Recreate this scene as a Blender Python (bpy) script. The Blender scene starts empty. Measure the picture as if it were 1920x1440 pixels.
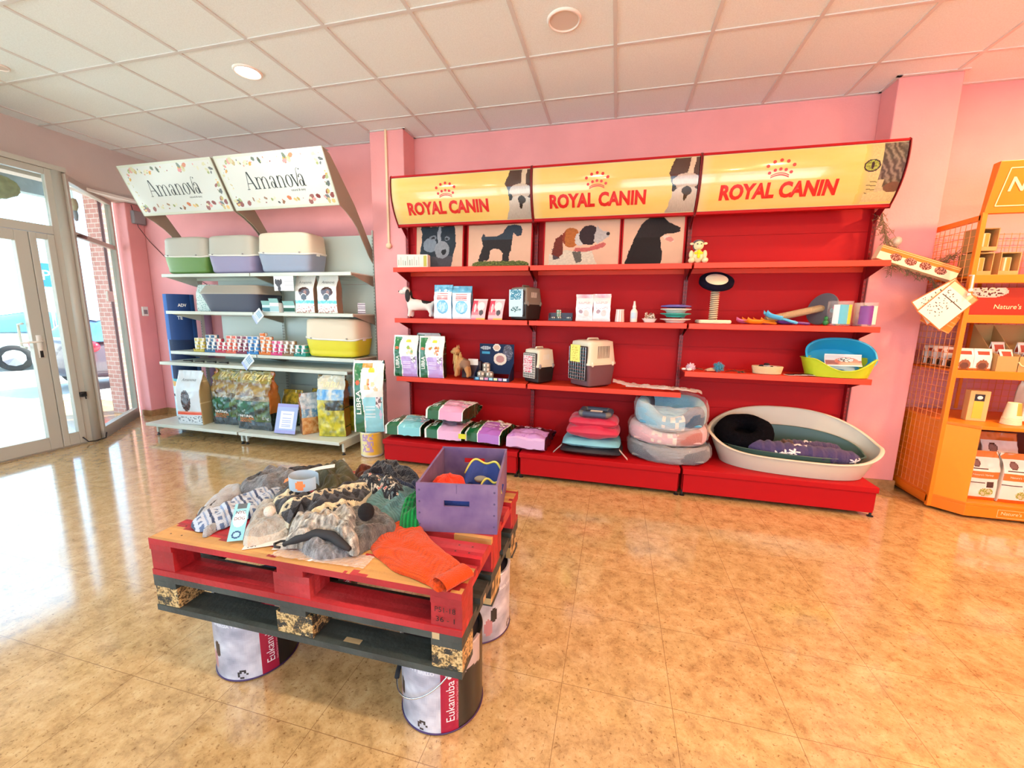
import bpy, bmesh, math, random
from mathutils import Vector, Matrix, noise
PI = math.pi
random.seed(7)
SC = bpy.context.scene
COL = SC.collection

# ---------------------------------------------------------------- camera, world, sun, exposure
cam_d = bpy.data.cameras.new('camera')
cam = bpy.data.objects.new('camera', cam_d)
COL.objects.link(cam)
cam_d.sensor_fit = 'HORIZONTAL'
cam_d.sensor_width = 36.0
cam_d.lens = 764.12 / 1920 * 36.0
cam_d.clip_start = 0.02
CAM_M = [(0.9692668, -0.0551997, 0.2397392, 0.1087467), (0.2455036, 0.1544149, -0.9570183, -3.7405136), (0.0158078, 0.9864629, 0.1632210, 1.3982048), (0.0000000, 0.0000000, 0.0000000, 1.0000000)]
cam.matrix_world = Matrix(CAM_M)
SC.camera = cam
SC.view_settings.view_transform = 'Standard'
SC.view_settings.look = 'None'
SC.view_settings.exposure = -0.3
SC.view_settings.gamma = 1.0
SC.view_settings.use_curve_mapping = False
w = bpy.data.worlds.new('daylight')
SC.world = w
w.use_nodes = True
bg = w.node_tree.nodes['Background']
bg.inputs[0].default_value = (0.50, 0.74, 1.0, 1)
bg.inputs[1].default_value = 6.0
sun_d = bpy.data.lights.new('sun', 'SUN')
sun_d.energy = 42.0
sun_d.angle = 0.01
sun_d.color = (1.0, 0.95, 0.86)
sun = bpy.data.objects.new('sun', sun_d)
COL.objects.link(sun)
sun.rotation_euler = Vector((-.35, -.55, -.85)).to_track_quat('-Z', 'Y').to_euler()

# ---------------------------------------------------------------- helpers
def lin(c):
    if isinstance(c, str):
        c = c.lstrip('#')
        c = [int(c[i:i+2], 16) / 255 for i in (0, 2, 4)]
    return tuple(((x / 12.92) if x <= 0.04045 else ((x + 0.055) / 1.055) ** 2.4) for x in c)

MATS = {}
def mat(key, color='#ffffff', rough=0.5, metal=0.0, spec=0.5, bump=0.0, bscale=80.0, mottle=0.0, mscale=8.0,
        coat=0.0, sheen=0.0, emit=0.0, vcol=False, color2=None, transp=0.0):
    if key in MATS: return MATS[key]
    m = bpy.data.materials.new(key)
    m.use_nodes = True
    nt = m.node_tree; N = nt.nodes; L = nt.links
    b = N['Principled BSDF']
    col = lin(color)
    b.inputs['Base Color'].default_value = (*col, 1)
    b.inputs['Roughness'].default_value = rough
    b.inputs['Metallic'].default_value = metal
    b.inputs['Specular IOR Level'].default_value = spec
    b.inputs['Coat Weight'].default_value = coat
    b.inputs['Sheen Weight'].default_value = sheen
    if emit:
        b.inputs['Emission Color'].default_value = (*col, 1)
        b.inputs['Emission Strength'].default_value = emit
    src = None
    if vcol:
        a = N.new('ShaderNodeVertexColor'); a.layer_name = 'Col'; src = a.outputs[0]
        L.new(src, b.inputs['Base Color'])
    if mottle or bump:
        tc = N.new('ShaderNodeTexCoord')
    if mottle:
        n = N.new('ShaderNodeTexNoise'); n.inputs['Scale'].default_value = mscale; n.inputs['Detail'].default_value = 6
        L.new(tc.outputs['Object'], n.inputs['Vector'])
        r = N.new('ShaderNodeValToRGB')
        c2 = lin(color2) if color2 else tuple(x * (1 - mottle) for x in col)
        r.color_ramp.elements[0].position = 0.35; r.color_ramp.elements[1].position = 0.65
        if src is None:
            r.color_ramp.elements[0].color = (*c2, 1); r.color_ramp.elements[1].color = (*col, 1)
            L.new(n.outputs['Fac'], r.inputs['Fac']); L.new(r.outputs['Color'], b.inputs['Base Color'])
        else:
            r.color_ramp.elements[0].color = (1 - mottle,) * 3 + (1,); r.color_ramp.elements[1].color = (1, 1, 1, 1)
            mx = N.new('ShaderNodeMix'); mx.data_type = 'RGBA'; mx.blend_type = 'MULTIPLY'; mx.inputs[0].default_value = 1
            L.new(n.outputs['Fac'], r.inputs['Fac']); L.new(src, mx.inputs[6]); L.new(r.outputs['Color'], mx.inputs[7])
            L.new(mx.outputs[2], b.inputs['Base Color'])
    if bump:
        n2 = N.new('ShaderNodeTexNoise'); n2.inputs['Scale'].default_value = bscale; n2.inputs['Detail'].default_value = 4
        L.new(tc.outputs['Object'], n2.inputs['Vector'])
        bp = N.new('ShaderNodeBump'); bp.inputs['Strength'].default_value = bump; bp.inputs['Distance'].default_value = 0.01
        L.new(n2.outputs['Fac'], bp.inputs['Height']); L.new(bp.outputs['Normal'], b.inputs['Normal'])
    if transp:
        t = N.new('ShaderNodeBsdfTransparent'); ms = N.new('ShaderNodeMixShader'); ms.inputs[0].default_value = transp
        out = N['Material Output']
        L.new(b.outputs[0], ms.inputs[1]); L.new(t.outputs[0], ms.inputs[2]); L.new(ms.outputs[0], out.inputs[0])
    MATS[key] = m
    return m

class MB:
    """collects geometry; build() links it as one mesh object"""
    def __init__(s): s.v = []; s.f = []; s.c = []; s.hascol = False
    def add(s, vs, fs, cols=None, xf=None):
        o = len(s.v)
        if xf is not None: vs = [xf @ Vector(p) for p in vs]
        s.v += [tuple(p) for p in vs]; s.f += [tuple(i + o for i in f) for f in fs]
        if cols is not None: s.hascol = True; s.c += list(cols)
        else: s.c += [None] * len(fs)
        return s
    def box(s, c, d, rz=0, rx=0, ry=0, col=None, taper=1.0):
        x, y, z = d[0] / 2, d[1] / 2, d[2] / 2
        t = taper
        vs = [(-x, -y, -z), (x, -y, -z), (x, y, -z), (-x, y, -z), (-x*t, -y*t, z), (x*t, -y*t, z), (x*t, y*t, z), (-x*t, y*t, z)]
        fs = [(0, 3, 2, 1), (4, 5, 6, 7), (0, 1, 5, 4), (1, 2, 6, 5), (2, 3, 7, 6), (3, 0, 4, 7)]
        M = Matrix.Translation(c) @ Matrix.Rotation(rz, 4, 'Z') @ Matrix.Rotation(ry, 4, 'Y') @ Matrix.Rotation(rx, 4, 'X')
        return s.add(vs, fs, [lin(col)] * 6 if col else None, M)
    def b2(s, x0, x1, y0, y1, z0, z1, col=None):
        return s.box(((x0+x1)/2, (y0+y1)/2, (z0+z1)/2), (abs(x1-x0), abs(y1-y0), abs(z1-z0)), col=col)
    def lathe(s, prof, seg=32, xf=None, cols=None, sx=1, sy=1, cap=True, a0=0, a1=2*PI):
        n = len(prof); full = abs(a1 - a0 - 2*PI) < 1e-6
        m = seg if full else seg + 1
        vs = []
        for i in range(m):
            a = a0 + (a1 - a0) * i / seg
            for r, z in prof: vs.append((r * math.cos(a) * sx, r * math.sin(a) * sy, z))
        fs = []; cc = []
        for i in range(seg):
            j = (i + 1) % m
            for k in range(n - 1):
                fs.append((i*n+k, j*n+k, j*n+k+1, i*n+k+1))
                if cols: cc.append(lin(cols((i + .5) / seg, (k + .5) / (n - 1), k)))
        if cap and full:
            if prof[0][0] > 1e-5: fs.append(tuple(i*n for i in range(m))[::-1]); cc.append(lin(cols(.5, 0, 0)) if cols else None)
            if prof[-1][0] > 1e-5: fs.append(tuple(i*n+n-1 for i in range(m))); cc.append(lin(cols(.5, 1, n-2)) if cols else None)
        return s.add(vs, fs, cc if cols else None, xf)
    def tube(s, path, r, seg=8, closed=False, col=None, caps=True):
        P = [Vector(p) for p in path]; n = len(P); vs = []; fs = []
        up = None
        for i, p in enumerate(P):
            if closed: t = (P[(i+1) % n] - P[i-1])
            else: t = (P[min(i+1, n-1)] - P[max(i-1, 0)])
            t = t.normalized() if t.length > 1e-9 else Vector((0, 0, 1))
            if up is None:
                up = Vector((0, 0, 1)) if abs(t.z) < .9 else Vector((1, 0, 0))
            a = t.cross(up)
            if a.length < 1e-6: a = t.orthogonal()
            a.normalize(); b = a.cross(t).normalized(); up = b
            rr = r[i] if isinstance(r, (list, tuple)) else r
            for k in range(seg):
                q = 2*PI*k/seg
                vs.append(p + a*math.cos(q)*rr + b*math.sin(q)*rr)
        for i in range(n if closed else n-1):
            j = (i+1) % n
            for k in range(seg):
                l = (k+1) % seg
                fs.append((i*seg+k, i*seg+l, j*seg+l, j*seg+k))
        if not closed and caps:
            fs.append(tuple(range(seg))[::-1]); fs.append(tuple((n-1)*seg+k for k in range(seg)))
        return s.add(vs, fs, [lin(col)] * len(fs) if col else None)
    def prism(s, poly, t0, t1, axis='Y', col=None):
        """poly = list of 2D points; extruded along axis from t0 to t1"""
        n = len(poly)
        def P(a, b, t):
            return {'Y': (a, t, b), 'X': (t, a, b), 'Z': (a, b, t)}[axis]
        vs = [P(a, b, t0) for a, b in poly] + [P(a, b, t1) for a, b in poly]
        fs = [tuple(range(n)), tuple(range(2*n-1, n-1, -1))] + [(i, (i+1) % n + 0, (i+1) % n + n, i+n)[::-1] for i in range(n)]
        return s.add(vs, fs, [lin(col)] * len(fs) if col else None)
    def grid(s, fn, nu, nv, colfn=None, cu=False, cv=False, xf=None):
        """fn(u,v)->xyz, colfn(u,v)->colour"""
        mu = nu if cu else nu + 1; mv = nv if cv else nv + 1
        vs = [fn(i / nu, j / nv) for j in range(mv) for i in range(mu)]
        fs = []; cc = []
        for j in range(nv):
            for i in range(nu):
                i2 = (i+1) % mu; j2 = (j+1) % mv
                fs.append((j*mu+i, j*mu+i2, j2*mu+i2, j2*mu+i))
                if colfn: cc.append(lin(colfn((i+.5)/nu, (j+.5)/nv)))
        return s.add(vs, fs, cc if colfn else None, xf)
    def ball(s, c, r, seg=16, rings=10, rot=None, col=None):
        if not isinstance(r, (tuple, list)): r = (r, r, r)
        prof = [(math.sin(PI*k/rings), -math.cos(PI*k/rings)) for k in range(rings+1)]
        M = Matrix.Translation(c) @ (rot if rot is not None else Matrix.Identity(4)) @ Matrix.Diagonal((*r, 1))
        n = rings + 1; vs = []
        for i in range(seg):
            a = 2*PI*i/seg
            for q, z in prof: vs.append((q*math.cos(a), q*math.sin(a), z))
        fs = [(i*n+k, ((i+1) % seg)*n+k, ((i+1) % seg)*n+k+1, i*n+k+1) for i in range(seg) for k in range(rings)]
        return s.add(vs, fs, [lin(col)] * len(fs) if col else None, M)
    def build(s, name, material, parent=None, loc=None, rot=None, smooth=False, bevel=0, sub=0, solid=0, label=None, segs=2, offs=-1):
        me = bpy.data.meshes.new(name)
        me.from_pydata(s.v, [], s.f)
        if s.hascol:
            ca = me.color_attributes.new('Col', 'FLOAT_COLOR', 'CORNER')
            li = 0; buf = []
            for poly, c in zip(me.polygons, s.c):
                cc = c if c is not None else (.8, .8, .8)
                buf += [cc[0], cc[1], cc[2], 1.0] * poly.loop_total
            ca.data.foreach_set('color', buf)
        me.validate(); me.update()
        if smooth:
            me.polygons.foreach_set('use_smooth', [True] * len(me.polygons))
        o = bpy.data.objects.new(name, me)
        if isinstance(material, str): material = MATS[material]
        me.materials.append(material)
        COL.objects.link(o)
        if parent is not None: o.parent = parent
        if loc is not None: o.location = loc
        if rot is not None: o.rotation_euler = rot
        if label: o['label'] = label
        if solid:
            m = o.modifiers.new('solid', 'SOLIDIFY'); m.thickness = solid; m.offset = offs
        if bevel:
            m = o.modifiers.new('bevel', 'BEVEL'); m.width = bevel; m.segments = segs; m.limit_method = 'ANGLE'; m.angle_limit = 0.6
        if sub:
            m = o.modifiers.new('sub', 'SUBSURF'); m.levels = sub; m.render_levels = sub
        return o

def thing(name, label, cat, loc=(0, 0, 0), rz=0, group=None):
    o = bpy.data.objects.new(name, None); COL.objects.link(o)
    o.empty_display_size = 0.1
    o.location = loc; o.rotation_euler = (0, 0, rz); o['label'] = label; o['category'] = cat
    if group: o['group'] = group
    return o
def tag(o, label, cat, group=None, kind=None):
    o['label'] = label; o['category'] = cat
    if group: o['group'] = group
    if kind: o['kind'] = kind
    return o
def struct(o):
    o['kind'] = 'structure'; return o
def kids(o): return [c for c in bpy.data.objects if c.parent == o]
def dup(root, loc, rz=0, label=None, group=None):
    r = root.copy(); COL.objects.link(r); r.location = loc; r.rotation_euler = (0, 0, rz)
    if label: r['label'] = label
    if group: r['group'] = group
    for ch in kids(root):
        c = ch.copy(); COL.objects.link(c); c.parent = r
        for g in kids(ch):
            d = g.copy(); COL.objects.link(d); d.parent = c
    return r

_tc = {}
def text2d(s, size=1.0, bold=0.0, sx=1.0, shear=0.0, spacing=1.0, res=3):
    """text as centred 2D triangles (verts, faces, width, height)"""
    k = (s, size, bold, sx, shear, spacing)
    if k in _tc: return _tc[k]
    cu = bpy.data.curves.new('lettering', 'FONT'); cu.body = s; cu.size = size; cu.offset = bold
    cu.resolution_u = res; cu.shear = shear; cu.space_character = spacing; cu.align_x = 'LEFT'
    ob = bpy.data.objects.new('lettering', cu)
    me = bpy.data.meshes.new_from_object(ob)
    vs = [(v.co.x * sx, v.co.y) for v in me.vertices]; fs = [tuple(p.vertices) for p in me.polygons]
    bpy.data.objects.remove(ob); bpy.data.curves.remove(cu); bpy.data.meshes.remove(me)
    if not vs: return [], [], 0, 0
    x0 = min(p[0] for p in vs); x1 = max(p[0] for p in vs); y0 = min(p[1] for p in vs); y1 = max(p[1] for p in vs)
    vs = [(a - (x0+x1)/2, b - (y0+y1)/2) for a, b in vs]
    _tc[k] = (vs, fs, x1-x0, y1-y0)
    return _tc[k]
def put_text(mb, s, fn, cx, cy, width=None, height=None, bold=0.0, shear=0.0, rot=0.0, sx=1.0, col=None, spacing=1.0, res=3):
    """letters laid on the surface fn(a,b)->xyz, a,b in metres; centred at cx,cy"""
    vs, fs, W, Hh = text2d(s, 1.0, bold, sx, shear, spacing, res)
    if not vs: return
    k = (width / W) if width else (height / Hh)
    ky = (height / Hh) if height else k
    c, si = math.cos(rot), math.sin(rot)
    P = []
    for a, b in vs:
        a *= k; b *= ky
        P.append(fn(cx + a*c - b*si, cy + a*si + b*c))
    mb.add(P, fs, [lin(col)] * len(fs) if col else None)

def fbm(x, y, z=0.0): return noise.fractal(Vector((x, y, z)), 1.0, 2.0, 4)
def mixc(a, b, t):
    t = max(0, min(1, t))
    def h(c): return [int(c.lstrip('#')[i:i+2], 16)/255 for i in (0, 2, 4)] if isinstance(c, str) else c
    a = h(a); b = h(b)
    return tuple(p + (q-p)*t for p, q in zip(a, b))
def inel(u, v, cx, cy, rx, ry, rot=0):
    du, dv = u-cx, v-cy
    if rot:
        c, s = math.cos(rot), math.sin(rot); du, dv = du*c + dv*s, -du*s + dv*c
    return (du/rx)**2 + (dv/ry)**2 < 1
def inpoly(u, v, P):
    r = False; n = len(P); j = n-1
    for i in range(n):
        xi, yi = P[i]; xj, yj = P[j]
        if (yi > v) != (yj > v) and u < (xj-xi)*(v-yi)/(yj-yi)+xi: r = not r
        j = i
    return r
mat('print', vcol=True, rough=0.35, spec=0.5)
mat('print_matt', vcol=True, rough=0.7, spec=0.3)
mat('print_foil', vcol=True, rough=0.22, spec=0.7, coat=0.4)
mat('fabric_print', vcol=True, rough=0.95, spec=0.1, bump=0.5, bscale=220, sheen=0.2)
mat('fluffy_print', vcol=True, rough=1.0, spec=0.05, bump=1.0, bscale=140, sheen=0.4)
# ---------------------------------------------------------------- room shell
H = 3.207
def floor_mat():
    m = bpy.data.materials.new('floor_tiles'); m.use_nodes = True
    nt = m.node_tree; N = nt.nodes; L = nt.links; b = N['Principled BSDF']
    tc = N.new('ShaderNodeTexCoord')
    mp = N.new('ShaderNodeMapping'); L.new(tc.outputs['Object'], mp.inputs['Vector'])
    # large cloudy variation, fine veins and specks of the stone-look tile
    n1 = N.new('ShaderNodeTexNoise'); n1.inputs['Scale'].default_value = 12; n1.inputs['Detail'].default_value = 14; n1.inputs['Roughness'].default_value = .78; n1.inputs['Distortion'].default_value = .25
    n2 = N.new('ShaderNodeTexNoise'); n2.inputs['Scale'].default_value = 75; n2.inputs['Detail'].default_value = 5; n2.inputs['Roughness'].default_value = .7; n2.inputs['Distortion'].default_value = .4
    for n in (n1, n2): L.new(mp.outputs[0], n.inputs['Vector'])
    r1 = N.new('ShaderNodeValToRGB'); e = r1.color_ramp.elements
    e[0].position = .30; e[0].color = (*lin('#8c6c44'), 1); e[1].position = .70; e[1].color = (*lin('#d8bd8e'), 1)
    x = e.new(.5); x.color = (*lin('#c2a16e'), 1)
    L.new(n1.outputs['Fac'], r1.inputs['Fac'])
    r2 = N.new('ShaderNodeValToRGB'); e = r2.color_ramp.elements
    e[0].position = .34; e[0].color = (.34, .22, .12, 1); e[1].position = .43; e[1].color = (1, 1, 1, 1)
    L.new(n2.outputs['Fac'], r2.inputs['Fac'])
    mx = N.new('ShaderNodeMix'); mx.data_type = 'RGBA'; mx.blend_type = 'MULTIPLY'; mx.inputs[0].default_value = .75
    L.new(r1.outputs[0], mx.inputs[6]); L.new(r2.outputs[0], mx.inputs[7])
    # joints: 0.4024 m pitch
    P = 0.4024
    sep = N.new('ShaderNodeSeparateXYZ'); L.new(mp.outputs[0], sep.inputs[0])
    def joint(out, off):
        a = N.new('ShaderNodeMath'); a.operation = 'SUBTRACT'; a.inputs[1].default_value = off; L.new(out, a.inputs[0])
        d = N.new('ShaderNodeMath'); d.operation = 'DIVIDE'; d.inputs[1].default_value = P; L.new(a.outputs[0], d.inputs[0])
        f = N.new('ShaderNodeMath'); f.operation = 'FRACT'; L.new(d.outputs[0], f.inputs[0])
        s = N.new('ShaderNodeMath'); s.operation = 'SUBTRACT'; s.inputs[1].default_value = .5; L.new(f.outputs[0], s.inputs[0])
        ab = N.new('ShaderNodeMath'); ab.operation = 'ABSOLUTE'; L.new(s.outputs[0], ab.inputs[0])
        g = N.new('ShaderNodeMath'); g.operation = 'GREATER_THAN'; g.inputs[1].default_value = .5 - .0011/P; L.new(ab.outputs[0], g.inputs[0])
        return g
    jx = joint(sep.outputs[0], JX); jy = joint(sep.outputs[1], JY)
    mm = N.new('ShaderNodeMath'); mm.operation = 'MAXIMUM'; L.new(jx.outputs[0], mm.inputs[0]); L.new(jy.outputs[0], mm.inputs[1])
    m2 = N.new('ShaderNodeMix'); m2.data_type = 'RGBA'; L.new(mm.outputs[0], m2.inputs[0])
    L.new(mx.outputs[2], m2.inputs[6]); m2.inputs[7].default_value = (*lin('#8c6c48'), 1)
    L.new(m2.outputs[2], b.inputs['Base Color'])
    rr = N.new('ShaderNodeMapRange'); rr.inputs[3].default_value = .08; rr.inputs[4].default_value = .19
    L.new(n1.outputs['Fac'], rr.inputs[0]); L.new(rr.outputs[0], b.inputs['Roughness'])
    b.inputs['Specular IOR Level'].default_value = .7; b.inputs['Coat Weight'].default_value = .8; b.inputs['Coat Roughness'].default_value = .09; b.inputs['Coat IOR'].default_value = 1.6
    bp = N.new('ShaderNodeBump'); bp.inputs['Strength'].default_value = .12; bp.inputs['Distance'].default_value = .004
    iv = N.new('ShaderNodeMath'); iv.operation = 'SUBTRACT'; iv.inputs[0].default_value = 1; L.new(mm.outputs[0], iv.inputs[1])
    ad = N.new('ShaderNodeMath'); ad.operation = 'MULTIPLY_ADD'; ad.inputs[1].default_value = .25; L.new(n2.outputs['Fac'], ad.inputs[0]); L.new(iv.outputs[0], ad.inputs[2])
    L.new(ad.outputs[0], bp.inputs['Height']); L.new(bp.outputs[0], b.inputs['Normal'])
    return m
JX, JY = -0.0187, -2.3603
def ceil_mat():
    m = bpy.data.materials.new('ceiling_tile'); m.use_nodes = True
    nt = m.node_tree; N = nt.nodes; L = nt.links; b = N['Principled BSDF']
    tc = N.new('ShaderNodeTexCoord')
    n = N.new('ShaderNodeTexNoise'); n.inputs['Scale'].default_value = 120; n.inputs['Detail'].default_value = 6; n.inputs['Roughness'].default_value = .8
    L.new(tc.outputs['Object'], n.inputs['Vector'])
    r = N.new('ShaderNodeValToRGB'); e = r.color_ramp.elements
    e[0].position = .3; e[0].color = (*lin('#dfe6e3'), 1); e[1].position = .6; e[1].color = (*lin('#eff7f5'), 1)
    L.new(n.outputs['Fac'], r.inputs['Fac']); L.new(r.outputs[0], b.inputs['Base Color'])
    b.inputs['Roughness'].default_value = .95; b.inputs['Specular IOR Level'].default_value = .1
    bp = N.new('ShaderNodeBump'); bp.inputs['Strength'].default_value = .25; bp.inputs['Distance'].default_value = .003
    L.new(n.outputs['Fac'], bp.inputs['Height']); L.new(bp.outputs[0], b.inputs['Normal'])
    return m
mat('pink_wall', '#f0a3a2', rough=.85, bump=.12, bscale=60, mottle=.07, mscale=3)
mat('mauve_wall', '#cfc2ba', rough=.85, bump=.1, bscale=60, mottle=.05, mscale=3)
mat('t_bar', '#d6d4cf', rough=.5)
mat('white_frame', '#b4b2a6', rough=.35, spec=.5)
mat('marble_base', '#b68a5c', rough=.3, mottle=.3, mscale=25)
mat('white_plastic', '#e9e6dc', rough=.4)
mat('black_plastic', '#17171a', rough=.4)
mat('dark_rubber', '#202024', rough=.7)
mat('chrome', '#c8c8c8', rough=.25, metal=1)

fl = MB().b2(-8.2, 4.7, -7.2, .8, -.1, 0).build('floor', floor_mat()); struct(fl)
ce = MB().b2(-5.75, 4.7, -7.2, .8, H, H+.1).build('ceiling', ceil_mat()); struct(ce)
g = MB()
for k in range(-9, 8):
    if -5.6 < k*.6 < 4.6: g.b2(k*.6-.012, k*.6+.012, -7.0, .45, H-.006, H+.001)
for k in range(-11, 1):
    g.b2(-5.6, 4.6, k*.6-.012, k*.6+.012, H-.0062, H+.001)
struct(g.build('trim_1', 'white_frame' if False else 't_bar'))
# perimeter angle of the ceiling grid
g = MB().b2(-5.6, -2.4, .425, .45, H-.007, H).b2(-2.03, 2.05, .425, .45, H-.007, H).b2(2.45, 4.6, .425, .45, H-.007, H)
g.b2(-2.42, -2.01, .2, .225, H-.007, H).b2(-2.03, -2.0, .2, .45, H-.007, H).b2(2.03, 2.06, .2, .45, H-.007, H).b2(2.03, 2.47, .2, .225, H-.007, H)
struct(g.build('trim_2', 't_bar'))
struct(MB().b2(-6.08, 4.7, .45, .6, 0, H).build('wall_back', 'pink_wall'))
struct(MB().b2(4.6, 4.75, -7.2, .45, 0, H).build('wall_right', 'pink_wall'))
struct(MB().b2(-5.75, 4.7, -7.2, -7.05, 2.72, H).b2(-5.75, -5.2, -7.2, -7.05, 0, 2.72).b2(4.2, 4.7, -7.2, -7.05, 0, 2.72).b2(-.6, .0, -7.2, -7.05, 0, 2.72).build('wall_front', 'pink_wall'))
struct(MB().b2(-2.403, -2.027, .215, .45, 0, H).build('wall_left_pillar', 'pink_wall', bevel=.008))
struct(MB().b2(2.055, 2.455, .23, .45, 0, H).build('wall_right_pillar', 'pink_wall', bevel=.008))
struct(MB().b2(-6.08, -5.87, .25, .45, 0, 2.72).build('wall_corner_pier', 'pink_wall', bevel=.01))
# wall above the shop front, its white edge strip and the soffit behind it
struct(MB().b2(-5.75, -5.6, -7.2, .45, 2.70, H).build('wall_left', 'mauve_wall'))
struct(MB().b2(-5.62, -5.585, -.42, .45, 2.685, 2.715).build('trim_3', 'white_plastic', bevel=.004))
struct(MB().prism([(-5.6, -.5), (-5.6, .45), (-6.12, .45), (-6.12, .1), (-5.75, -.5)], 2.72, 2.8, 'Z').build('trim_4', 'mauve_wall'))
struct(MB().b2(-5.75, -5.27, -7.2, -.63, 2.735, 2.78).build('trim_5', 'white_frame'))
# baseboards
def bb(n, x0, x1, y0, y1):
    struct(MB().b2(x0, x1, y0, y1, 0, .072).b2(x0, x1, y0, y1, .072, .08).build(n, 'marble_base', bevel=.002))
bb('baseboard_back', -5.87, -2.403, .438, .45)
bb('baseboard_left', -5.87, -5.858, .25, .438)
bb('baseboard_left_pier', -6.03, -5.86, .238, .25)
bb('baseboard_right_pillar', 2.045, 2.465, .218, .23)
bb('baseboard_right_pillar_side', 2.455, 2.467, .23, .45)
bb('baseboard_left_pillar', -2.413, -2.017, .203, .215)
bb('baseboard_right', 2.467, 4.6, .438, .45)

# ---------------------------------------------------------------- shop front: door, transom, slanted side window, further panes
def glass_mat():
    m = bpy.data.materials.new('window_glass'); m.use_nodes = True
    nt = m.node_tree; N = nt.nodes; L = nt.links
    N.remove(N['Principled BSDF'])
    t = N.new('ShaderNodeBsdfTransparent'); t.inputs[0].default_value = (.94, .98, .97, 1)
    gl = N.new('ShaderNodeBsdfGlossy'); gl.inputs['Roughness'].default_value = .02
    lw = N.new('ShaderNodeLayerWeight'); lw.inputs[0].default_value = .5
    pw = N.new('ShaderNodeMath'); pw.operation = 'POWER'; pw.inputs[1].default_value = 5; L.new(lw.outputs['Facing'], pw.inputs[0])
    fr = N.new('ShaderNodeMath'); fr.operation = 'MULTIPLY_ADD'; fr.inputs[1].default_value = .6; fr.inputs[2].default_value = .03; L.new(pw.outputs[0], fr.inputs[0])
    mx = N.new('ShaderNodeMixShader'); L.new(fr.outputs[0], mx.inputs[0]); L.new(t.outputs[0], mx.inputs[1]); L.new(gl.outputs[0], mx.inputs[2])
    L.new(mx.outputs[0], N['Material Output'].inputs[0])
    MATS['glass'] = m
glass_mat()
DX = -5.29
def frame_rect(mb, y0, y1, z0, z1, wd, x=DX, d=.05, bottom=None, top=None):
    b = bottom if bottom is not None else wd; t = top if top is not None else wd
    mb.b2(x-d, x, y0, y0+wd, z0, z1).b2(x-d, x, y1-wd, y1, z0, z1)
    mb.b2(x-d, x-.001, y0+wd, y1-wd, z0, z0+b).b2(x-d, x-.001, y0+wd, y1-wd, z1-t, z1)
def pane(name, y0, y1, z0, z1, parent, x=DX-.025):
    return MB().b2(x-.003, x+.003, y0, y1, z0, z1).build(name, 'glass', parent)
# fixed frame around the door with the transom above
d1 = thing('door_1', 'white framed glass shop door with a lever handle and narrow side leaf', 'door'); d1['kind'] = 'structure'
fm = MB()
frame_rect(fm, -2.45, -.735, 0.0, 2.735, .055, bottom=.012, top=.06)
fm.b2(DX-.05, DX+.005, -2.395, -.79, 2.12, 2.2)
fm.build('door_frame', 'white_frame', d1, bevel=.004)
pane('transom_pane', -2.395, -.79, 2.2, 2.675, d1)
lf = MB(); frame_rect(lf, -1.98, -.985, .015, 2.115, .095, x=DX+.012, d=.055, bottom=.125)
leaf = lf.build('door_leaf', 'white_frame', d1, bevel=.004)
pane('door_pane', -1.885, -1.08, .14, 2.02, leaf)
hd = MB().b2(DX+.012, DX+.02, -1.055, -1.015, .93, 1.15).tube([(DX+.02, -1.035, 1.09), (DX+.06, -1.035, 1.09), (DX+.065, -1.05, 1.09), (DX+.06, -1.19, 1.083)], .009)
hd.build('door_handle', 'white_plastic', leaf, smooth=True)
MB().b2(DX+.012, DX+.022, -1.045, -1.022, .935, 1.0).build('lock_plate', 'black_plastic', leaf)
MB().tube([(DX-.045, -1.10, 1.26), (DX-.11, -1.10, 1.25), (DX-.115, -1.1, 1.16), (DX-.11, -1.10, 1.04), (DX-.045, -1.10, 1.03)], .011).build('pull_handle', 'white_plastic', leaf, smooth=True)
lf = MB(); frame_rect(lf, -.98, -.795, .015, 2.115, .052, x=DX+.012, d=.055, bottom=.125)
leaf2 = lf.build('side_leaf', 'white_frame', d1, bevel=.004)
pane('side_pane', -.928, -.847, .14, 2.06, leaf2)
MB().b2(DX+.012, DX+.04, -.80, -.75, .50, .55).b2(DX+.02, DX+.03, -.76, -.75, .47, .5).build('door_catch', 'black_plastic', leaf2, bevel=.003)
# round corner post
po = MB().lathe([(.045, 0), (.045, 2.735)], 24).build('trim_6', 'white_frame', None, (DX-.02, -.70, 0), smooth=True); struct(po)
dk = MB().tube([(DX+.02, -.83, .075), (DX+.045, -.80, .02), (DX+.06, -.74, .014), (DX+.05, -.65, .02), (DX+.02, -.62, .07)], .006).build('door_stop', 'black_plastic')
tag(dk, 'curved metal door stop bar on the floor at the foot of the white corner post', 'door stop')
# slanted side window
A = Vector((-5.30, -.655)); B = Vector((-6.06, .20)); T = (B-A).normalized(); LN = (B-A).length
Mw = Matrix(((T.x, -T.y, 0, A.x), (T.y, T.x, 0, A.y), (0, 0, 1, 0), (0, 0, 0, 1)))
w1 = thing('window_1', 'slanted white framed shop window beside the door', 'window'); w1['kind'] = 'structure'
fm = MB()
def wb(mb, s0, s1, z0, z1, t0=-.03, t1=.03):
    a, b = (s0+s1)/2, (t0+t1)/2
    vs = [(s, t, z) for z in (z0, z1) for s, t in ((s0, t0), (s1, t0), (s1, t1), (s0, t1))]
    mb.add(vs, [(0, 3, 2, 1), (4, 5, 6, 7), (0, 1, 5, 4), (1, 2, 6, 5), (2, 3, 7, 6), (3, 0, 4, 7)], None, Mw)
wb(fm, 0, .05, 0, 2.73); wb(fm, LN-.055, LN, 0, 2.73); wb(fm, .05, LN-.055, 0, .125); wb(fm, .05, LN-.055, 2.67, 2.73)
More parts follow.
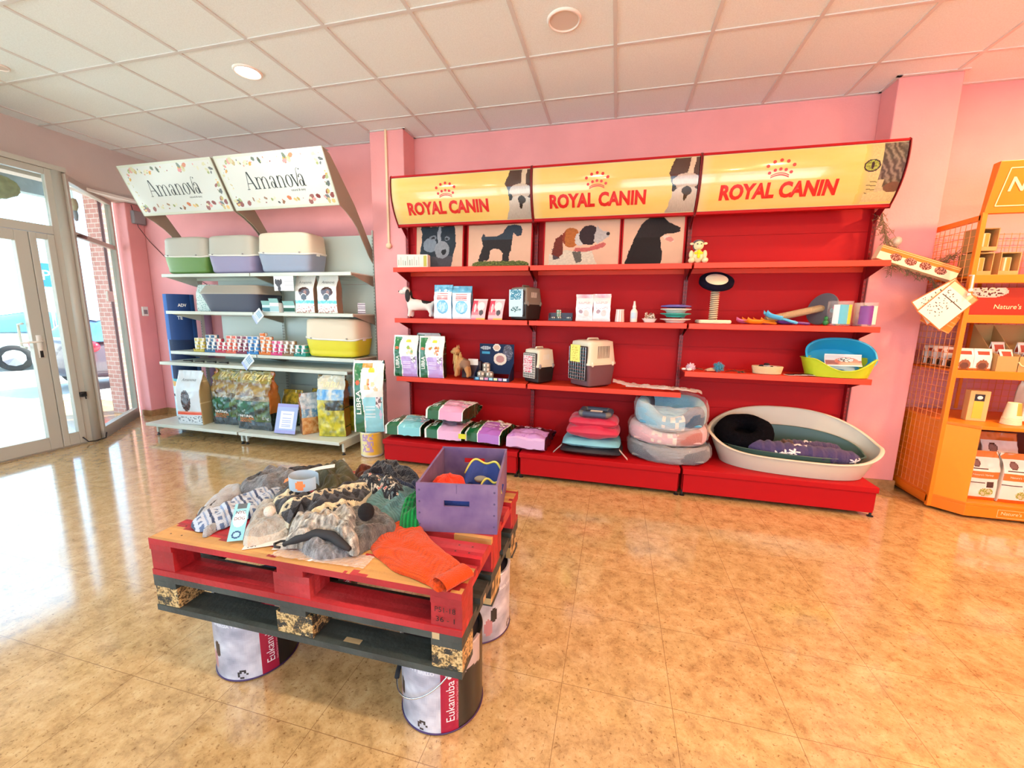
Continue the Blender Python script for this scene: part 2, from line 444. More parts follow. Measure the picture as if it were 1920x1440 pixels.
wb(fm, .05, LN-.055, 2.14, 2.19, -.02, .02); wb(fm, .0, LN, .0, .085, -.03, .045) ; wb(fm, 0, LN, .085, .1, -.03, .038)
fm.build('window_frame', 'white_frame', w1, bevel=.004)
gp = MB(); wb(gp, .05, LN-.055, .125, 2.14, -.003, .003); gp.build('lower_pane', 'glass', w1)
gp = MB(); wb(gp, .05, LN-.055, 2.19, 2.67, -.003, .003); gp.build('upper_pane', 'glass', w1)
bm = MB().tube([Mw @ Vector((.03, -.05, 2.145)), Mw @ Vector((.06, -.055, 2.147)), Mw @ Vector((.16, -.055, 2.147)), Mw @ Vector((.2, -.045, 2.15))], [.012, .02, .02, .012]).build('door_closer', mat('dark_brown', '#4a2c28', rough=.4), smooth=True)
tag(bm, 'small dark brown cylinder fixed on the mullion of the slanted side window', 'fixture')
# remaining shop front towards the camera's left, unseen; glazing added to lift the daylight
w2 = thing('window_2_added', 'white framed shop window assumed out of view on the near side of the glass door', 'window'); w2['kind'] = 'structure'
fm = MB()
for a, b in ((-4.4, -2.46), (-6.4, -4.42)): frame_rect(fm, a, b, 0, 2.735, .06, bottom=.12)
fm.build('window_frame', 'white_frame', w2)
pane('near_pane', -4.34, -2.52, .12, 2.675, w2); pane('far_pane', -6.34, -4.48, .12, 2.675, w2)
struct(MB().b2(-5.75, -5.29, -7.2, -6.4, 0, 2.735).build('wall_left_front', 'pink_wall'))

w3 = thing('window_3_added', 'unseen white framed shop windows added behind the camera for daylight', 'window'); w3['kind'] = 'structure'  # unseen glazed front, added to brighten the room with neutral daylight
for a, b in ((-5.2, -2.9), (-2.9, -.6), (0, 2.1), (2.1, 4.2)):
    MB().b2(a, a+.05, -7.16, -7.1, 0, 2.72).b2(b-.05, b, -7.16, -7.1, 0, 2.72).b2(a+.05, b-.05, -7.16, -7.1, 0, .15).b2(a+.05, b-.05, -7.16, -7.1, 2.66, 2.72).build('window_frame', 'white_frame', w3)
    MB().b2(a+.05, b-.05, -7.133, -7.127, .15, 2.66).build('pane', 'glass', w3)
# ---------------------------------------------------------------- lamps of the ceiling
mat('lamp_glow', '#fff3d8', emit=14.0)
mat('lamp_rim', '#efe6dc', rough=.4)
mat('lamp_off', '#d9cbbf', rough=.5)
def downlight(x, y, label, lit=True, r=.095, power=60, col=(1, .80, .56), group=None):
    t = thing('ceiling_lamp' if lit else 'ceiling_speaker', label, 'lamp' if lit else 'speaker', (x, y, H), group=group)
    MB().lathe([(r*.86, -.001), (r*.9, -.012), (r, -.012), (r*1.06, -.002), (r*1.06, 0)], 40, cap=False).build('rim', 'lamp_rim', t, smooth=True)
    MB().lathe([(0.0001, -.006), (r*.88, -.006)], 40, cap=False).build('diffuser', 'lamp_glow' if lit else 'lamp_off', t)
    if lit:
        l = bpy.data.lights.new('lamp_light', 'AREA'); l.shape = 'DISK'; l.size = r*1.8; l.energy = power; l.color = col
        o = bpy.data.objects.new('lamp_light', l); COL.objects.link(o); o.parent = t; o.location = (0, 0, -.02)
    return t
downlight(-2.718, -.898, 'round recessed ceiling lamp glowing warm above the white shelving', power=22, col=(1, .97, .92))
downlight(-.305, -.913, 'round unlit speaker plate recessed in the ceiling above the red shelving', lit=False, r=.1)
downlight(-4.53, -1.37, 'small unlit ceiling fitting at the left edge of the picture', lit=False, r=.055)
for i, (x, y) in enumerate([(-2.7, -3.3), (-.3, -3.3), (2.1, -3.3), (3.3, -.9), (-.3, -5.7), (2.1, -5.7), (3.9, -3.3), (-2.7, -5.7)]):
    downlight(x, y, 'round recessed ceiling lamp in the part of the ceiling over the customer area', power=((110 if y > -1 else 76) if x > 1 else 24), col=((1, .60, .30) if x > 1 else (1, .90, .76)), group='ceiling lamps over the customer area')

# ---------------------------------------------------------------- red shelving, three bays
mat('red_metal', '#ae0a12', rough=.55, spec=.2)
mat('red_metal_lip', '#dd3f22', rough=.4, spec=.4)
mat('red_deep', '#7e0a12', rough=.45)
mat('metal_print', vcol=True, rough=.4)
mat('canopy_print', vcol=True, rough=.12, spec=.6, coat=.6)
mat('logo_red', '#d01f1c', rough=.3)
BAYS = [(-1.985, -.655), (-.655, .675), (.675, 2.005)]
CB, CT, CC = (-.01, 2.245), (-.13, 2.645), (-.165, 2.42)   # canopy profile: bottom, top, bulge
def cprof(t):
    a = (1-t)**2; b = 2*t*(1-t); c = t*t
    return (a*CB[0]+b*CC[0]+c*CT[0], a*CB[1]+b*CC[1]+c*CT[1])
def shade(c, k):
    c = c if not isinstance(c, str) else mixc(c, c, 0)
    return tuple(max(0, min(1, x*k)) for x in c)
def dogface(x, y, n):
    """shih tzu half face, x,y in metres from the lower left of its patch (0.30 wide, 0.36 high); None = background"""
    w = fbm(x*30, y*18, n)*.008
    x += w
    edge = .055 + .05*math.sin(y*9) - (y-.18)*.05
    if y > .30: edge += (y-.30)*.9
    if x < edge: return None
    st = .95 + .06*fbm(x*220, y*30, 3)
    nose = inel(x, y, .215, .165, .036, .034) or inel(x, y, .205, .13, .016, .04)
    if nose: return shade('#2a2322', st)
    if inel(x, y, .11, .19, .026, .028): return shade('#1c1312', 1)
    if inel(x, y, .20, .07, .15, .13): return shade('#d8cdbd', st*(.8+.2*(y/.2)))
    if inel(x, y, .205, .235, .10, .06): return shade('#c8b49e', st)
    if .205 < x - (y-.25)*.12 < .245 and y > .2: return shade('#d9bd9e', st)
    if y > .17: return shade('#4a2f26', st)
    if x < .10: return shade('#e5cfa8', st)
    return shade('#a08c7a', st)
def catface(x, y, n):
    w = fbm(x*30, y*25, n)*.008
    e = .02 if y > .2 else .02 + (.2-y)*.1
    if y < .08: e = .03
    if x + w < e: return None
    st = .95 + .08*fbm(x*100, y*80, 5)
    if x + w < e + .045 and not inel(x, y, .075, .265, .05, .042): return mixc('#dfbd62', '#c2b274', (x+w-e)/.045)
    if inel(x, y, .075, .265, .05, .042):
        if inel(x, y, .078, .268, .009, .026): return (.06, .07, .04)
        if inel(x, y, .075, .265, .041, .034): return shade('#9aa83e', .9+.3*fbm(x*90, y*90))
        return (.13, .12, .1)
    if inel(x, y, .235, .115, .055, .035): return shade('#6b4a3c', st)
    if y < .02: return None
    if inel(x, y, .19, .035, .17, .055): return shade('#d3c58c', st)
    if x > .13:
        s = math.sin((x*1.2 + y*.6)*120 + 3*fbm(x*20, y*20))
        return shade(mixc('#3f3a30', '#857a68', .5+.5*s), st) if y > .12+.05*(x < .17) else shade('#c2b68a', st)
    if abs(math.sin(y*120+x*15)) > .96 and y < .16: return (.3, .28, .2)
    return shade('#cbbd7e', st)
def crown(mb, fn, cx, cy, s):
    def disc(a, b, r):
        n = 14; vs = [fn(a, b)] + [fn(a+r*math.cos(2*PI*i/n), b+r*math.sin(2*PI*i/n)) for i in range(n)]
        mb.add(vs, [(0, i+1, (i+1) % n+1) for i in range(n)])
    for k, (dx, dy) in enumerate(((-.48, .18), (-.25, .33), (0, .38), (.25, .33), (.48, .18))): disc(cx+dx*s, cy+(dy+.12)*s, .068*s)
    for dx, dy in ((-.4, 0), (-.2, .1), (0, .135), (.2, .1), (.4, 0)): disc(cx+dx*s, cy+(dy+.03)*s, .062*s)
    for r0, r1 in ((.0, .045), (.075, .11)):
        n = 14; vs = []; fs = []
        for i in range(n+1):
            a = -.34 + .68*i/n; yy = -.02 + .1*(1-(a/.34)**2)
            vs += [fn(cx+a*s, cy+(yy-.16+r0)*s), fn(cx+a*s, cy+(yy-.16+r1)*s)]
        fs = [(2*i, 2*i+2, 2*i+3, 2*i+1) for i in range(n)]
        mb.add(vs, fs)
def slots(mb, x, y, z0, z1, dx):
    z = z0
    while z < z1:
        mb.b2(x-dx-.0028, x-dx+.0028, y-.0006, y+.001, z, z+.018); mb.b2(x+dx-.0028, x+dx+.0028, y-.0006, y+.001, z, z+.018)
        z += .033
def up_col(mb, x0, x1, y0, y1, z0, z1, col, scol, cx, za, zb):
    mb.b2(x0, x1, y0, y1, z0, z1, col=col)
    z = za
    while z < zb:
        for dx in (-.0028, .0028): mb.b2(cx+dx-.0014, cx+dx+.0014, y0-.0007, y0+.001, z, z+.018, col=scol)
        z += .033
def shelf_mb(x0, x1, z, y0, y1, th=.042, g=.008):
    m = MB()
    m.b2(x0+g, x1-g, y0, y1, z-.012, z)                        # deck
    m.b2(x0+g, x1-g, y0-.002, y0+.012, z-th, z+.001)           # front lip
    m.b2(x0+g, x1-g, y1-.012, y1, z-th-.01, z-.01)
    return m
def brackets(x0, x1, z, y0, y1, mt, par, g=.012, t=.003):
    for x in (x0+g, x1-g):
        m = MB(); m.prism([(y0+.012, z-.004), (y1, z-.004), (y1, z-.12), (y1-.05, z-.11), (y0+.05, z-.032), (y0+.012, z-.03)], x-t/2, x+t/2, 'X')
        m.build('bracket', mt, par)
SH = {0: [(1.84, -.14), (1.365, -.14), (.792, -.14)], 1: [(1.84, -.14), (1.365, -.14), (.79, -.14)], 2: [(1.842, -.14), (1.365, -.14), (.972, -.14)]}
YB = .2
names = ['left bay of the red metal shelving, beside the pillar with the white conduit',
         'middle bay of the red metal shelving between the other two bays',
         'right bay of the red metal shelving under the sign with a cat face']
for bi, (x0, x1) in enumerate(BAYS):
    t = thing('shelving_bay', names[bi], 'shelving', (0, 0, 0), group='bays of red shelving')
    m = MB(); z = .22
    for z1 in (.62, .85, 1.16, 1.48, 1.80, 2.10, 2.30):
        m.b2(x0+.016, x1-.016, YB, YB+.015, z+.0015, z1-.0015); z = z1
    m.b2(x0+.016, x1-.016, YB+.006, YB+.02, .2, 2.3)
    m.build('back_panel', 'red_metal', t)
    for xx in (x0+.0085, x1-.0085):
        m = MB(); up_col(m, xx-.0075, xx+.0075, YB-.045, YB+.02, .05, 2.32, '#930d15', '#2a0406', xx, .3, 2.25)
        m.build('upright', 'metal_print', t)
    # base
    m = MB(); m.b2(x0+.009, x1-.009, -.43, YB, .205, .232); m.b2(x0+.009, x1-.009, -.432, -.41, .19, .2325)
    m.build('base_deck', 'red_metal', t, bevel=.004)
    m = MB().b2(x0+.02, x1-.02, -.418, -.40, .035, .187); m.b2(x0+.012, x0+.016, -.41, YB, .05, .2); m.b2(x1-.016, x1-.012, -.41, YB, .05, .2)
    m.build('plinth', 'red_metal', t, bevel=.003)
    for xx in (x0+.022, x1-.022):
        for yy in (-.395, .15): MB().lathe([(.02, 0), (.02, .006), (.008, .01), (.008, .05)], 12).build('foot', 'black_plastic', t, (xx, yy, 0))
    for z, y0 in SH[bi]:
        xx0 = x0 if bi else x0-.0
        s = shelf_mb(xx0, x1, z, y0, YB).build('shelf', 'red_metal_lip', t, bevel=.0025)
        brackets(xx0, x1, z, y0, YB-.002, 'red_deep', s)
    # canopy
    nu, nv = 300, 90
    Lx = x1-x0-.024
    def fn(u, v):
        y, z = cprof(.025+.95*v); return (x0+.012+Lx*u, y, z)
    def cf(u, v):
        if v < .012 or v > .988: return (.8, .75, .6)
        X = u*Lx; Y = v*.41
        if bi < 2: c = dogface(X-(Lx-.29), Y, bi)
        else: c = catface(X-(Lx-.27), Y, 1)
        if c: return c
        b = mixc('#dfbd62', '#e6cb7e', .5+.5*fbm(X*2, Y*9, bi))
        return mixc(b, '#e0cf9a', max(0, 1-X/.08)*.8)
    cp = MB().grid(fn, nu, nv, cf).build('sign_canopy', 'canopy_print', t, smooth=True)
    def on(a, b):
        v = b/.41; y, z = cprof(.025+.95*v)
        y2, z2 = cprof(.035+.95*v); ty, tz = y2-y, z2-z; l = math.hypot(ty, tz)
        return (x0+.012+a, y-tz/l*.004, z+ty/l*.004)
    lt = MB()
    cx = .535
    put_text(lt, 'ROYAL CANIN', on, cx, .135, width=.785, height=.115, bold=.045, sx=1)
    lt.build('lettering', 'logo_red', cp)
    cm = MB(); crown(cm, on, cx, .25, .178); cm.build('crown_emblem', 'logo_red', cp)
    m = MB()
    for tt, w_ in ((0, .016), (1, .012)):
        y, z = cprof(tt); m.b2(x0+.009, x1-.009, y-.006, y+.008, z-w_/2-.004, z+w_/2)
    y, z = cprof(0); m.b2(x0+.009, x1-.009, y, .03, z-.012, z-.008)
    y, z = cprof(1); m.b2(x0+.009, x1-.009, y, .02, z-.004, z)
    m.b2(x0+.009, x1-.009, .0, .01, CB[1], CT[1])
    m.build('canopy_frame', 'red_metal', cp)
    for xx in (x0+.005, x1-.005):
        m = MB(); P = [cprof(i/14) for i in range(15)]
        out = [(a-.012, b) for a, b in P]
        out = [(CB[0]-.002, CB[1]-.022)] + out + [(CT[0]+.01, CT[1]+.016)]
        inn = [(CT[0]+.06, CT[1]), (.03, 2.45), (.06, 2.27), (.05, 2.235)]
        m.prism(out+inn, xx-.003, xx+.003, 'X')
        m.build('end_plate', 'red_deep', cp)
        MB().prism([(.05, 2.28), (.2, 2.22), (.2, 2.16), (.17, 2.14), (.04, 2.24)], xx-.002, xx+.002, 'X').build('canopy_bracket', 'red_deep', cp)

# ---------------------------------------------------------------- white shelving, two bays
mat('white_metal', '#ccd3c6', rough=.3, spec=.5)
mat('beige_metal', '#9b907c', rough=.4)
mat('grey_slot', '#6b7068', rough=.8)
mat('ama_print', vcol=True, rough=.25, spec=.5)
WB = [(-4.93, -3.695), (-3.695, -2.46)]
YW = .33
def blobs(seed):
    rr = random.Random(seed); B = []
    C = ['#c7714a', '#d69a3c', '#3f4f3a', '#7b2f2a', '#b8a25a', '#d98a86', '#43494a', '#c9c69a', '#8d9a5a', '#e0b26a', '#8b5a3a', '#d7d3b0']
    W, Hh = 1.18, .44
    for i in range(120):
        side = rr.choice('ttbblr')
        r = rr.choice([.006, .008, .014, .02, .026])
        if side == 't': x, y = rr.uniform(.1, W-.03), Hh-rr.uniform(.02, .075)
        elif side == 'b': x, y = rr.uniform(.03, W-.03), rr.uniform(.02, .08)
        elif side == 'l': x, y = rr.uniform(.02, .10), rr.uniform(.03, Hh-.03)
        else: x, y = W-rr.uniform(.02, .10), rr.uniform(.03, Hh-.03)
        B.append((x, y, r, r*rr.uniform(.45, 1), rr.uniform(0, PI), mixc(rr.choice(C), '#d2d5cd', rr.uniform(0, .3))))
    return B
def glyphs_amanova(mb, fn, cx, cy, width):
    """high-contrast serif letters A m a n o v a drawn from bars and crescents"""
    G = MB()
    def bar(x0, y0, x1, y1, w_):
        dx, dy = x1-x0, y1-y0; l = math.hypot(dx, dy) or 1
        n = 4; vs = []
        nx = w_/2
        vs = [(x0-nx, y0), (x0+nx, y0), (x1+nx, y1), (x1-nx, y1)]
        if abs(dy) < 1e-6: vs = [(x0, y0-nx), (x1, y0-nx), (x1, y0+nx), (x0, y0+nx)]
        G.add([(a, b, 0) for a, b in vs], [(0, 1, 2, 3)])
    def ring(x, y, rx, ry, th, tn, a0=0, a1=2*PI, n=20):
        vs = []
        for i in range(n+1):
            a = a0 + (a1-a0)*i/n; c, s = math.cos(a), math.sin(a)
            w_ = tn + (th-tn)*abs(c)
            vs += [(x+rx*c, y+ry*s, 0), (x+(rx-w_)*c, y+(ry-w_*.6)*s, 0)]
        G.add(vs, [(2*i, 2*i+2, 2*i+3, 2*i+1) for i in range(n)])
    ser = lambda x, y, w_=.12: bar(x-w_, y, x+w_, y, .035)
    x = 0
    bar(x+.02, 0, x+.33, 1, .045); bar(x+.72, 0, x+.36, 1, .13); bar(x+.14, .34, x+.56, .34, .035); ser(x+.03, .015); ser(x+.72, .015, .15)
    x = 1.0
    bar(x, 0, x, .66, .1); ser(x, .015); bar(x-.12, .655, x, .655, .03)
    for o in (0, .42): ring(x+.21+o, .40, .24, .27, .1, .035, 0, PI*.9); bar(x+.40+o, 0, x+.40+o, .42, .1); ser(x+.40+o, .015)
    def ga(x):
        ring(x+.17, .46, .20, .21, .1, .04, 0, PI*.95); bar(x+.32, .02, x+.32, .48, .1); bar(x+.32, .02, x+.46, .02, .04)
        ring(x+.13, .18, .18, .19, .1, .035)
    ga(2.12)
    x = 2.78
    bar(x, 0, x, .66, .1); ser(x, .015); ring(x+.21, .40, .24, .27, .1, .035, 0, PI*.9); bar(x+.40, 0, x+.40, .42, .1); ser(x+.40, .015)
    ring(3.66, .33, .27, .345, .12, .035)
    x = 4.02
    bar(x+.23, 0, x-.02, .66, .12); bar(x+.23, 0, x+.44, .72, .06); ser(x, .655, .11)
    ring(x+.56, .70, .15, .3, .04, .035, PI*.35, PI*1.05)
    ga(4.5); 
    n = 12; G.add([(4.72, .93, 0)] + [(4.72+.045*math.cos(2*PI*i/n), .93+.045*math.sin(2*PI*i/n), 0) for i in range(n)], [(0, i+1, (i+1) % n+1) for i in range(n)])
    k = width/4.95
    mb.add([fn(cx+(a-2.47)*k, cy+(b-.4)*k*1.15) for a, b, _ in G.v], G.f)
wn = ['left bay of the white metal shelving next to the shop window', 'right bay of the white metal shelving next to the pink pillar']
for bi, (x0, x1) in enumerate(WB):
    t = thing('shelving_bay', wn[bi], 'shelving', (0, 0, 0), group='bays of white shelving')
    m = MB(); z = .13
    px0 = x0+.016 if bi else x0+.30
    for z1 in (.55, .95, 1.35, 1.72, 2.24):
        m.b2(px0, x1-.016, YW, YW+.015, z+.0015, z1-.0015); z = z1
    m.build('back_panel', 'white_metal', t)
    for xx in (x0+.009, x1-.009):
        m = MB(); up_col(m, xx-.0075, xx+.0075, YW-.03, YW+.03, .05, 2.28, '#c4c8ba', '#4a4c46', xx, .25, 2.2)
        m.build('upright', 'metal_print', t)
    yb = -.42
    m = MB(); m.b2(x0-.05 if not bi else x0+.01, x1-.01 if not bi else x1+.0, yb, YW, .125, .15); m.b2(x0-.05 if not bi else x0+.01, x1-.01 if not bi else x1, yb-.002, yb+.012, .118, .151)
    m.build('base_deck', 'white_metal', t, bevel=.003)
    for xx in ((x0+.012, x1-.03) if not bi else (x0+.03, x1-.014)):
        m = MB(); m.prism([(-.34, .06), (-.34, .13), (YW, .13), (YW, .04), (-.1, .06)], xx-.004, xx+.004, 'X')
        m.b2(xx-.012, xx+.012, -.35, -.33, .03, .12)
        m.build('base_bracket', 'white_metal', t)
        for yy in (-.34, .3): MB().lathe([(.018, 0), (.018, .005), (.007, .012), (.007, .04)], 12).build('foot', 'black_plastic', t, (xx, yy, 0))
    for z, y0, xe in ((1.81, -.1, 0), (1.40, -.1, 0), (.94, -.1, 0), (.828, -.235, 0)):
        s = shelf_mb(x0, x1, z, y0, YW-.02, th=.034, g=.006).build('shelf', 'white_metal', t, bevel=.0025)
        brackets(x0, x1, z, y0, YW-.02, 'white_metal' if not bi else 'beige_metal', s)
    # canopy sign
    T0, T1 = (-.21, 2.41), (-.42, 2.845)
    def fn(u, v, d=0): return (x0+.02+(x1-x0-.04)*u, T0[0]+(T1[0]-T0[0])*v, T0[1]+(T1[1]-T0[1])*v)
    BL = blobs(11)
    Wd = x1-x0-.04; Hd = math.hypot(T1[0]-T0[0], T1[1]-T0[1])
    def cf(u, v):
        X, Y = u*Wd, v*Hd
        if X < .02 or X > Wd-.02 or Y < .022 or Y > Hd-.022: return '#ced2bf'
        X -= .012; Y = (Y-.02)
        for x, y, r1, r2, a, c in BL:
            if abs(X-x) < .03 and abs(Y-y) < .03 and inel(X, Y, x, y, r1, r2, a): return c
        return '#d2d5cd'
    cp = MB().grid(fn, 230, 90, cf).build('sign_canopy', 'ama_print', t)
    ny, nz = -(T1[1]-T0[1])/Hd, (T1[0]-T0[0])/Hd
    def on(a, b):
        p = fn(a/Wd, b/Hd); return (p[0], p[1]+ny*.001, p[2]+nz*.001)
    lt = MB(); glyphs_amanova(lt, on, Wd*.49, Hd*.50, .66)
    put_text(lt, 'natural & tasty', on, Wd*.68, Hd*.31, width=.16)
    lt.build('lettering', mat('logo_dark', '#2e3432', rough=.4), cp)
    m = MB().b2(x0+.02, x1-.02, T1[0]+.004, T1[0]+.1, T1[1]-.004, T1[1])
    m.prism([(T0[0]+.004, T0[1]), (T1[0]+.004, T1[1]), (T1[0]+.014, T1[1]), (T0[0]+.014, T0[1])], x0+.02, x1-.02, 'X')
    m.build('canopy_frame', 'white_metal', cp)
    for xx in (x0+.015, x1-.015):
        m = MB(); m.prism([(T0[0], T0[1]), (T1[0], T1[1]), (T1[0]+.10, T1[1]-.03), (.02, 2.46), (YW+.01, 2.02), (YW+.01, 1.9), (.22, 2.02), (.05, 2.25), (-.02, 2.31), (-.12, 2.37)], xx-.004, xx+.004, 'X')
        m.build('end_plate', 'beige_metal', cp)
# ---------------------------------------------------------------- street outside
mat('pavement', '#d6d8d6', rough=.9, mottle=.1, mscale=4)
mat('road', '#b2b4b4', rough=.9, mottle=.1, mscale=2)
mat('grey_mat', '#6f8288', rough=.9, bump=.5, bscale=90)
struct(MB().b2(-60, -8.8, -30, 40, -.2, -.12).build('floor_street', 'road'))
struct(MB().b2(-8.8, -5.75, -30, 40, -.15, -.012).b2(-5.75, 20, -30, -7.2, -.15, -.012).build('floor_pavement', 'pavement'))
tag(MB().b2(-6.6, -5.45, -2.2, -.75, -.012, -.001).build('entrance_mat', 'grey_mat'), 'ribbed grey entrance mat on the ground outside the glass door', 'mat')
def brick_mat():
    m = bpy.data.materials.new('brick'); m.use_nodes = True
    nt = m.node_tree; N = nt.nodes; L = nt.links; b = N['Principled BSDF']
    tc = N.new('ShaderNodeTexCoord'); sp = N.new('ShaderNodeSeparateXYZ'); L.new(tc.outputs['Object'], sp.inputs[0])
    ad = N.new('ShaderNodeMath'); L.new(sp.outputs[0], ad.inputs[0]); L.new(sp.outputs[1], ad.inputs[1])
    cb = N.new('ShaderNodeCombineXYZ'); L.new(ad.outputs[0], cb.inputs[0]); L.new(sp.outputs[2], cb.inputs[1])
    br = N.new('ShaderNodeTexBrick'); br.inputs['Scale'].default_value = 4.2
    br.inputs['Color1'].default_value = (*lin('#b98478'), 1); br.inputs['Color2'].default_value = (*lin('#c99488'), 1); br.inputs['Mortar'].default_value = (*lin('#d9cdc2'), 1)
    br.inputs['Mortar Size'].default_value = .02
    L.new(cb.outputs[0], br.inputs['Vector']); L.new(br.outputs[0], b.inputs['Base Color']); b.inputs['Roughness'].default_value = .9
    MATS['brick'] = m
brick_mat()
tag(MB().b2(-6.62, -6.36, .28, .50, -.05, 3.4).build('brick_pier', 'brick'), 'red brick pier outside the slanted side window', 'pier')
tag(MB().tube([(-6.33, .27, -.02), (-6.33, .27, 3.3)], .018).build('downpipe', 'black_plastic'), 'thin dark downpipe running up beside the brick pier', 'pipe')
mat('awning_brown', '#7d4f44', rough=.8)
struct(MB().b2(-7.4, -5.8, -8, .6, 3.15, 3.3).build('ceiling_canopy', 'mauve_wall'))
tag(MB().b2(-7.38, -7.25, -8, .55, 2.86, 3.149).build('fascia', mat('fascia_grey', '#6d7a78', rough=.6, mottle=.2)), 'long grey fascia board hanging outside above the shop front', 'fascia')
# cars
mat('car_glass', '#3d6f96', rough=.08, spec=.8)
mat('tyre', '#1b1b1d', rough=.8)
mat('car_dark', '#4c3e46', rough=.25, spec=.6, coat=.5)
mat('car_white', '#cfdcda', rough=.25, spec=.6, coat=.5)
mat('tail_red', '#d81e30', rough=.2, emit=.4)
def car(x, y, rz, paint, label, scale=1.0):
    t = thing('parked_car', label, 'car', (x, y, -.12), rz)
    L_, W_ = 4.1, 1.75
    # body: stations along the length (s: 0 rear .. 1 front), ring of points across
    prof = [(0, .35, .95, .82), (.02, .28, 1.0, .9), (.1, .24, 1.05, .97), (.2, .24, 1.02, 1), (.5, .22, .98, 1), (.75, .22, .95, .98), (.93, .24, .82, .92), (1, .32, .68, .75)]
    def body(u, v):
        k = v*(len(prof)-1); i = min(int(k), len(prof)-2); f = k-i
        s, zb, zt, ww = [prof[i][j]+(prof[i+1][j]-prof[i][j])*f for j in range(4)]
        a = 2*PI*u; c, q = math.cos(a), math.sin(a)
        e = .45
        cx = math.copysign(abs(c)**e, c); cz = math.copysign(abs(q)**e, q)
        return (cx*W_/2*ww*(1-.06*max(0, cz)), s*L_, (zb+zt)/2+(zt-zb)/2*cz)
    m = MB().grid(body, 28, 28, cu=True)
    n = len(m.v); m.f.append(tuple(range(28))[::-1]); m.c.append(None); m.f.append(tuple(n-28+i for i in range(28))); m.c.append(None)
    bd = m.build('car_body', paint, t, smooth=True)
    cp = [(.03, 1.0, .80), (.1, 1.32, .72), (.25, 1.46, .66), (.45, 1.47, .66), (.6, 1.3, .72), (.72, .97, .82)]
    def cab(u, v):
        k = v*(len(cp)-1); i = min(int(k), len(cp)-2); f = k-i
        s, zt, ww = [cp[i][j]+(cp[i+1][j]-cp[i][j])*f for j in range(3)]
        x = (u-.5)*2
        e = (1-abs(x)**5)
        return (x*W_/2*(ww+(.92-ww)*(1-e)), s*L_, .95+(zt-.95)*e**.5 if e > 0 else .95)
    MB().grid(cab, 24, 24).build('cabin_glass', 'car_glass', t, smooth=True)
    rf = MB().grid(lambda u, v: (lambda p: (p[0]*.98, p[1], p[2]+.012))(cab(.17+.66*u, .2+.45*v)), 12, 12).build('roof', paint, t, smooth=True)
    for sx in (-1, 1):
        for yy in (.75, 3.3):
            wh = MB().lathe([(.2, -.1), (.3, -.1), (.32, -.06), (.32, .06), (.3, .1), (.2, .1)], 24, Matrix.Translation((sx*.80, yy, .32)) @ Matrix.Rotation(PI/2, 4, 'Y'), cap=False).build('wheel', 'tyre', t, smooth=True)
            MB().lathe([(.001, .02), (.2, .06), (.21, -.06), (.001, -.06)], 10, Matrix.Translation((sx*.82, yy, .32)) @ Matrix.Rotation(PI/2*sx, 4, 'Y'), cap=False).build('hubcap', 'chrome', wh)
        MB().ball((sx*.72, .1, .86), (.17, .1, .1)).build('tail_lamp', 'tail_red', t, smooth=True)
        MB().ball((sx*.62, 3.98, .62), (.16, .1, .08)).build('head_lamp', 'white_plastic', t, smooth=True)
    return t
car(-9.8, 1.45, 0, 'car_dark', 'dark parked car with a red tail lamp seen through the slanted window')
car(-15.3, 2.7, -.5, 'car_white', 'pale parked car seen through the narrow side leaf of the door')
# opposite side of the street
mat('house_white', '#ece9e2', rough=.9)
mat('house_brown', '#6d5b56', rough=.8)
mat('window_dark', '#2d3338', rough=.2)
b = thing('opposite_house', 'white house across the street with dark windows and brown door', 'house', (-24, 2, -.12))
MB().b2(-3, 0, -16, 5.8, 0, 5.5).build('house_wall', 'house_white', b)
for yy, zz, hh in ((2.2, 3.2, 1.9), (-2, 3.2, 1.9), (-7, 3.2, 1.9), (-12, 3.2, 1.9), (-7, .8, 1.6)):
    f = MB().b2(.0, .05, yy-.8, yy+.8, zz, zz+hh).build('window', 'window_dark', b)
    MB().b2(.05, .08, yy-.8, yy+.8, zz+hh/2-.04, zz+hh/2+.04).b2(.05, .08, yy-.04, yy+.04, zz, zz+hh).build('glazing_bar', 'house_white', f)
MB().b2(.0, .06, 3.3, 5.2, 0, 2.7).build('door', 'house_brown', b)
w_ = thing('garden_wall', 'pale louvred fence standing across the street', 'fence', (-20, 5, -.12))
MB().b2(-.08, 0, -.8, 2.6, 0, 2.1).build('fence_panel', 'house_white', w_)
m = MB()
for k in range(24): m.b2(0, .03, -.8, 2.6, .1+k*.085, .14+k*.085)
m.build('louvre', mat('louvre_grey', '#b5b0a6', rough=.8), w_)
tr = thing('street_tree', 'round green tree beyond the brick pier across the street', 'tree', (-24.5, 13, -.12))
m = MB(); rr = random.Random(3)
for k in range(900):
    a, q = rr.uniform(0, 2*PI), rr.uniform(-1, 1); r = 1.7*rr.uniform(.7, 1)
    c = Vector((r*math.cos(a)*math.sqrt(1-q*q), r*math.sin(a)*math.sqrt(1-q*q), 3.1+r*q*.8)); s = .16
    v1 = Vector((rr.uniform(-1, 1), rr.uniform(-1, 1), rr.uniform(-1, 1))).normalized()*s; v2 = v1.orthogonal().normalized()*s*.5
    m.add([c-v1, c+v2, c+v1, c-v2], [(0, 1, 2, 3)])
m.build('foliage', mat('leaf_green', '#7fae3a', rough=.7), tr)
MB().tube([(0, 0, 0), (0, 0, 2.6)], .13).build('trunk', 'house_brown', tr)
sg = thing('street_sign', 'blue sign panel on a post beyond the narrow side leaf', 'sign', (-12, 2.66, -.12))
MB().b2(-.01, .01, -.17, .17, 2.0, 2.5).build('sign_panel', mat('sign_blue', '#1d63a8', rough=.4), sg)
MB().tube([(-.02, 0, 0), (-.02, 0, 2.5)], .03).build('post', 'chrome', sg)
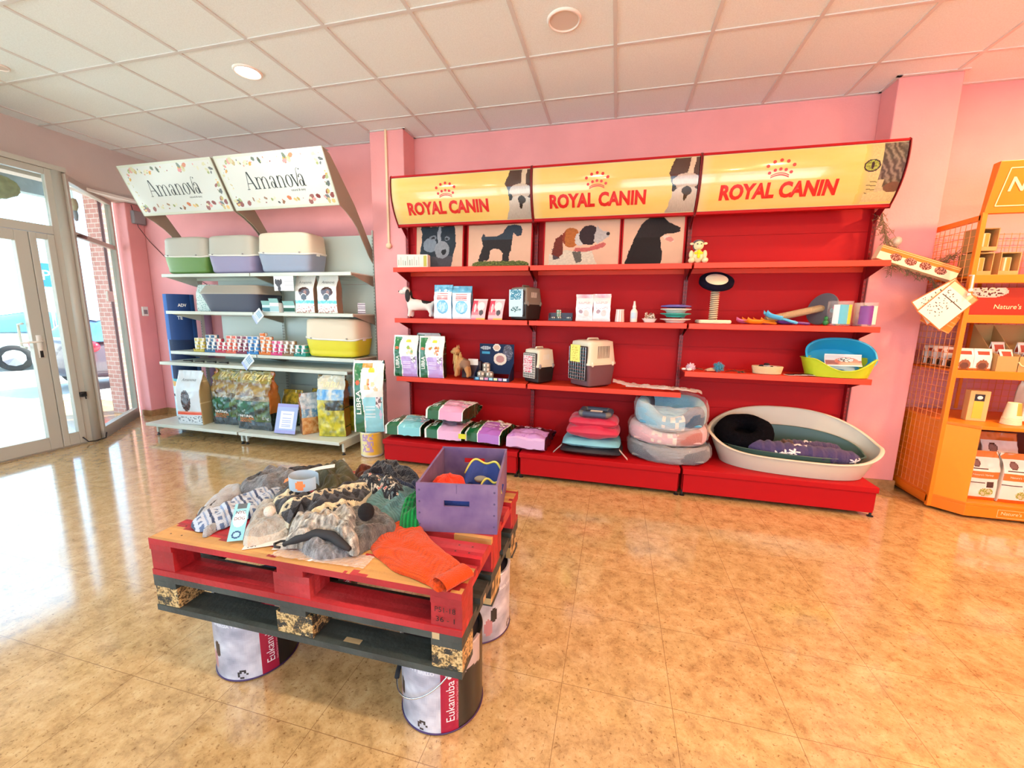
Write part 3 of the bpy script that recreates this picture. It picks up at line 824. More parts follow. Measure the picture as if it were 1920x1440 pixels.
m = MB(); put_text(m, 'Pi', lambda a, b: (.012, a, 2.25+b), 0, 0, width=.18); m.build('lettering', 'white_plastic', sg)
# things hanging in the window
hg = thing('hanging_ornament', 'pale green crumpled cloth ornament hanging behind the transom pane', 'ornament', (-5.47, -1.055, 2.505))
def blob(u, v):
    a = 2*PI*u; q = PI*v; r = 1+.16*fbm(math.cos(a)*1.6*math.sin(q), math.sin(a)*1.6*math.sin(q), math.cos(q)*2)
    return (.08*r*math.sin(q)*math.cos(a), .15*r*math.sin(q)*math.sin(a), -.115*r*math.cos(q))
MB().grid(blob, 32, 20, cu=True).build('cloth_body', mat('ornament_green', '#9aa07c', rough=.9, mottle=.25, mscale=20), hg, smooth=True)
MB().tube([(0, 0, .1), (0, 0, .22)], .002).build('string', 'white_plastic', hg)
hg = thing('hanging_ornament', 'slim beige and grey ornament hanging behind the upper slanted pane', 'ornament', (-5.62, -.40, 2.47))
MB().lathe([(.001, -.13), (.02, -.12), (.03, -.06), (.025, -.02)], 16, sy=.6).build('tail', mat('ornament_grey', '#8d9498', rough=.9), hg, smooth=True)
MB().lathe([(.025, -.02), (.045, .02), (.045, .06), (.03, .1), (.001, .11)], 16, sy=.6).build('cloth_body', mat('ornament_beige', '#b9a888', rough=.9), hg, smooth=True)
MB().tube([(0, 0, .1), (0, 0, .19)], .002).build('string', 'white_plastic', hg)

# ---------------------------------------------------------------- small fixtures on walls
t = thing('thermostat', 'small white thermostat with a display fixed to the slanted window frame', 'thermostat', (-5.80, -.07, 1.5), math.atan2(B.y-A.y, B.x-A.x)+PI)
MB().b2(-.08, .08, -.02, .0, 0, .12).build('casing', 'white_plastic', t, bevel=.006)
MB().b2(-.035, .03, -.022, -.02, .05, .095).build('display', mat('lcd', '#8fa3a0', rough=.3), t)
t = thing('junction_box', 'grey electrical box on the pink wall behind the white sign', 'box', (-5.87, .385, 2.48))
MB().b2(0, .05, -.085, .055, 0, .155).build('casing', mat('grey_box', '#8b8586', rough=.5), t, bevel=.006)
MB().b2(.05, .056, -.08, .05, .005, .15).build('lid', 'grey_box', t, bevel=.003)
cb = MB().tube([(-5.85, .31, 2.70), (-5.83, .32, 2.55), (-5.83, .35, 2.44), (-5.80, .44, 2.28), (-5.6, .445, 2.1), (-5.2, .445, 1.86), (-4.7, .445, 1.62)], .004).build('wall_cable', 'dark_brown')
tag(cb, 'thin dark cable sagging from the grey electrical box across the pink wall', 'cable')
t = thing('wall_switch', 'small white switch on the pink wall near the window corner', 'switch', (-5.87, .32, 1.39))
MB().b2(0, .02, -.035, .035, -.06, .06).build('plate', 'white_plastic', t, bevel=.005)
MB().b2(.02, .024, -.02, .02, -.035, .02).build('rocker', 'grey_box', t)
t = thing('cable_conduit', 'thin white cable trunking down the left pink pillar', 'conduit', (-2.215, .215, 0))
MB().b2(-.012, .012, -.018, -.001, 2.11, H).build('trunking', mat('cream_plastic', '#ecc9a4', rough=.5), t, bevel=.003)
MB().lathe([(.03, 0), (.03, .02), (.022, .03), (.001, .034)], 20, Matrix.Translation((0, -.001, 2.10)) @ Matrix.Rotation(PI/2, 4, 'X')).build('round_box', 'cream_plastic', t, smooth=True)
t = thing('motion_sensor', 'round white sensor on the right pink pillar', 'sensor', (2.19, .23, 2.02))
MB().lathe([(.038, 0), (.038, .015), (.03, .02)], 24, Matrix.Rotation(PI/2, 4, 'X')).build('base_plate', 'cream_plastic', t, smooth=True)
MB().ball((0, -.035, .005), (.028, .03, .033)).build('lens', mat('sensor_white', '#f0e2c0', rough=.3), t, smooth=True)
# ---------------------------------------------------------------- builders shared by the goods
def bag_point(w, d, h, face, s, v, puff=.22, seed=0, wr=.004, top=.62):
    """standing pouch; face f/r/b/l, s 0..1 along the face, v 0..1 up"""
    k = 0 if v < top else (v-top)/(1-top)
    dd = d*(1-k*k*(3-2*k)) + .004
    if puff >= .35 and v < .16: dd *= .62 + .38*math.sin(v/.16*PI/2)
    elif v < .06: dd *= .93 + .07*v/.06
    ww = w*(1 - .03*math.sin(PI*min(1, v/.9)) + .03*k)
    bul = puff*d*math.sin(PI*min(1, max(0, v*1.05)))*(1-k)*.5
    if face in 'fb':
        x = (s-.5)*ww; e = 1-abs(2*s-1)**2.2
        y = dd/2 + bul*e
        y = -y if face == 'f' else y
        if face == 'b': x = -x
    else:
        y = (s-.5)*dd; inn = min(.5*w, .35*d)*k*(1-abs(2*s-1))*.9
        x = ww/2 - inn
        if face == 'l': x = -x; y = -y
    n = wr*(1+1.6*k)
    q = seed*7.3
    y += n*fbm(x*14+q, v*h*14, q)*(1 if face in 'fb' else .4)
    x += n*.8*fbm(q, v*h*16, y*20+q)
    return Vector((x, y, v*h))
def bag_mesh(w, d, h, cf, seed=0, puff=.22, wr=.004, top=.62, n1=40, n2=8, nv=48, m=None, xf=None):
    m = m or MB(); P = []
    faces = [('f', n1), ('r', n2), ('b', max(6, n1//4)), ('l', n2)]
    L = [(f, i, n) for f, n in faces for i in range(n)]
    vs = []
    for j in range(nv+1):
        for f, i, n in L: vs.append(bag_point(w, d, h, f, i/n, j/nv, puff, seed, wr, top))
    K = len(L); fs = []; cc = []
    for j in range(nv):
        for i in range(K):
            i2 = (i+1) % K
            fs.append((j*K+i, j*K+i2, (j+1)*K+i2, (j+1)*K+i))
            f, ii, n = L[i]; cc.append(lin(cf(f, (ii+.5)/n, (j+.5)/nv)))
    fs.append(tuple(nv*K+i for i in range(K))); cc.append(cc[-1])
    m.add(vs, fs, cc, xf)
    def cap(u, v):
        a = bag_point(w, d, h, 'f', u, 0, puff, seed, wr, top); b = bag_point(w, d, h, 'b', 1-u, 0, puff, seed, wr, top)
        return a.lerp(b, v)+Vector((0, 0, -.0))
    m.grid(cap, n1, 4, lambda u, v: cf('f', u, .012), xf=xf)
    return m
def bag_on(w, d, h, seed=0, puff=.22, wr=.004, top=.62, xf=None, off=.0016):
    def fn(a, b):
        p = bag_point(w, d, h, 'f', a/w+.5, b/h, puff, seed, wr, top); p.y -= off
        return xf @ p if xf is not None else p
    return fn
def bag(name, label, cat, loc, rz, w, d, h, cf, texts=(), seed=0, group=None, material='print_foil', xf=None, **kw):
    t = thing(name, label, cat, loc, rz, group)
    b = bag_mesh(w, d, h, cf, seed, xf=xf, **kw).build('pouch', material, t, smooth=True)
    kw2 = {k: v for k, v in kw.items() if k in ('puff', 'wr', 'top')}
    on = bag_on(w, d, h, seed, xf=xf, **kw2)
    if texts:
        m = MB()
        for T in texts:
            s, a, bb = T[:3]; o = dict(T[3]); put_text(m, s, on, a, bb, **o)
        m.build('lettering', 'print_matt', t)
    return t
LAY = Matrix.Rotation(-PI/2, 4, 'X')      # front (-Y) turned up
def pillow_pt(w, l, h, u, v, side, e=4.0, q=.6, wr=.0, seed=0, corner=0.0):
    a, b = 2*u-1, 2*v-1
    k = max(0, (1-abs(a)**e)*(1-abs(b)**e))**q
    cz = 1 - corner*(abs(a)*abs(b))**3
    x = a*w/2*(1-.06*b*b*(1-corner)); y = b*l/2*(1-.06*a*a*(1-corner))
    z = h/2*k*side + h/2
    z += wr*side*fbm(x*9+seed, y*9, seed)*k
    return Vector((x, y, z))
def pillow(m, w, l, h, cf=None, n=28, xf=None, **kw):
    for side in (1, -1):
        m.grid(lambda u, v: pillow_pt(w, l, h, u, v, side, **kw), n, n, (lambda u, v: cf(u, v, side)) if cf else None, xf=xf)
    return m
def slab(m, x0, x1, y0, y1, z0, z1, col): return m.b2(x0, x1, y0, y1, z0, z1, col=col)
def wavy_oval(rx, ry, n=4.0):
    def f(u):
        a = 2*PI*u; c, s = math.cos(a), math.sin(a); e = 2/n
        return (rx*math.copysign(abs(c)**e, c), ry*math.copysign(abs(s)**e, s))
    return f
def tub(m, rx0, ry0, rx1, ry1, h, th=.004, n=3.0, rim=.008, rimz=None, cf=None, seg=56, nv=10, floor_z=.006):
    """open container; rimz(u)->height factor of the rim"""
    o0, o1 = wavy_oval(1, 1, n), wavy_oval(1, 1, n)
    def top(u): return h*(rimz(u) if rimz else 1)
    def outer(u, v):
        x, y = o0(u); k = v
        return (x*(rx0+(rx1-rx0)*k), y*(ry0+(ry1-ry0)*k), top(u)*k)
    def inner(u, v):
        x, y = o0(u); k = 1-v; z = top(u)*k
        return (x*(rx0-th+(rx1-rx0)*k), y*(ry0-th+(ry1-ry0)*k), max(floor_z, z))
    m.grid(outer, seg, nv, cf, cu=True)
    if rim:
        def rm(u, v):
            x, y = o0(u); a = PI*v; r = rim
            return (x*(rx1-th/2+ (r*(.3+math.cos(a)) )), y*(ry1-th/2+(r*(.3+math.cos(a)))), top(u)+math.sin(a)*rim*.5)
        m.grid(rm, seg, 6, cf, cu=True)
    m.grid(inner, seg, nv, cf, cu=True)
    vs = [(o0(i/seg)[0]*(rx0-th), o0(i/seg)[1]*(ry0-th), floor_z) for i in range(seg)]
    m.add(vs, [tuple(range(seg))], [lin(cf(0, 0))] if cf else None)
    vs = [(o0(i/seg)[0]*rx0, o0(i/seg)[1]*ry0, 0) for i in range(seg)]
    m.add(vs, [tuple(range(seg))[::-1]], [lin(cf(0, 0))] if cf else None)
    return m
def skin_body(name, joints, edges, mt, parent, sub=2, loc=None, cf=None):
    """joints: list of (x,y,z,r); edges: index pairs; grown with the Skin modifier"""
    me = bpy.data.meshes.new(name)
    me.from_pydata([j[:3] for j in joints], edges, [])
    o = bpy.data.objects.new(name, me); COL.objects.link(o); o.parent = parent
    if loc: o.location = loc
    mm = o.modifiers.new('skin', 'SKIN'); mm.use_smooth_shade = True
    if not len(me.skin_vertices):
        bm = bmesh.new(); bm.from_mesh(me); bm.verts.layers.skin.verify(); bm.to_mesh(me); bm.free()
    for i, j in enumerate(joints):
        r = j[3] if isinstance(j[3], tuple) else (j[3], j[3])
        me.skin_vertices[0].data[i].radius = r
    me.skin_vertices[0].data[0].use_root = True
    if sub: s = o.modifiers.new('sub', 'SUBSURF'); s.levels = sub; s.render_levels = sub
    me.materials.append(MATS[mt] if isinstance(mt, str) else mt)
    return o
def coat_mat(key, base, spots):
    """fur colour by region of the object: spots = [(cx,cy,cz,r,colour)] in object space"""
    m = bpy.data.materials.new(key); m.use_nodes = True
    nt = m.node_tree; N = nt.nodes; L = nt.links; b = N['Principled BSDF']; b.inputs['Roughness'].default_value = .75
    tc = N.new('ShaderNodeTexCoord'); prev = None
    for cx, cy, cz, r, c in spots:
        d = N.new('ShaderNodeVectorMath'); d.operation = 'DISTANCE'; L.new(tc.outputs['Object'], d.inputs[0]); d.inputs[1].default_value = (cx, cy, cz)
        n = N.new('ShaderNodeTexNoise'); n.inputs['Scale'].default_value = 30; L.new(tc.outputs['Object'], n.inputs['Vector'])
        ma = N.new('ShaderNodeMath'); ma.operation = 'MULTIPLY_ADD'; ma.inputs[1].default_value = r*.35; L.new(n.outputs['Fac'], ma.inputs[0]); L.new(d.outputs['Value'], ma.inputs[2])
        lt = N.new('ShaderNodeMath'); lt.operation = 'LESS_THAN'; lt.inputs[1].default_value = r*1.17; L.new(ma.outputs[0], lt.inputs[0])
        mx = N.new('ShaderNodeMix'); mx.data_type = 'RGBA'; L.new(lt.outputs[0], mx.inputs[0])
        if prev is None: mx.inputs[6].default_value = (*lin(base), 1)
        else: L.new(prev, mx.inputs[6])
        mx.inputs[7].default_value = (*lin(c), 1); prev = mx.outputs[2]
    if prev is None: b.inputs['Base Color'].default_value = (*lin(base), 1)
    else: L.new(prev, b.inputs['Base Color'])
    MATS[key] = m
    return m
# ---- printed designs
def libra(panel, seed=0):
    rr = random.Random(seed)
    dots = [(rr.uniform(.42, .8), rr.uniform(.56, .72), rr.uniform(.03, .07), rr.uniform(.02, .04), rr.choice(['#d9a65a', '#e3c48a', '#8fb04a', '#c9773e', '#efd9a0'])) for _ in range(9)]
    def f(face, s, v):
        if face in 'rl': return '#123d24' if (v*7) % 1 > .06 else '#5f8a6a'
        if face == 'b': return '#1c5a33'
        if v > .965: return '#e9eee6'
        gl = .30 + .06*math.sin(v*5+1)
        if v > .8: gl += (v-.8)*.4
        if s < .04: return '#e9efe8'
        if s < gl:
            if inel(s, v, gl*.62, .70, .07, .03): return '#d9603a'
            return mixc('#16643a', '#2f9a56', max(0, (v-.55)*1.6))
        if s < gl+.03: return '#f3f5ef'
        if inel(s, v, .6, .86, .1, .035): return '#e8df3a'
        if v < .50 and s < .97:
            if not ((s-gl-.03)/.1 < .7 and v > .47):
                if inel(s, v, .84, .44, .1, .10): return '#7c7379' if fbm(s*12, v*20) > 0 else '#efeaf0'
                if inel(s, v, .9, .25, .04, .06): return '#d8c8e6'
                if .12 < v < .40 and .4 < s < .72 and (v*28) % 1 < .3: return mixc(panel, '#ffffff', .55)
                return panel
        for x, y, a, b, c in dots:
            if inel(s, v, x, y, a, b): return c
        return '#eef1ec'
    return f
def libra_texts(w, h):
    return [('LIBRA', -w*.33, h*.36, dict(height=w*.15, rot=PI/2, bold=.02, col='#eef4ea', sx=.9, width=h*.30))]
def royal(c1, c2):
    def f(face, s, v):
        if face in 'rl': return c1
        if face == 'b': return '#d8e4ee'
        if v > .8: return mixc(c1, '#ffffff', .15*abs(math.sin(s*9)))
        if inel(s, v, .5, .35, .28, .16): return mixc(c2, '#ffffff', .45*(fbm(s*8, v*8) > 0))
        if inel(s, v, .5, .35, .33, .2): return c1
        if .55 < v < .78 and (v*30) % 1 < .35 and .2 < s < .8: return mixc('#d0302c', '#ffffff', .3)
        return '#e8f0f4'
    return f
# ---------------------------------------------------------------- goods on the red shelving
Z1, Z2, Z3, Z3R, ZB = 1.842, 1.367, .794, .974, .2335
# pictures behind the top shelf -------------------------------------------------
def sky(u, v): return mixc('#dcb59a', '#cfa98d', .5+.5*fbm(u*3, v*3, 2))
def husky(u, v):
    w_ = .02*fbm(u*9, v*9, 4)
    x, y = u+w_, v+w_
    if inpoly(x, y, [(.10, 0), (.08, .35), (.12, .7), (.10, 1.2), (.30, .98), (.62, .98), (.80, 1.2), (.86, .6), (.80, .3), (.75, 0)]):
        st = .95+.07*fbm(u*30, v*12)
        if inel(x, y, .60, .40, .055, .06): return '#1c1e22'
        if inel(x, y, .36, .72, .035, .025) or inel(x, y, .66, .70, .03, .025): return '#20242a'
        if inel(x, y, .36, .73, .08, .05) or inel(x, y, .67, .71, .06, .05): return '#6f7780'
        if inel(x, y, .56, .45, .16, .2): return shade('#8c9298', st)
        if inel(x, y, .30, .56, .15, .17): return shade('#7d8994', st)
        if inel(x, y, .50, .80, .04, .2): return shade('#9aa1a8', st)
        if y < .3: return shade('#4a4a50', st)
        return shade('#26323c', st)
    return sky(u, v)
def schnauzer(u, v):
    x = u + .008*fbm(u*30, v*30); y = v
    if y < .17+.02*fbm(u*20, 0) and .07 < x < .97 and y > .01*abs(x-.5)*8: 
        if inel(x, y, .52, .09, .46, .12): return shade('#6f7a3a', .8+.5*fbm(u*40, v*40))
    body = [(.22, .62), (.25, .74), (.45, .73), (.55, .80), (.62, .96), (.74, .985), (.83, .95), (.86, .86), (.84, .74), (.78, .72), (.72, .80), (.70, .62), (.69, .40), (.66, .35), (.66, .18), (.60, .10), (.55, .12), (.56, .35), (.50, .44), (.42, .46), (.33, .40), (.28, .30), (.25, .16), (.16, .10), (.17, .22), (.20, .35), (.24, .52)]
    if inpoly(x, y, body) or inpoly(x, y, [(.22, .62), (.27, .76), (.24, .80), (.21, .72)]) or inpoly(x, y, [(.28, .45), (.36, .44), (.34, .22), (.30, .18), (.24, .2)]):
        return shade('#33404c' if y > .66 else '#2a2627', .95+.08*fbm(u*40, v*40))
    return sky(u, v)
def pointers(u, v):
    x = u + .01*fbm(u*20, v*20, 1); y = v + .01*fbm(u*20, v*20, 9)
    st = .95+.08*fbm(u*30, v*30)
    def cb(a, b, rx, ry): return inel(x, y, a, b, rx, ry)
    if inpoly(x, y, [(.60, .42), (.78, .52), (.84, .50), (.80, .42), (.66, .36), (.55, .33), (.40, .35), (.42, .42)]): return shade('#c0625c', st)
    if cb(.85, .70, .025, .04): return '#2a2324'
    if inpoly(x, y, [(.70, .88), (.66, .55), (.72, .5), (.86, .64), (.87, .74), (.78, .76)]): return shade('#b9b2ad', st)
    if cb(.60, .68, .13, .21): return shade('#33262a', st)
    if cb(.48, .60, .07, .14): return shade('#cdc6bd', st)
    if cb(.36, .64, .12, .21): return shade('#b2662c' if x > .28 else '#8a3a24', st)
    if inpoly(x, y, [(.10, .30), (.15, .62), (.24, .72), (.26, .30), (.2, .22)]): return shade('#6d2a1e', st)
    if inpoly(x, y, [(.10, .42), (.22, .2), (.12, .18)]): return shade('#4a4248', st)
    if inpoly(x, y, [(.06, 0), (.07, .3), (.2, .22), (.28, .38), (.45, .34), (.64, .38), (.68, .2), (.73, 0)]):
        if inpoly(x, y, [(.38, .34), (.50, .34), (.52, .12), (.44, .1)]): return shade('#5d5a52', st)
        return shade('#d6cbb4', st)
    return sky(u, v)
def afghan(u, v):
    x = u + .012*fbm(u*30, v*14, 1); y = v
    if inpoly(x, y, [(.04, .03), (.10, .3), (.20, .62), (.30, .88), (.42, 1.0), (.66, 1.0), (.74, .90), (.94, .78), (.93, .70), (.84, .67), (.70, .66), (.62, .60), (.64, .4), (.67, .2), (.64, .02)]):
        return shade('#1d1616' if y < .6 else '#282222', .95+.1*fbm(u*60, v*16))
    if inpoly(x, y, [(.64, .64), (.76, .63), (.83, .56), (.84, .50), (.78, .50), (.70, .55)]): return '#c8847c' if inel(x, y, .77, .55, .07, .05) else '#d8c4b4'
    return sky(u, v)
for n_, lab, x0, x1, zt, cf in (('dog_picture', 'picture of a grey husky face behind the white box', -1.843, -1.36, 2.252, husky),
                        ('dog_picture', 'picture of a black schnauzer standing on grass', -1.30, -.69, 2.245, schnauzer),
                        ('dog_picture', 'picture of two hunting dogs with their tongues out', -.563, .095, 2.252, pointers),
                        ('dog_picture', 'picture of a black long-haired dog in profile', .127, .62, 2.25, afghan)):
    t = thing(n_, lab, 'picture', ((x0+x1)/2, .07, Z1), 0, 'dog pictures on the top red shelf')
    W_, H_ = x1-x0, zt-Z1
    MB().grid(lambda u, v: ((u-.5)*W_, v*.03, v*H_), 110, 90, cf).build('picture_print', 'print_matt', t)
    MB().prism([(.001, 0), (.031, H_), (.036, H_), (.006, 0)], -W_/2, W_/2, 'X').build('backing_board', mat('board_pink', '#d8b4a0', rough=.8), t)
    for xx in (-W_/2-.012, W_/2): MB().prism([(-.004, 0), (.026, H_), (.038, H_), (.008, 0)], xx, xx+.012, 'X').build('side_rail', 'red_metal', t)
t = thing('carton', 'small white printed carton lying left on the top red shelf', 'box', (-1.80, -.06, Z1), .12)
m = MB().b2(-.15, .15, -.04, .04, 0, .12); m.build('box_body', mat('carton_white', '#e6e2d4', rough=.6), t, bevel=.003)
m = MB(); rr = random.Random(4)
for k in range(10): m.b2(-.14+k*.022, -.13+k*.022, -.041, -.04, .02, rr.uniform(.06, .11), col=rr.choice(['#b8bcae', '#c9c6b6', '#9aa593']))
m.b2(.11, .14, -.041, -.04, .01, .11, col='#b7b43e')
m.build('printed_marks', 'print', t)
# toy on the top shelf
mat('plush_cream', '#efe0b0', rough=.95, sheen=.3); mat('plush_grey', '#5c4c50', rough=.95, sheen=.3); mat('plush_yellow', '#f2d922', rough=.9)
t = thing('plush_toy', 'small cream plush cow toy with yellow bib sitting at the bay joint', 'toy', (.715, -.07, Z1+.002))
MB().ball((0, 0, .055), (.042, .036, .055)).ball((-.05, -.035, .022), (.024, .036, .022)).ball((.05, -.035, .022), (.024, .036, .022)).ball((-.05, -.005, .07), (.018, .02, .034)).ball((.05, -.005, .07), (.018, .02, .034)).build('body', 'plush_cream', t, smooth=True)
hd = MB().ball((0, -.006, .14), (.038, .035, .038)).ball((0, -.034, .128), (.026, .018, .018)).build('head', 'plush_cream', t, smooth=True)
MB().ball((0, .006, .163), (.042, .034, .024)).ball((0, .03, .14), (.04, .016, .036)).build('hood', 'plush_grey', hd, smooth=True)
for sx in (-1, 1):
    MB().ball((sx*.05, 0, .155), (.016, .008, .01)).build('ear', 'plush_cream', hd, smooth=True)
    MB().ball((sx*.014, -.038, .147), (.007, .004, .004)).build('eye', 'black_plastic', hd, smooth=True)
MB().ball((0, -.036, .088), (.014, .01, .016)).ball((-.02, -.034, .078), (.014, .008, .01)).ball((.02, -.034, .078), (.014, .008, .01)).ball((0, -.04, .055), (.012, .01, .02)).build('bib', 'plush_yellow', t, smooth=True)

# second shelf, left bay --------------------------------------------------------
coat_mat('basset_coat', '#e8ded4', [(.16, .0, .17, .055, '#1b1716'), (.03, 0, .2, .035, '#2a201c')])
t = thing('dog_figurine', 'white and black basset hound figurine standing on the red shelf', 'figurine', (-1.87, .0, Z2+.002), .12)
skin_body('body', [(.03, 0, .13, .05), (.11, 0, .125, .052), (.19, 0, .13, .045), (.23, 0, .15, .014), (.27, 0, .2, .008), (-.01, 0, .17, .04), (-.03, 0, .22, .034),
    (.0, -.035, .08, .02), (-.005, -.04, .03, .018), (-.015, -.04, .012, .018), (.0, .035, .08, .02), (-.005, .04, .03, .018), (-.015, .04, .012, .018),
    (.2, -.035, .09, .028), (.215, -.04, .04, .016), (.2, -.04, .012, .018), (.2, .035, .09, .028), (.215, .04, .04, .016), (.2, .04, .012, .018)],
    [(0, 1), (1, 2), (2, 3), (3, 4), (0, 5), (5, 6), (0, 7), (7, 8), (8, 9), (0, 10), (10, 11), (11, 12), (2, 13), (13, 14), (14, 15), (2, 16), (16, 17), (17, 18)], 'basset_coat', t)
h_ = MB().ball((-.045, -.01, .265), (.04, .036, .038)).ball((-.085, -.012, .25), (.034, .022, .022)).build('head', 'basset_coat', t, smooth=True)
MB().ball((-.117, -.012, .257), (.009, .011, .008)).build('nose', 'black_plastic', h_, smooth=True)
for sy in (-1, 1):
    MB().ball((-.02, sy*.034-.008, .215), (.026, .009, .062)).build('ear', mat('basset_ear', '#241b1b', rough=.7), h_, smooth=True)
    MB().ball((-.072, sy*.018-.01, .274), (.006, .005, .006)).build('eye', 'black_plastic', h_, smooth=True)
for i, (x, lab) in enumerate(((-1.50, 'blue and white food bag nearer the basset figurine'), (-1.312, 'blue and white food bag beside the pink packs'))):
    bag('food_bag', lab, 'food bag', (x, -.04, Z2+.001), -.04+.08*i, .185, .075, .318-.012*i, royal('#5fb6dc', '#7ec4e0'), [('ROYAL CANIN', 0, .19, dict(width=.11, col='#c8302c', bold=.02))], seed=i+3, group='blue and white food bags')
def pinkpack(u, v):
    if v > .93: return '#e9d8d6'
    if u < .42+.1*math.sin(v*6) and v > .3:
        if inel(u, v, .2, .6, .08, .2): return '#f3d5d6'
        return '#e0455c' if v > .45 else '#ee7f8a'
    if inel(u, v, .68, .40, .16, .12): return '#4a4348'
    if v < .16: return '#e6b23c' if u > .35 else '#e9808c'
    if inel(u, v, .62, .68, .25, .18): return '#f0e3dd'
    return '#f0b9bb'
for x, lab in ((-1.137, 'small pink blister pack left, standing against the blue bag'), (-.972, 'small pink blister pack right, standing nearer the grey carrier')):
    t = thing('blister_pack', lab, 'pet product', (x, -.118, Z2-.02), .0, 'small pink packs on the second shelf')
    MB().grid(lambda u, v: ((u-.5)*.135+v*.02, .0+v*.045-.012*math.sin(PI*v), v*.205), 30, 44, pinkpack).build('card', 'print', t, solid=.004, offs=1)
    MB().ball((-.025, .02, .10), (.028, .014, .05)).build('clear_dome', mat('clear_plastic', '#ffe6e8', rough=.1, transp=.6), t, smooth=True)
def carrier(name, label, loc, rz, w, l, h, top, bot, doormat, tagc, kind=0, gl=.5):
    """pet carrier: door faces -Y"""
    t = thing(name, label, 'pet carrier', loc, rz)
    hz = h*.50
    def shell(z0, z1, k0, k1, flip):
        def f(u, v):
            a = 2*PI*u; c, s = math.cos(a), math.sin(a); e = .22
            x = math.copysign(abs(c)**e, c); y = math.copysign(abs(s)**e, s)
            if v < .8: k = k0+(k1-k0)*v/.8; z = z0+(z1-z0)*.94*v/.8; q = 1
            else: q = 1-(v-.8)/.2*1.0; k = k1*(.94 if q < 1 else 1); z = z1 if q < .99 else z0+(z1-z0)*.94; q = max(q, 0)*.97+.0
            if v >= .8: q = 1-(v-.8)/.2
            return (x*w/2*k*(q if v > .8 else 1), y*l/2*k*(q if v > .8 else 1)+l/2, z)
        return f
    b = MB().grid(shell(hz, 0, 1.0, .88, 1), 64, 20, cu=True).build('lower_shell', bot, t, smooth=True)
    tp = MB().grid(shell(hz, h, 1.0, .86, 0), 64, 20, cu=True).build('upper_shell', top, t, smooth=True)
    MB().grid(lambda u, v: (lambda p: (p[0]*1.035, (p[1]-l/2)*1.02+l/2, hz-.008+.018*v))(shell(hz, 0, 1, .88, 1)(u, 0)), 64, 1, cu=True).build('rim_band', top, tp, solid=.004)
    # door opening and grille
    dw, dz0, dz1 = w*.36, h*.16, h*.86
    d = MB().b2(-dw-.008, dw+.008, -.006, .012, dz0-.008, dz1+.008).build('door_surround', 'black_plastic', t, bevel=.01)
    g = MB()
    n = 9 if not kind else 7
    for i in range(n+1):
        x = -dw+2*dw*i/n; g.tube([(x, -.012, dz0), (x, -.012, dz1)], .0022, 6)
    k = 10
    for i in range(k+1):
        z = dz0+(dz1-dz0)*i/k; g.tube([(-dw, -.013, z), (dw, -.013, z)], .0022, 6)
    g.build('door_grille', doormat, t)
    for sx in (-1, 1):
        MB().ball((sx*w*.5, l*.12, hz), (.012, .014, .022)).build('clip', top if kind else 'grey_box', t, smooth=True)
        MB().ball((sx*w*.5, l*.85, hz), (.012, .014, .022)).build('clip', top if kind else 'grey_box', t, smooth=True)
    hm = MB().tube([(0, l*.3, h-.004), (0, l*.33, h+.012), (0, l*.67, h+.012), (0, l*.7, h-.004)], .009, 8).build('carry_handle', top, t, smooth=True)
    v = MB()
    for i in range(8 if kind == 2 else 5):
        for sx in (-1, 1):
            y = l*(.30 + (.055 if kind == 2 else .07)*i)
            z0, z1 = (h*.62, h*.88) if kind == 2 else (h*.68, h*.84)
            xx0 = w/2*(1-.14*(z0-hz)/(h-hz)*.95); xx1 = w/2*(1-.14*(z1-hz)/(h-hz)*.95)
            v.add([(sx*(xx0+.001), y, z0), (sx*(xx0+.001), y+.008, z0), (sx*(xx1+.0035), y+.016, z1), (sx*(xx1+.0035), y+.008, z1)], [(0, 1, 2, 3)])
    v.build('vent_slots', mat('vent_dark', '#6e675a', rough=.8) if kind == 2 else 'white_plastic', tp)
    if tagc:
        gw, gz0, gz1, gx = tagc[1:]
        cg = MB().grid(lambda u, v: (gx+(u-.5)*gw, -.018-.002*math.sin(v*3), gz0+(gz1-gz0)*v), 20, 24, tagc[0]).build('label_sheet', 'print_matt', t, solid=.001)
    return t
mat('carrier_grey', '#7a7267', rough=.45); mat('carrier_black', '#232120', rough=.45); mat('carrier_cream', '#e4d9bf', rough=.45); mat('carrier_plum', '#6c4a50', rough=.45)
def sheet_blue(u, v):
    if v > .62 and (v*24) % 1 < .55 and .1 < u < .9 and fbm(u*22, v*30) > -.15: return '#4e8fa8'
    if inel(u, v, .5, .28, .4, .1) and fbm(u*14, v*14) > 0: return '#5d7f86'
    return '#cfe4ea'
def sheet_red(u, v): return '#d8576a' if (v*9) % 1 < .6 and fbm(u*10, v*14) > -.1 else '#eadbd8'
def sheet_yel(u, v): return '#c9b03a' if (v*9) % 1 < .4 and .15 < u < .8 and fbm(u*12, v*12) > 0 else '#f0ea7a'
carrier('pet_carrier', 'dark grey and black pet carrier with a pale blue sheet on its door', (-.765, -.115, Z2+.001), -.45, .21, .25, .295, 'carrier_grey', 'carrier_black', 'chrome', (sheet_blue, .155, .03, .27, 0), 1)
carrier('pet_carrier', 'small white and black pet carrier with a pink note on its door', (-.64, -.08, Z3+.001), -.58, .205, .235, .315, 'carrier_cream', 'carrier_black', 'white_plastic', (sheet_red, .11, .10, .255, -.01), 0)
carrier('pet_carrier', 'large cream and plum pet carrier with a yellow note on its door', (-.20, -.13, Z3+.001), -.72, .28, .345, .41, 'carrier_cream', 'carrier_plum', 'chrome', (sheet_yel, .12, .22, .37, -.02), 2)

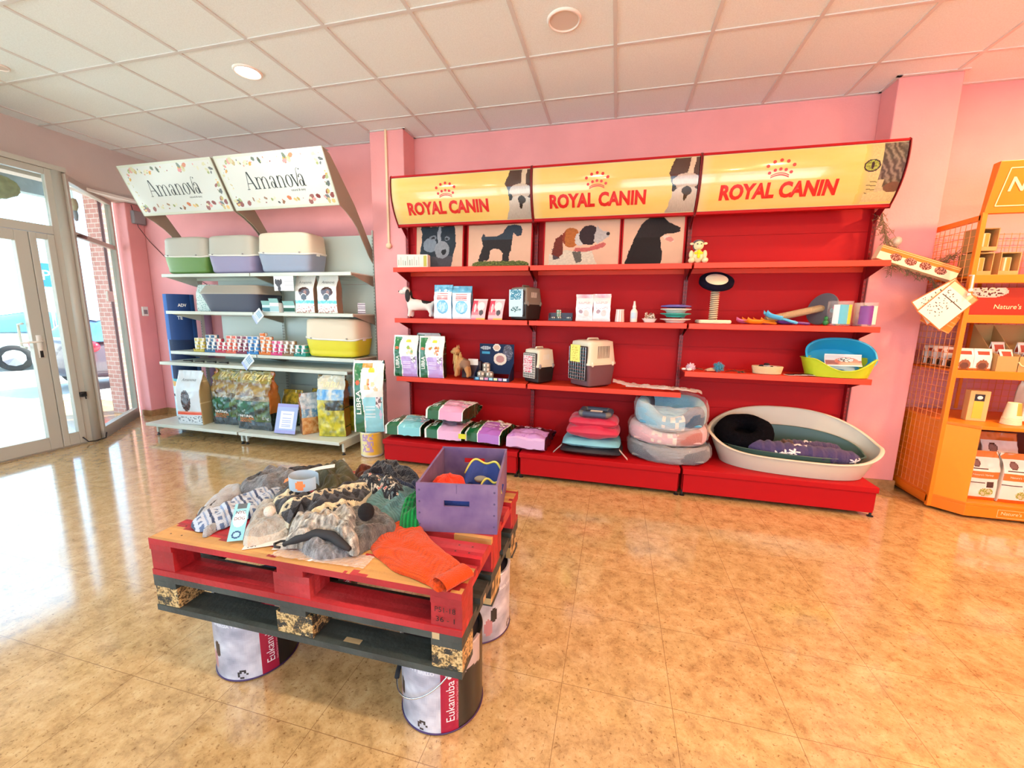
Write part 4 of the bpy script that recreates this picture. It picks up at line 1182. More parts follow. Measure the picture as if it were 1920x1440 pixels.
# second shelf, middle bay -----------------------------------------------------
mat('can_silver', '#c9c4bc', rough=.25, metal=.9)
def can(label, loc, r, h, c1, c2, group=None, name='food_can'):
    t = thing(name, label, 'food can', loc, 0, group)
    MB().lathe([(r*.9, 0), (r, .003), (r, h-.003), (r*.93, h), (r*.9, h-.003), (.0001, h-.003)], 28, cap=False).build('can_body', 'can_silver', t, smooth=False)
    MB().lathe([(r+.0006, h*.07), (r+.0006, h*.93)], 40, cols=lambda u, v, k: c1 if (u*6) % 1 < .55 else c2, cap=False).lathe([(r+.0008, h*.4), (r+.0008, h*.6)], 40, cols=lambda u, v, k: c2, cap=False).build('paper_label', 'print', t)
    return t
t = thing('display_tray', 'clear black tray of tiny tins on the middle red shelf', 'display tray', (-.372, -.08, Z2+.001))
MB().b2(-.105, .105, -.035, .035, 0, .004).b2(-.105, .105, .03, .034, 0, .07).b2(-.105, .105, -.035, -.032, 0, .022).b2(-.105, -.102, -.03, .03, 0, .065).b2(.102, .105, -.03, .03, 0, .065).build('tray_body', mat('smoke_plastic', '#2c2020', rough=.1, transp=.35), t)
tc1 = can('small white tin left in the black tray', (-.44, -.08, Z2+.007), .019, .028, '#e8e4da', '#6d5a3c', 'tiny tins in the black tray')
dup(tc1, (-.385, -.08, Z2+.007), 0, 'small white tin in the middle of the black tray')
dup(tc1, (-.30, -.08, Z2+.007), 0, 'small white tin right in the black tray')
for k in range(3):
    can(['lowest striped can of the stack in the black tray', 'middle striped can of the stack in the black tray', 'topmost striped can of the stack in the black tray'][k], (-.395, -.048, Z2+.006+k*.031), .022, .03, '#e8e2da', '#3c7a58', 'stacked cans in the black tray')
def kitten(face, s, v):
    if face != 'f': return '#e8c8cc'
    if v > .86: return mixc('#e6a0b4', '#f3e0e4', abs(s-.5)*2)
    if inel(s, v, .3, .36, .12, .07): return '#9c7a80'
    if inel(s, v, .62, .3, .16, .12): return '#e9c3bc'
    if .44 < v < .7 and (v*26) % 1 < .3 and .15 < s < .85 and fbm(s*9, v*30) > -.1: return '#e3a9b0'
    return '#f3e6e6'
bag('food_bag', 'white and pink pouch, left of the pair on the middle shelf', 'food bag', (-.168, -.05, Z2+.001), 0, .148, .05, .232, kitten, seed=5, group='white and pink pouches')
bag('food_bag', 'white and pink pouch, right of the pair on the middle shelf', 'food bag', (-.02, -.05, Z2+.001), 0, .148, .05, .236, kitten, seed=6, group='white and pink pouches')
t = thing('paper_cup', 'white paper cup with pink print on the middle shelf', 'cup', (.135, -.075, Z2+.001))
MB().lathe([(.04, 0), (.033, .1), (.035, .105), (.031, .105), (.036, .004), (.0001, .004)], 28, cols=lambda u, v, k: ('#e7b4a8' if v < .12 and (u*18) % 1 < .5 else '#f0e4de'), cap=False).build('cup_body', 'print', t, smooth=True)
t = thing('spray_bottle', 'slim white bottle with a pointed cap on the red shelf', 'bottle', (.25, -.075, Z2+.001))
MB().lathe([(.026, 0), (.029, .004), (.029, .085), (.024, .1), (.013, .112), (.013, .12)], 28).build('bottle_body', 'white_plastic', t, smooth=True)
MB().lathe([(.014, .119), (.014, .13), (.009, .15), (.007, .175), (.0001, .176)], 20).build('cap', 'white_plastic', t, smooth=True)
MB().lathe([(.0295, .03), (.0295, .08)], 28, cap=False, a0=-2.4, a1=-.7, cols=lambda u, v, k: '#d6e6cc' if k else '#bcd4e0').build('bottle_label', 'print', t)
t = thing('treat_dish', 'shallow white dish filled with small brown treats', 'dish', (.378, -.075, Z2+.001))
m = MB(); tub(m, .04, .03, .06, .045, .03, rim=.004); m.build('dish_body', 'white_plastic', t, smooth=True)
m = MB(); rr = random.Random(9)
for k in range(60): m.ball((rr.uniform(-.038, .038), rr.uniform(-.022, .025), .03+rr.uniform(0, .05)*(1-abs(rr.uniform(-1, 1))*.5)), rr.uniform(.006, .01), 6, 5, col=rr.choice(['#b38a70', '#d7c0a2', '#8f6a58', '#e3d2c0']))
o = m.build('treats', 'print', t); o['kind'] = 'stuff'
for k, (c, z, lab) in enumerate((('#e9e2d6', 0, 'white plastic bowl, lowest of the stack of bowls'), ('#3aa79c', .045, 'teal plastic bowl in the stack of bowls'), ('#e9e2d6', .082, 'white plastic bowl under the purple one'), ('#6f68b8', .122, 'purple plastic bowl, topmost of the stack'))):
    t = thing('pet_bowl', lab, 'bowl', (.585, -.045, Z2+.001+z), 0, 'stacked pet bowls')
    MB().lathe([(.07, 0), (.075, .008), (.085, .018), (.118, .026), (.122, .031), (.116, .034), (.085, .03), (.07, .012), (.0001, .01)] if k != 3 else [(.06, 0), (.075, .004), (.115, .008), (.122, .014), (.115, .02), (.06, .028), (.0001, .03)], 40, cols=lambda u, v, kk: c, cap=False).build('bowl_body', 'print', t, smooth=True)

# second shelf, right bay ------------------------------------------------------
mat('rope', '#d6c6a4', rough=.95); mat('navy_fur', '#171426', rough=1, spec=.1, bump=1, bscale=150); mat('cream_fur', '#efe4c0', rough=1, bump=.6, bscale=150, sheen=.4)
mat('scratch_grey', '#6b6a70', rough=.95, bump=.5, bscale=200); mat('sisal', '#bda27a', rough=.95, bump=.8, bscale=180)
t = thing('scratching_post', 'cat scratching post with a round navy and cream top', 'scratching post', (.877, -.04, Z2+.001))
MB().b2(-.12, .12, -.1, .1, 0, .03).build('base_board', 'cream_fur', t, bevel=.012)
m = MB().lathe([(.024, .03), (.024, .28)], 20); m.build('post', mat('post_brown', '#8c7560', rough=.8), t)
m = MB(); P = [(.029*math.cos(a), .029*math.sin(a), .034+.24*a/(2*PI*14)) for a in [2*PI*14*i/420 for i in range(421)]]
m.tube(P, .0055, 6).build('rope_winding', 'rope', t, smooth=True)
tilt = Matrix.Translation((0, 0, .335)) @ Matrix.Rotation(.62, 4, 'X')
MB().lathe([(.0001, -.03), (.10, -.03), (.13, -.01), (.13, .014), (.105, .03), (.09, .022)], 40, tilt).build('top_cushion', 'navy_fur', t, smooth=True)
MB().lathe([(.0001, .03), (.07, .029), (.088, .02), (.1, .012)], 40, tilt, cap=False).build('top_pad', 'cream_fur', t, smooth=True)
t = thing('scratching_post', 'sisal scratching pole lying on its side with a grey disc base', 'scratching post', (1.66, .06, Z2+.001), 0)
xf = Matrix.Translation((.01, 0, .125)) @ Matrix.Rotation(-1.32, 4, 'Y') @ Matrix.Rotation(PI, 4, 'X')
dsc = Matrix.Translation((.03, 0, .128)) @ Matrix.Rotation(.45, 4, 'Z') @ Matrix.Rotation(-1.32, 4, 'Y')
MB().lathe([(.0001, -.008), (.128, -.008), (.128, .008), (.0001, .008)], 48, dsc, cap=False).build('disc_base', 'scratch_grey', t, bevel=.003)
pl = MB().tube([dsc @ Vector((0, 0, 0)), dsc @ Vector((0, 0, .02)), Vector((-.38, -.06, .035))], .028, 24).build('pole', 'sisal', t, smooth=False)
MB().tube([Vector((-.235, -.036, .068)), Vector((-.227, -.0345, .07))], .0295, 24).build('pole_band', 'scratch_grey', pl)
def scoop(label, loc, rz, paint, tilt=.0):
    t = thing('litter_scoop', label, 'litter scoop', loc, rz, 'plastic scoops on the red shelf')
    M = Matrix.Rotation(tilt, 4, 'Y')
    m = MB().grid(lambda u, v: M @ Vector((-.06+.12*u, (v-.5)*.10*(1-.15*u), .005+.03*abs(2*v-1)**4+.022*(1-u)**6)), 14, 14)
    m.build('scoop_blade', paint, t, solid=.003, smooth=True)
    MB().tube([M @ Vector((.055, 0, .012)), M @ Vector((.08, 0, .018)), M @ Vector((.17, 0, .01)), M @ Vector((.18, 0, .008))], [.012, .01, .012, .008], 10).build('handle', paint, t, smooth=True)
mat('p_orange', '#f08a1e', rough=.35); mat('p_blue', '#4fb8e6', rough=.35); mat('p_purple', '#6c3f8c', rough=.35); mat('p_pink', '#d86a96', rough=.35); mat('p_green', '#1f7a3c', rough=.4)
scoop('orange litter scoop at the left end of the scoops', (1.16, -.09, Z2+.002), .15, 'p_orange')
scoop('pink litter scoop under the orange one', (1.12, -.03, Z2+.002), -.2, 'p_pink')
scoop('light blue litter scoop on top of the scoops', (1.29, -.10, Z2+.045), -.05, 'p_blue', .22)
scoop('purple litter scoop with its handle toward the grey disc', (1.40, -.04, Z2+.002), .03, 'p_purple')
scoop('second orange litter scoop beneath the light blue one', (1.26, -.03, Z2+.002), .3, 'p_orange')
def toytub(label, loc, w, h, cf, toys):
    t = thing('toy_tub', label, 'tub', loc, 0, 'clear tubs of toys')
    m = MB().lathe([(w*.42, 0), (w*.5, .006), (w*.5, h-.004), (w*.52, h)], 36, cap=False); m.build('tub_wall', mat('tub_clear', '#f4ece8', rough=.1, transp=.72), t, smooth=True)
    MB().lathe([(w*.501, h*.08), (w*.501, h*.85)], 40, cols=cf, cap=False, a0=-2.5, a1=-.85).build('tub_label', 'print', t, smooth=True)
    m = MB(); rr = random.Random(len(label))
    for k in range(26): m.ball((rr.uniform(-.3, .3)*w, rr.uniform(-.3, .3)*w, rr.uniform(.1, .8)*h), w*.12, 8, 6, col=rr.choice(toys))
    m.build('toys', 'print', t)['kind'] = 'stuff'
toytub('clear tub of toys with a white and grey label', (1.758, -.06, Z2+.001), .155, .185, lambda u, v, k: '#e8ecea' if u < .3 else ('#3f4a52' if v < .5 else ('#5fb6c8' if u < .75 else '#e0c040')), ['#3f4a52', '#d8467a', '#e0c040', '#5fb6c8', '#8fae3a'])
toytub('clear tub of toys with a purple label at the shelf end', (1.925, -.06, Z2+.001), .145, .175, lambda u, v, k: '#7c2f86' if u < .7 and v < .75 else '#e8dccc', ['#7c5a3a', '#a03a4a', '#5a7a3a', '#7c2f86'])
tag(MB().ball((0, 0, .022), (.02, .02, .022)).ball((0, 0, .055), (.014, .014, .016)).build('rubber_toy', 'p_green', None, (1.662, -.09, Z2+.001), smooth=True), 'small green rubber toy between the grey disc and the tubs', 'toy')

# third shelf, left bay --------------------------------------------------------
W_, D_, H_ = .25, .10, .405
for i, (x, y, rz, lab, pc) in enumerate(((-1.90, -.05, .12, 'green and white food bag with a lilac panel, nearest the pillar', '#b79ad6'), (-1.62, -.055, .10, 'green and white food bag with a lilac panel, beside the terrier figurine', '#b79ad6'), (-1.735, .10, .05, 'green and white food bag standing behind the front pair', '#b79ad6'))):
    bag('food_bag', lab, 'food bag', (x, y, Z3+.001), rz, W_, D_, H_+(.02 if i == 2 else 0), libra(pc, i), libra_texts(W_, H_), seed=i+10, group='green and white bags on the red shelf')
coat_mat('yorkie_coat', '#b98a55', [(.07, 0, .14, .06, '#8a6a52')])
t = thing('dog_figurine', 'tan terrier figurine standing with lifted head', 'figurine', (-1.36, -.05, Z3+.002), .0)
skin_body('body', [(.02, 0, .155, .045), (.07, 0, .15, .045), (.10, .0, .13, .035), (.12, 0, .17, .01), (-.005, 0, .20, .038), (-.012, 0, .23, .03),
    (-.005, -.028, .10, .022), (-.005, -.03, .05, .018), (-.012, -.03, .016, .018), (-.005, .028, .10, .022), (-.005, .03, .05, .018), (-.012, .03, .016, .018),
    (.10, -.028, .09, .024), (.115, -.03, .045, .016), (.105, -.03, .014, .018), (.10, .028, .09, .024), (.115, .03, .045, .016), (.105, .03, .014, .018)],
    [(0, 1), (1, 2), (2, 3), (0, 4), (4, 5), (0, 6), (6, 7), (7, 8), (0, 9), (9, 10), (10, 11), (2, 12), (12, 13), (13, 14), (2, 15), (15, 16), (16, 17)], 'yorkie_coat', t)
h_ = MB().ball((-.02, 0, .265), (.04, .038, .036)).ball((-.052, 0, .255), (.022, .02, .018)).build('head', 'yorkie_coat', t, smooth=True)
MB().ball((-.074, 0, .262), (.007, .008, .006)).build('nose', 'black_plastic', h_, smooth=True)
m = MB(); rr = random.Random(2)
for k in range(70):
    a = rr.uniform(0, 2*PI); r = .045; z = rr.uniform(.15, .26)
    p = Vector((r*math.cos(a)*.8, r*math.sin(a), z)); m.tube([p, p+Vector((rr.uniform(-.008, .008), rr.uniform(-.008, .008), -.05)), p+Vector((rr.uniform(-.014, .014), rr.uniform(-.014, .014), -.09))], [.005, .004, .001], 5)
m.build('long_hair', mat('tan_hair', '#c9a468', rough=.7), t, smooth=True)['kind'] = 'stuff'
for sy in (-1, 1):
    MB().prism([(-.012, .29), (.012, .29), (.002, .325)], sy*.022-.004, sy*.022+.004, 'Y').build('ear', 'yorkie_coat', h_)
    MB().ball((-.05, sy*.016, .275), .005).build('eye', 'black_plastic', h_, smooth=True)
t = thing('harness_box', 'dark box lying behind the terrier figurine', 'box', (-1.245, .06, Z3+.001), 0)
MB().b2(-.1, .1, -.05, .05, 0, .17).build('box_body', mat('dark_box', '#3a2226', rough=.5), t, bevel=.004)
MB().b2(-.03, .07, -.052, -.05, .13, .19).build('box_label', 'white_plastic', t)
mat('navy_card', '#16284a', rough=.45)
t = thing('counter_display', 'navy cardboard counter display with round food pictures', 'display', (-1.0, -.03, Z3+.001), -.04)
MB().prism([(-.08, 0), (-.08, .05), (-.06, .07), (.05, .15), (.08, .16), (.08, 0)], -.175, -.171, 'X').prism([(-.08, 0), (-.08, .05), (-.06, .07), (.05, .15), (.08, .16), (.08, 0)], .171, .175, 'X').b2(-.171, .171, -.08, .08, 0, .004).b2(-.171, .171, -.08, -.077, .004, .035).build('tray_body', 'navy_card', t)
def navy(u, v):
    if inel(u, v, .18, .86, .15, .06): return '#d8e4ea' if (u*30) % 1 < .7 else '#16284a'
    if .06 < u < .30 and .66 < v < .74: return '#3f9ac0'
    if inel(u, v, .5, .88, .11, .12): return '#d9b8a0' if inel(u, v, .5, .88, .08, .09) else '#ece4d8'
    if inel(u, v, .60, .5, .19, .2): return '#c08a84' if inel(u, v, .60, .5, .12, .12) else '#eadccb'
    if inel(u, v, .82, .72, .14, .26): return shade('#7a7a8a', .6+.8*abs(fbm(u*14, v*14)))
    return '#16284a'
MB().grid(lambda u, v: ((u-.5)*.35, .075, .05+v*.29), 60, 50, navy).build('back_card', 'print_matt', t, solid=.003)
m = MB()
for k in range(7): m.b2(-.16+k*.046, -.125+k*.046, -.0815, -.08, .008, .03, col=['#7ac0de', '#e8d8c0', '#d890b0', '#9ad0e0', '#e8e0a0', '#c8a0d0', '#e0e8e8'][k])
m.build('coloured_stripe', 'print', t)
c0 = can('white food can, front left in the navy display', (-1.12, -.06, Z3+.006), .036, .075, '#e6ddcc', '#8a8272', 'cans in the navy display')
dup(c0, (-1.035, -.06, Z3+.006), -.04, 'white food can, front right in the navy display')
dup(c0, (-1.085, -.005, Z3+.006), 0, 'white food can behind, carrying another can, in the navy display')
dup(c0, (-1.085, -.005, Z3+.082), 0, 'white food can standing on another can in the navy display')
# clear plastic packs hanging over the shelf end
t = thing('clear_pack', 'long clear plastic pack lying over the end of the middle shelf', 'plastic pack', (.47, -.10, Z3+.002), -.05)
def film(u, v):
    x = (u-.5)*.72; y = (v-.5)*.10+.02*math.sin(u*7); dr = max(0, x-.22)
    return (x, y, .018+.02*abs(fbm(u*9, v*5, 2))+.02*math.sin(PI*v)*(1-u*.4) + .10*(max(0, .25-u)*2)**1.5 - .16*dr)
MB().grid(film, 60, 12).build('film', mat('clear_film', '#e8dcd8', rough=.15, spec=.8, transp=.62), t, smooth=True, solid=.001)
m = MB()
for k in range(5): m.tube([(-.25+i*.06, -.03+k*.013+.006*math.sin(i+k), .02-.16*max(0, -.25+i*.06-.22)) for i in range(10)], .0025, 6)
m.build('white_sticks', mat('stick_beige', '#d8c8b8', rough=.6), t, smooth=True)

# third shelf, right bay -------------------------------------------------------
def fluffy(name, label, loc, r, paint, extra=None, grp='feather and fur cat toys'):
    t = thing(name, label, 'cat toy', loc, 0, grp)
    m = MB(); rr = random.Random(len(label))
    m.ball((0, 0, r*.9), r*.7, 12, 8)
    for k in range(170):
        d = Vector((rr.uniform(-1, 1), rr.uniform(-1, 1), rr.uniform(-.7, 1))).normalized(); p = Vector((0, 0, r*.9))
        m.tube([p+d*r*.6, p+d*r*rr.uniform(1, 1.35)+Vector((0, 0, -.1*r))], [.003, .0008], 4)
    m.build('fur_ball', paint, t, smooth=True)
    if extra: extra(t)
mat('fur_pink', '#f0d0dc', rough=1, sheen=.5); mat('fur_teal', '#2a8aa4', rough=1, sheen=.5); mat('feather_brown', '#4a3c30', rough=.9)
def ex1(t):
    MB().ball((-.05, 0, .01), (.02, .012, .01)).ball((-.015, -.03, .01), (.02, .012, .01)).build('mouse_body', 'white_plastic', t, smooth=True)
    MB().tube([(.02, 0, .02), (.06, -.01, .02), (.10, 0, .008)], .003, 6).build('stick', 'black_plastic', t)
fluffy('feather_toy', 'pink and white fluffy cat toy at the left end of its shelf', (.735, -.07, Z3R+.002), .032, 'fur_pink', ex1)
def ex2(t): MB().tube([(-.02, 0, .02), (-.06, -.01, .018), (-.10, .01, .006)], [.008, .012, .005], 8).tube([(-.03, -.02, .01), (-.09, -.02, .006)], .006, 8).build('wood_peg', mat('peg_tan', '#c9a884', rough=.6), t, smooth=True)
fluffy('feather_toy', 'teal fluffy ball cat toy on the red shelf', (.95, -.06, Z3R+.002), .04, 'fur_teal', ex2)
t = thing('feather_toy', 'dark brown feather cat toy hanging over the shelf edge', 'cat toy', (1.095, -.115, Z3R+.004), 0, 'feather and fur cat toys')
m = MB(); rr = random.Random(8)
for k in range(9):
    a = -2.6+k*.32; L_ = .05+.02*rr.random(); d = Vector((math.cos(a), math.sin(a)*.5, rr.uniform(-.1, .5))); q = Vector((-d.y, d.x, 0)).normalized()*.009
    m.add([Vector((0, 0, .01)), d*L_*.5+q, d*L_, d*L_*.5-q], [(0, 1, 2, 3)])
m.build('feathers', 'feather_brown', t, solid=.001)['kind'] = 'stuff'
MB().tube([(0, 0, .012), (-.05, .02, .012), (-.10, .015, .004)], .003, 6).build('stick', 'black_plastic', t)
t = thing('wicker_basket', 'small oval wicker basket filled with dark cat toys', 'basket', (1.315, -.05, Z3R+.002))
m = MB()
for j in range(7):
    z = .004+j*.0085; k = 1+.018*j
    m.tube([((.098*k)*math.cos(2*PI*i/48), (.06*k)*math.sin(2*PI*i/48), z+.003*math.sin(i*PI*(1 if j % 2 else 1)+j*PI)) for i in range(48)], .006, 6, closed=True)
m.build('woven_side', mat('wicker', '#d9c096', rough=.8), t, smooth=True)
MB().lathe([(.0001, .002), (.9, .002), (.9, .006), (.0001, .006)], 32, Matrix.Diagonal((.1, .063, 1, 1)), cap=False).build('basket_floor', 'wicker', t)
m = MB()
for k in range(26): 
    a = rr.uniform(0, 2*PI); r = rr.uniform(0, .8); m.ball((.085*r*math.cos(a), .05*r*math.sin(a), .045+rr.uniform(0, .035)*(1-r)), (rr.uniform(.015, .03), .012, .01), 8, 6, rot=Matrix.Rotation(rr.uniform(0, 3), 4, 'Z'), col=rr.choice(['#1c1c26', '#2d2a3a', '#c8c0c0', '#3a2a2a']))
m.build('toys', 'print_matt', t)['kind'] = 'stuff'
for k, (x, rz) in enumerate(((1.49, .3), (1.545, .1), (1.60, -.1))):
    t = thing('card_packet', ['flat dark packet with a white border nearest the wicker basket', 'flat dark packet in the middle, between basket and green bed', 'flat dark packet nearest the lime green bed'][k], 'packet', (x-.01, -.085, Z3R+.002+k*.003), rz, 'flat packets on the red shelf')
    MB().b2(-.045, .045, -.03, .03, 0, .002).build('card', 'white_plastic', t)
    MB().b2(-.036, .036, -.022, .024, .002, .006).build('blister', 'black_plastic', t, bevel=.002)
mat('bed_blue', '#2aa6d4', rough=.35); mat('bed_lime', '#b9cf2a', rough=.35)
def oval_bed(t, rx, ry, h, dip, paint, part='bed_shell', tiltx=0, thick=.006, flare=1.16):
    def rimz(u):
        a = 2*PI*u; s = math.sin(a)
        f = 1
        d = abs(((u-.75+.5) % 1)-.5)          # distance from the front (-Y)
        if d < .16: f = 1-dip*(.5+.5*math.cos(PI*d/.16))
        return f
    m = MB(); tub(m, rx, ry, rx*flare, ry*flare, h, th=thick, n=2.3, rim=.008, rimz=rimz, seg=72)
    return m.build(part, paint, t, smooth=True)
t = thing('dog_bed', 'lime green oval plastic pet bed with a scooped front', 'pet bed', (1.81, -.02, Z3R+.002), 0)
oval_bed(t, .205, .125, .14, .62, 'bed_lime', flare=1.2)
t = thing('dog_bed', 'bright blue plastic pet bed tipped up inside the lime green one', 'pet bed', (1.825, .085, Z3R+.10), 0)
t.rotation_euler = (1.0, 0, 0)
oval_bed(t, .20, .125, .13, .0, 'bed_blue', flare=1.18)
t = thing('product_card', 'white card with a dog bed picture lying in the blue bed', 'card', (1.845, -.045, Z3R+.085), 0)
t.rotation_euler = (-.35, 0, 0)
def bedcard(u, v):
    if v < .08 or v > .9 or u < .03: return '#e6e8ea'
    if inel(u, v, .6, .45, .33, .3): return '#c9786a' if not inel(u, v, .58, .55, .22, .18) else ('#3b4a56' if fbm(u*16, v*16) > 0 else '#dfe4e8')
    return '#c4cfd8' if v > .5 else '#9c6a6a'
MB().grid(lambda u, v: ((u-.5)*.25, .01*math.sin(v*3), v*.095), 50, 24, bedcard).build('card_print', 'print', t, solid=.001)
t2 = thing('dried_branch', 'dried twig bunch hanging down beside the sign with the cat face', 'branch', (2.03, .12, 2.20))
def twigs(t, path, n, spread, seed, leafy=False, L0=.12):
    rr = random.Random(seed); P = [Vector(p) for p in path]; m = MB()
    m.tube(P, .004, 5)
    for k in range(n):
        f = rr.random()*(len(P)-1); i = min(int(f), len(P)-2); p = P[i].lerp(P[i+1], f-i)
        d = (P[i+1]-P[i]).normalized()*rr.uniform(.2, 1) + Vector((rr.uniform(-1, 1), rr.uniform(-1, 1), rr.uniform(-1, 1)))*spread
        L_ = L0*rr.uniform(.4, 1); q = p+d*L_*.5+Vector((0, 0, rr.uniform(-.02, .02))); e = p+d*L_
        m.tube([p, q, e], [.0022, .0018, .0006], 4, caps=False)
        for g in range(3):
            s = q.lerp(e, rr.random()); m.tube([s, s+Vector((rr.uniform(-1, 1), rr.uniform(-1, 1), rr.uniform(-1, 1)))*.022], [.0022, .0006], 4, caps=False)
    return m.build('twigs', mat('twig', '#8a7252', rough=.9), t)
twigs(t2, [(-.02, -.02, .03), (0, -.03, -.08), (.03, -.05, -.20), (.06, -.05, -.30), (.085, -.06, -.38)], 150, .55, 5)
# ---------------------------------------------------------------- goods lying on the red base decks
def lay(w, d, h, puff): return Matrix.Translation((0, 0, d/2+puff*d*.42)) @ LAY
def mealbag(face, s, v):
    if face in 'rl': return '#3a1c30'
    if v < .04: return '#d8b4e0'
    if v < .45: return '#c99ad8' if fbm(s*9, v*9) > -.3 else '#b885ca'
    if v < .62: return '#2c1620' if v < .52 else ('#7a3a4a' if .25 < s < .7 else '#2c1620')
    if v < .85: return '#b07cc4' if s > .15 else '#8a5a9c'
    return '#2a1420' if v < .95 else '#8a5a8c'
for i, (x, y, z, rz, pc, lab, w_) in enumerate((
    (-1.785, -.385, ZB, .04, '#7fd0d6', 'large food bag with an aqua panel lying at the left end of the red base', .36),
    (-1.375, -.395, ZB, .0, '#e8b4d8', 'large food bag with a pink panel lying flat under another bag', .36),
    (-1.36, -.40, ZB+.185, -.06, '#e8a8c8', 'large food bag with a pink panel lying on top of another bag', .37),
    (-1.0, -.385, ZB, -.10, '#b070c8', 'large food bag with a violet panel lying between the stack and the purple bags', .34))):
    d_, h_ = .125, (.50 if i != 3 else .52); pf = .38
    bag('food_bag', lab, 'food bag', (x, y, z+.001), rz, w_, d_, h_, libra(pc, i+20), [('LIBRA', -w_*.33, h_*.22, dict(height=w_*.13, rot=PI/2, bold=.02, col='#eef4ea', width=h_*.22))], seed=i+30, xf=lay(w_, d_, h_, pf), puff=pf, wr=.009, group='large bags lying on the red base')
t = thing('price_tag', 'small yellow tag between the lying bags', 'tag', (-1.175, -.425, ZB+.075), 0)
MB().b2(-.035, .035, -.003, .0, 0, .045).build('tag_card', mat('tag_yellow', '#dfe03a', rough=.6), t)
bag('food_bag', 'purple food bag with dark lettering band lying beside the uprights', 'food bag', (-.60, -.415, ZB+.001), -.06, .345, .12, .46, mealbag, [('canine', 0, .25, dict(width=.16, col='#e8d8e8', bold=.02))], seed=41, xf=lay(.345, .12, .46, .35), puff=.35, wr=.011)
# cushions in a stack -----------------------------------------------------------
mat('satin_crimson', '#c01540', rough=.42, sheen=.3, bump=.35, bscale=14); mat('satin_aqua', '#7cc3d6', rough=.45, bump=.3, bscale=22); mat('nylon_grey', '#2e2d34', rough=.4, bump=.4, bscale=40)
t = thing('pet_cushion', 'aqua and dark grey cushion in a clear bag, lowest of the cushion stack', 'cushion', (-.045, -.165, ZB+.001), -.02)
m = pillow(MB(), .54, .43, .075, n=30, wr=.012, seed=3); m.build('grey_base', 'nylon_grey', t, smooth=True)
m = pillow(MB(), .50, .40, .075, n=30, xf=Matrix.Translation((0, .0, .06)), wr=.01, seed=8); m.build('aqua_pad', 'satin_aqua', t, smooth=True)
m = MB()
for sx in (-1, 1):
    m.grid(lambda u, v: (sx*(.24+.07*v), -.225+.06*u+.0*v, .085-.075*v+.012*math.sin(u*6)), 6, 6)
m.build('clear_bag', 'clear_film', t, smooth=True)
t = thing('pet_cushion', 'crimson satin cushion folded double in the middle of the stack', 'cushion', (-.035, -.15, ZB+.137), -.03)
pillow(MB(), .46, .38, .12, n=32, wr=.018, seed=5, q=.5).build('lower_fold', 'satin_crimson', t, smooth=True)
pillow(MB(), .43, .34, .10, n=32, xf=Matrix.Translation((-.0, .02, .085)), wr=.016, seed=15, q=.5).build('upper_fold', 'satin_crimson', t, smooth=True)
t = thing('pet_cushion', 'small grey and navy square cushion topmost of the stack', 'cushion', (-.02, -.16, ZB+.137+.183), -.10)
def ring_pt(W, L, r, nexp=8):
    def f(u, v):
        a = 2*PI*u; e = 2/nexp; c, s = math.cos(a), math.sin(a)
        x = W/2*math.copysign(abs(c)**e, c); y = L/2*math.copysign(abs(s)**e, s)
        q = 2*PI*v; n = Vector((c/W, s/L, 0)).normalized()
        rr = r*(1+.12*fbm(u*12, v*2))
        return Vector((x, y, r))+n*rr*math.cos(q)+Vector((0, 0, rr*math.sin(q)))
    return f
def qc(u, v):
    a = (u*4+.5) % 1
    return '#3a4a62' if .28 < a < .72 else '#6a6862'
MB().grid(ring_pt(.24, .20, .026), 72, 12, qc, cu=True, cv=True).build('padded_rim', mat('satin_print', vcol=True, rough=.45), t, smooth=True)
pl = pillow(MB(), .22, .18, .03, n=14).build('inner_pad', 'nylon_grey', t, smooth=True)
MB().b2(-.05, .055, -.045, .035, .033, .035).build('paper_label', 'white_plastic', t)
# wrapped beds -------------------------------------------------------------------
mat('plush_bedgrey', '#7f858c', rough=.95, bump=.5, bscale=120); mat('plush_bedpink', '#dba6ac', rough=.95, bump=.5, bscale=120); mat('plush_bedblue', '#7fb0c8', rough=.95, bump=.5, bscale=120)
def softbed(lab, loc, rz, rx, ry, h, cols, patt, film_k, dip=.35, tilt=(0, 0)):
    t = thing('soft_pet_bed', lab, 'pet bed', loc, rz, 'soft beds wrapped in clear film'); t.rotation_euler = (tilt[0], tilt[1], rz)
    def f(u, v):
        a = 2*PI*u; q = 2*PI*v
        d = abs(((u-.75+.5) % 1)-.5); k = 1-(dip*(.5+.5*math.cos(PI*min(1, d/.14))))
        hh = h*k; r = .058
        c, s = math.cos(a), math.sin(a); e = .75
        x = math.copysign(abs(c)**e, c)*(rx-r); y = math.copysign(abs(s)**e, s)*(ry-r)
        w_ = 1+.05*fbm(u*14, v*3, 2)
        return (x+c*r*math.cos(q)*w_, y+s*r*math.cos(q)*w_, hh/2+hh/2*math.copysign(abs(math.sin(q))**.7, math.sin(q))*w_)
    MB().grid(f, 80, 16, cols, cu=True, cv=True).build('bolster', 'fluffy_print', t, smooth=True)
    pillow(MB(), rx*1.75, ry*1.75, h*.5, patt, n=30, e=3).build('inner_cushion', 'fluffy_print', t, smooth=True)
    def g(u, v):
        a = 2*PI*u; c, s = math.cos(a), math.sin(a)
        k = film_k*(1+.045*fbm(u*16, v*5, 7)); z = h*(.02+1.08*v)+.012*fbm(u*20, v*4, 3)
        rr = k*(1-.06*(2*v-1)**2)
        return (c*rx*rr, s*ry*rr, max(.0, z))
    MB().grid(g, 110, 12, cu=True).build('film_wrap', 'wrap_film', t, smooth=False)
    return t
mat('wrap_film', '#ffffff', rough=.12, spec=.9, transp=.80)
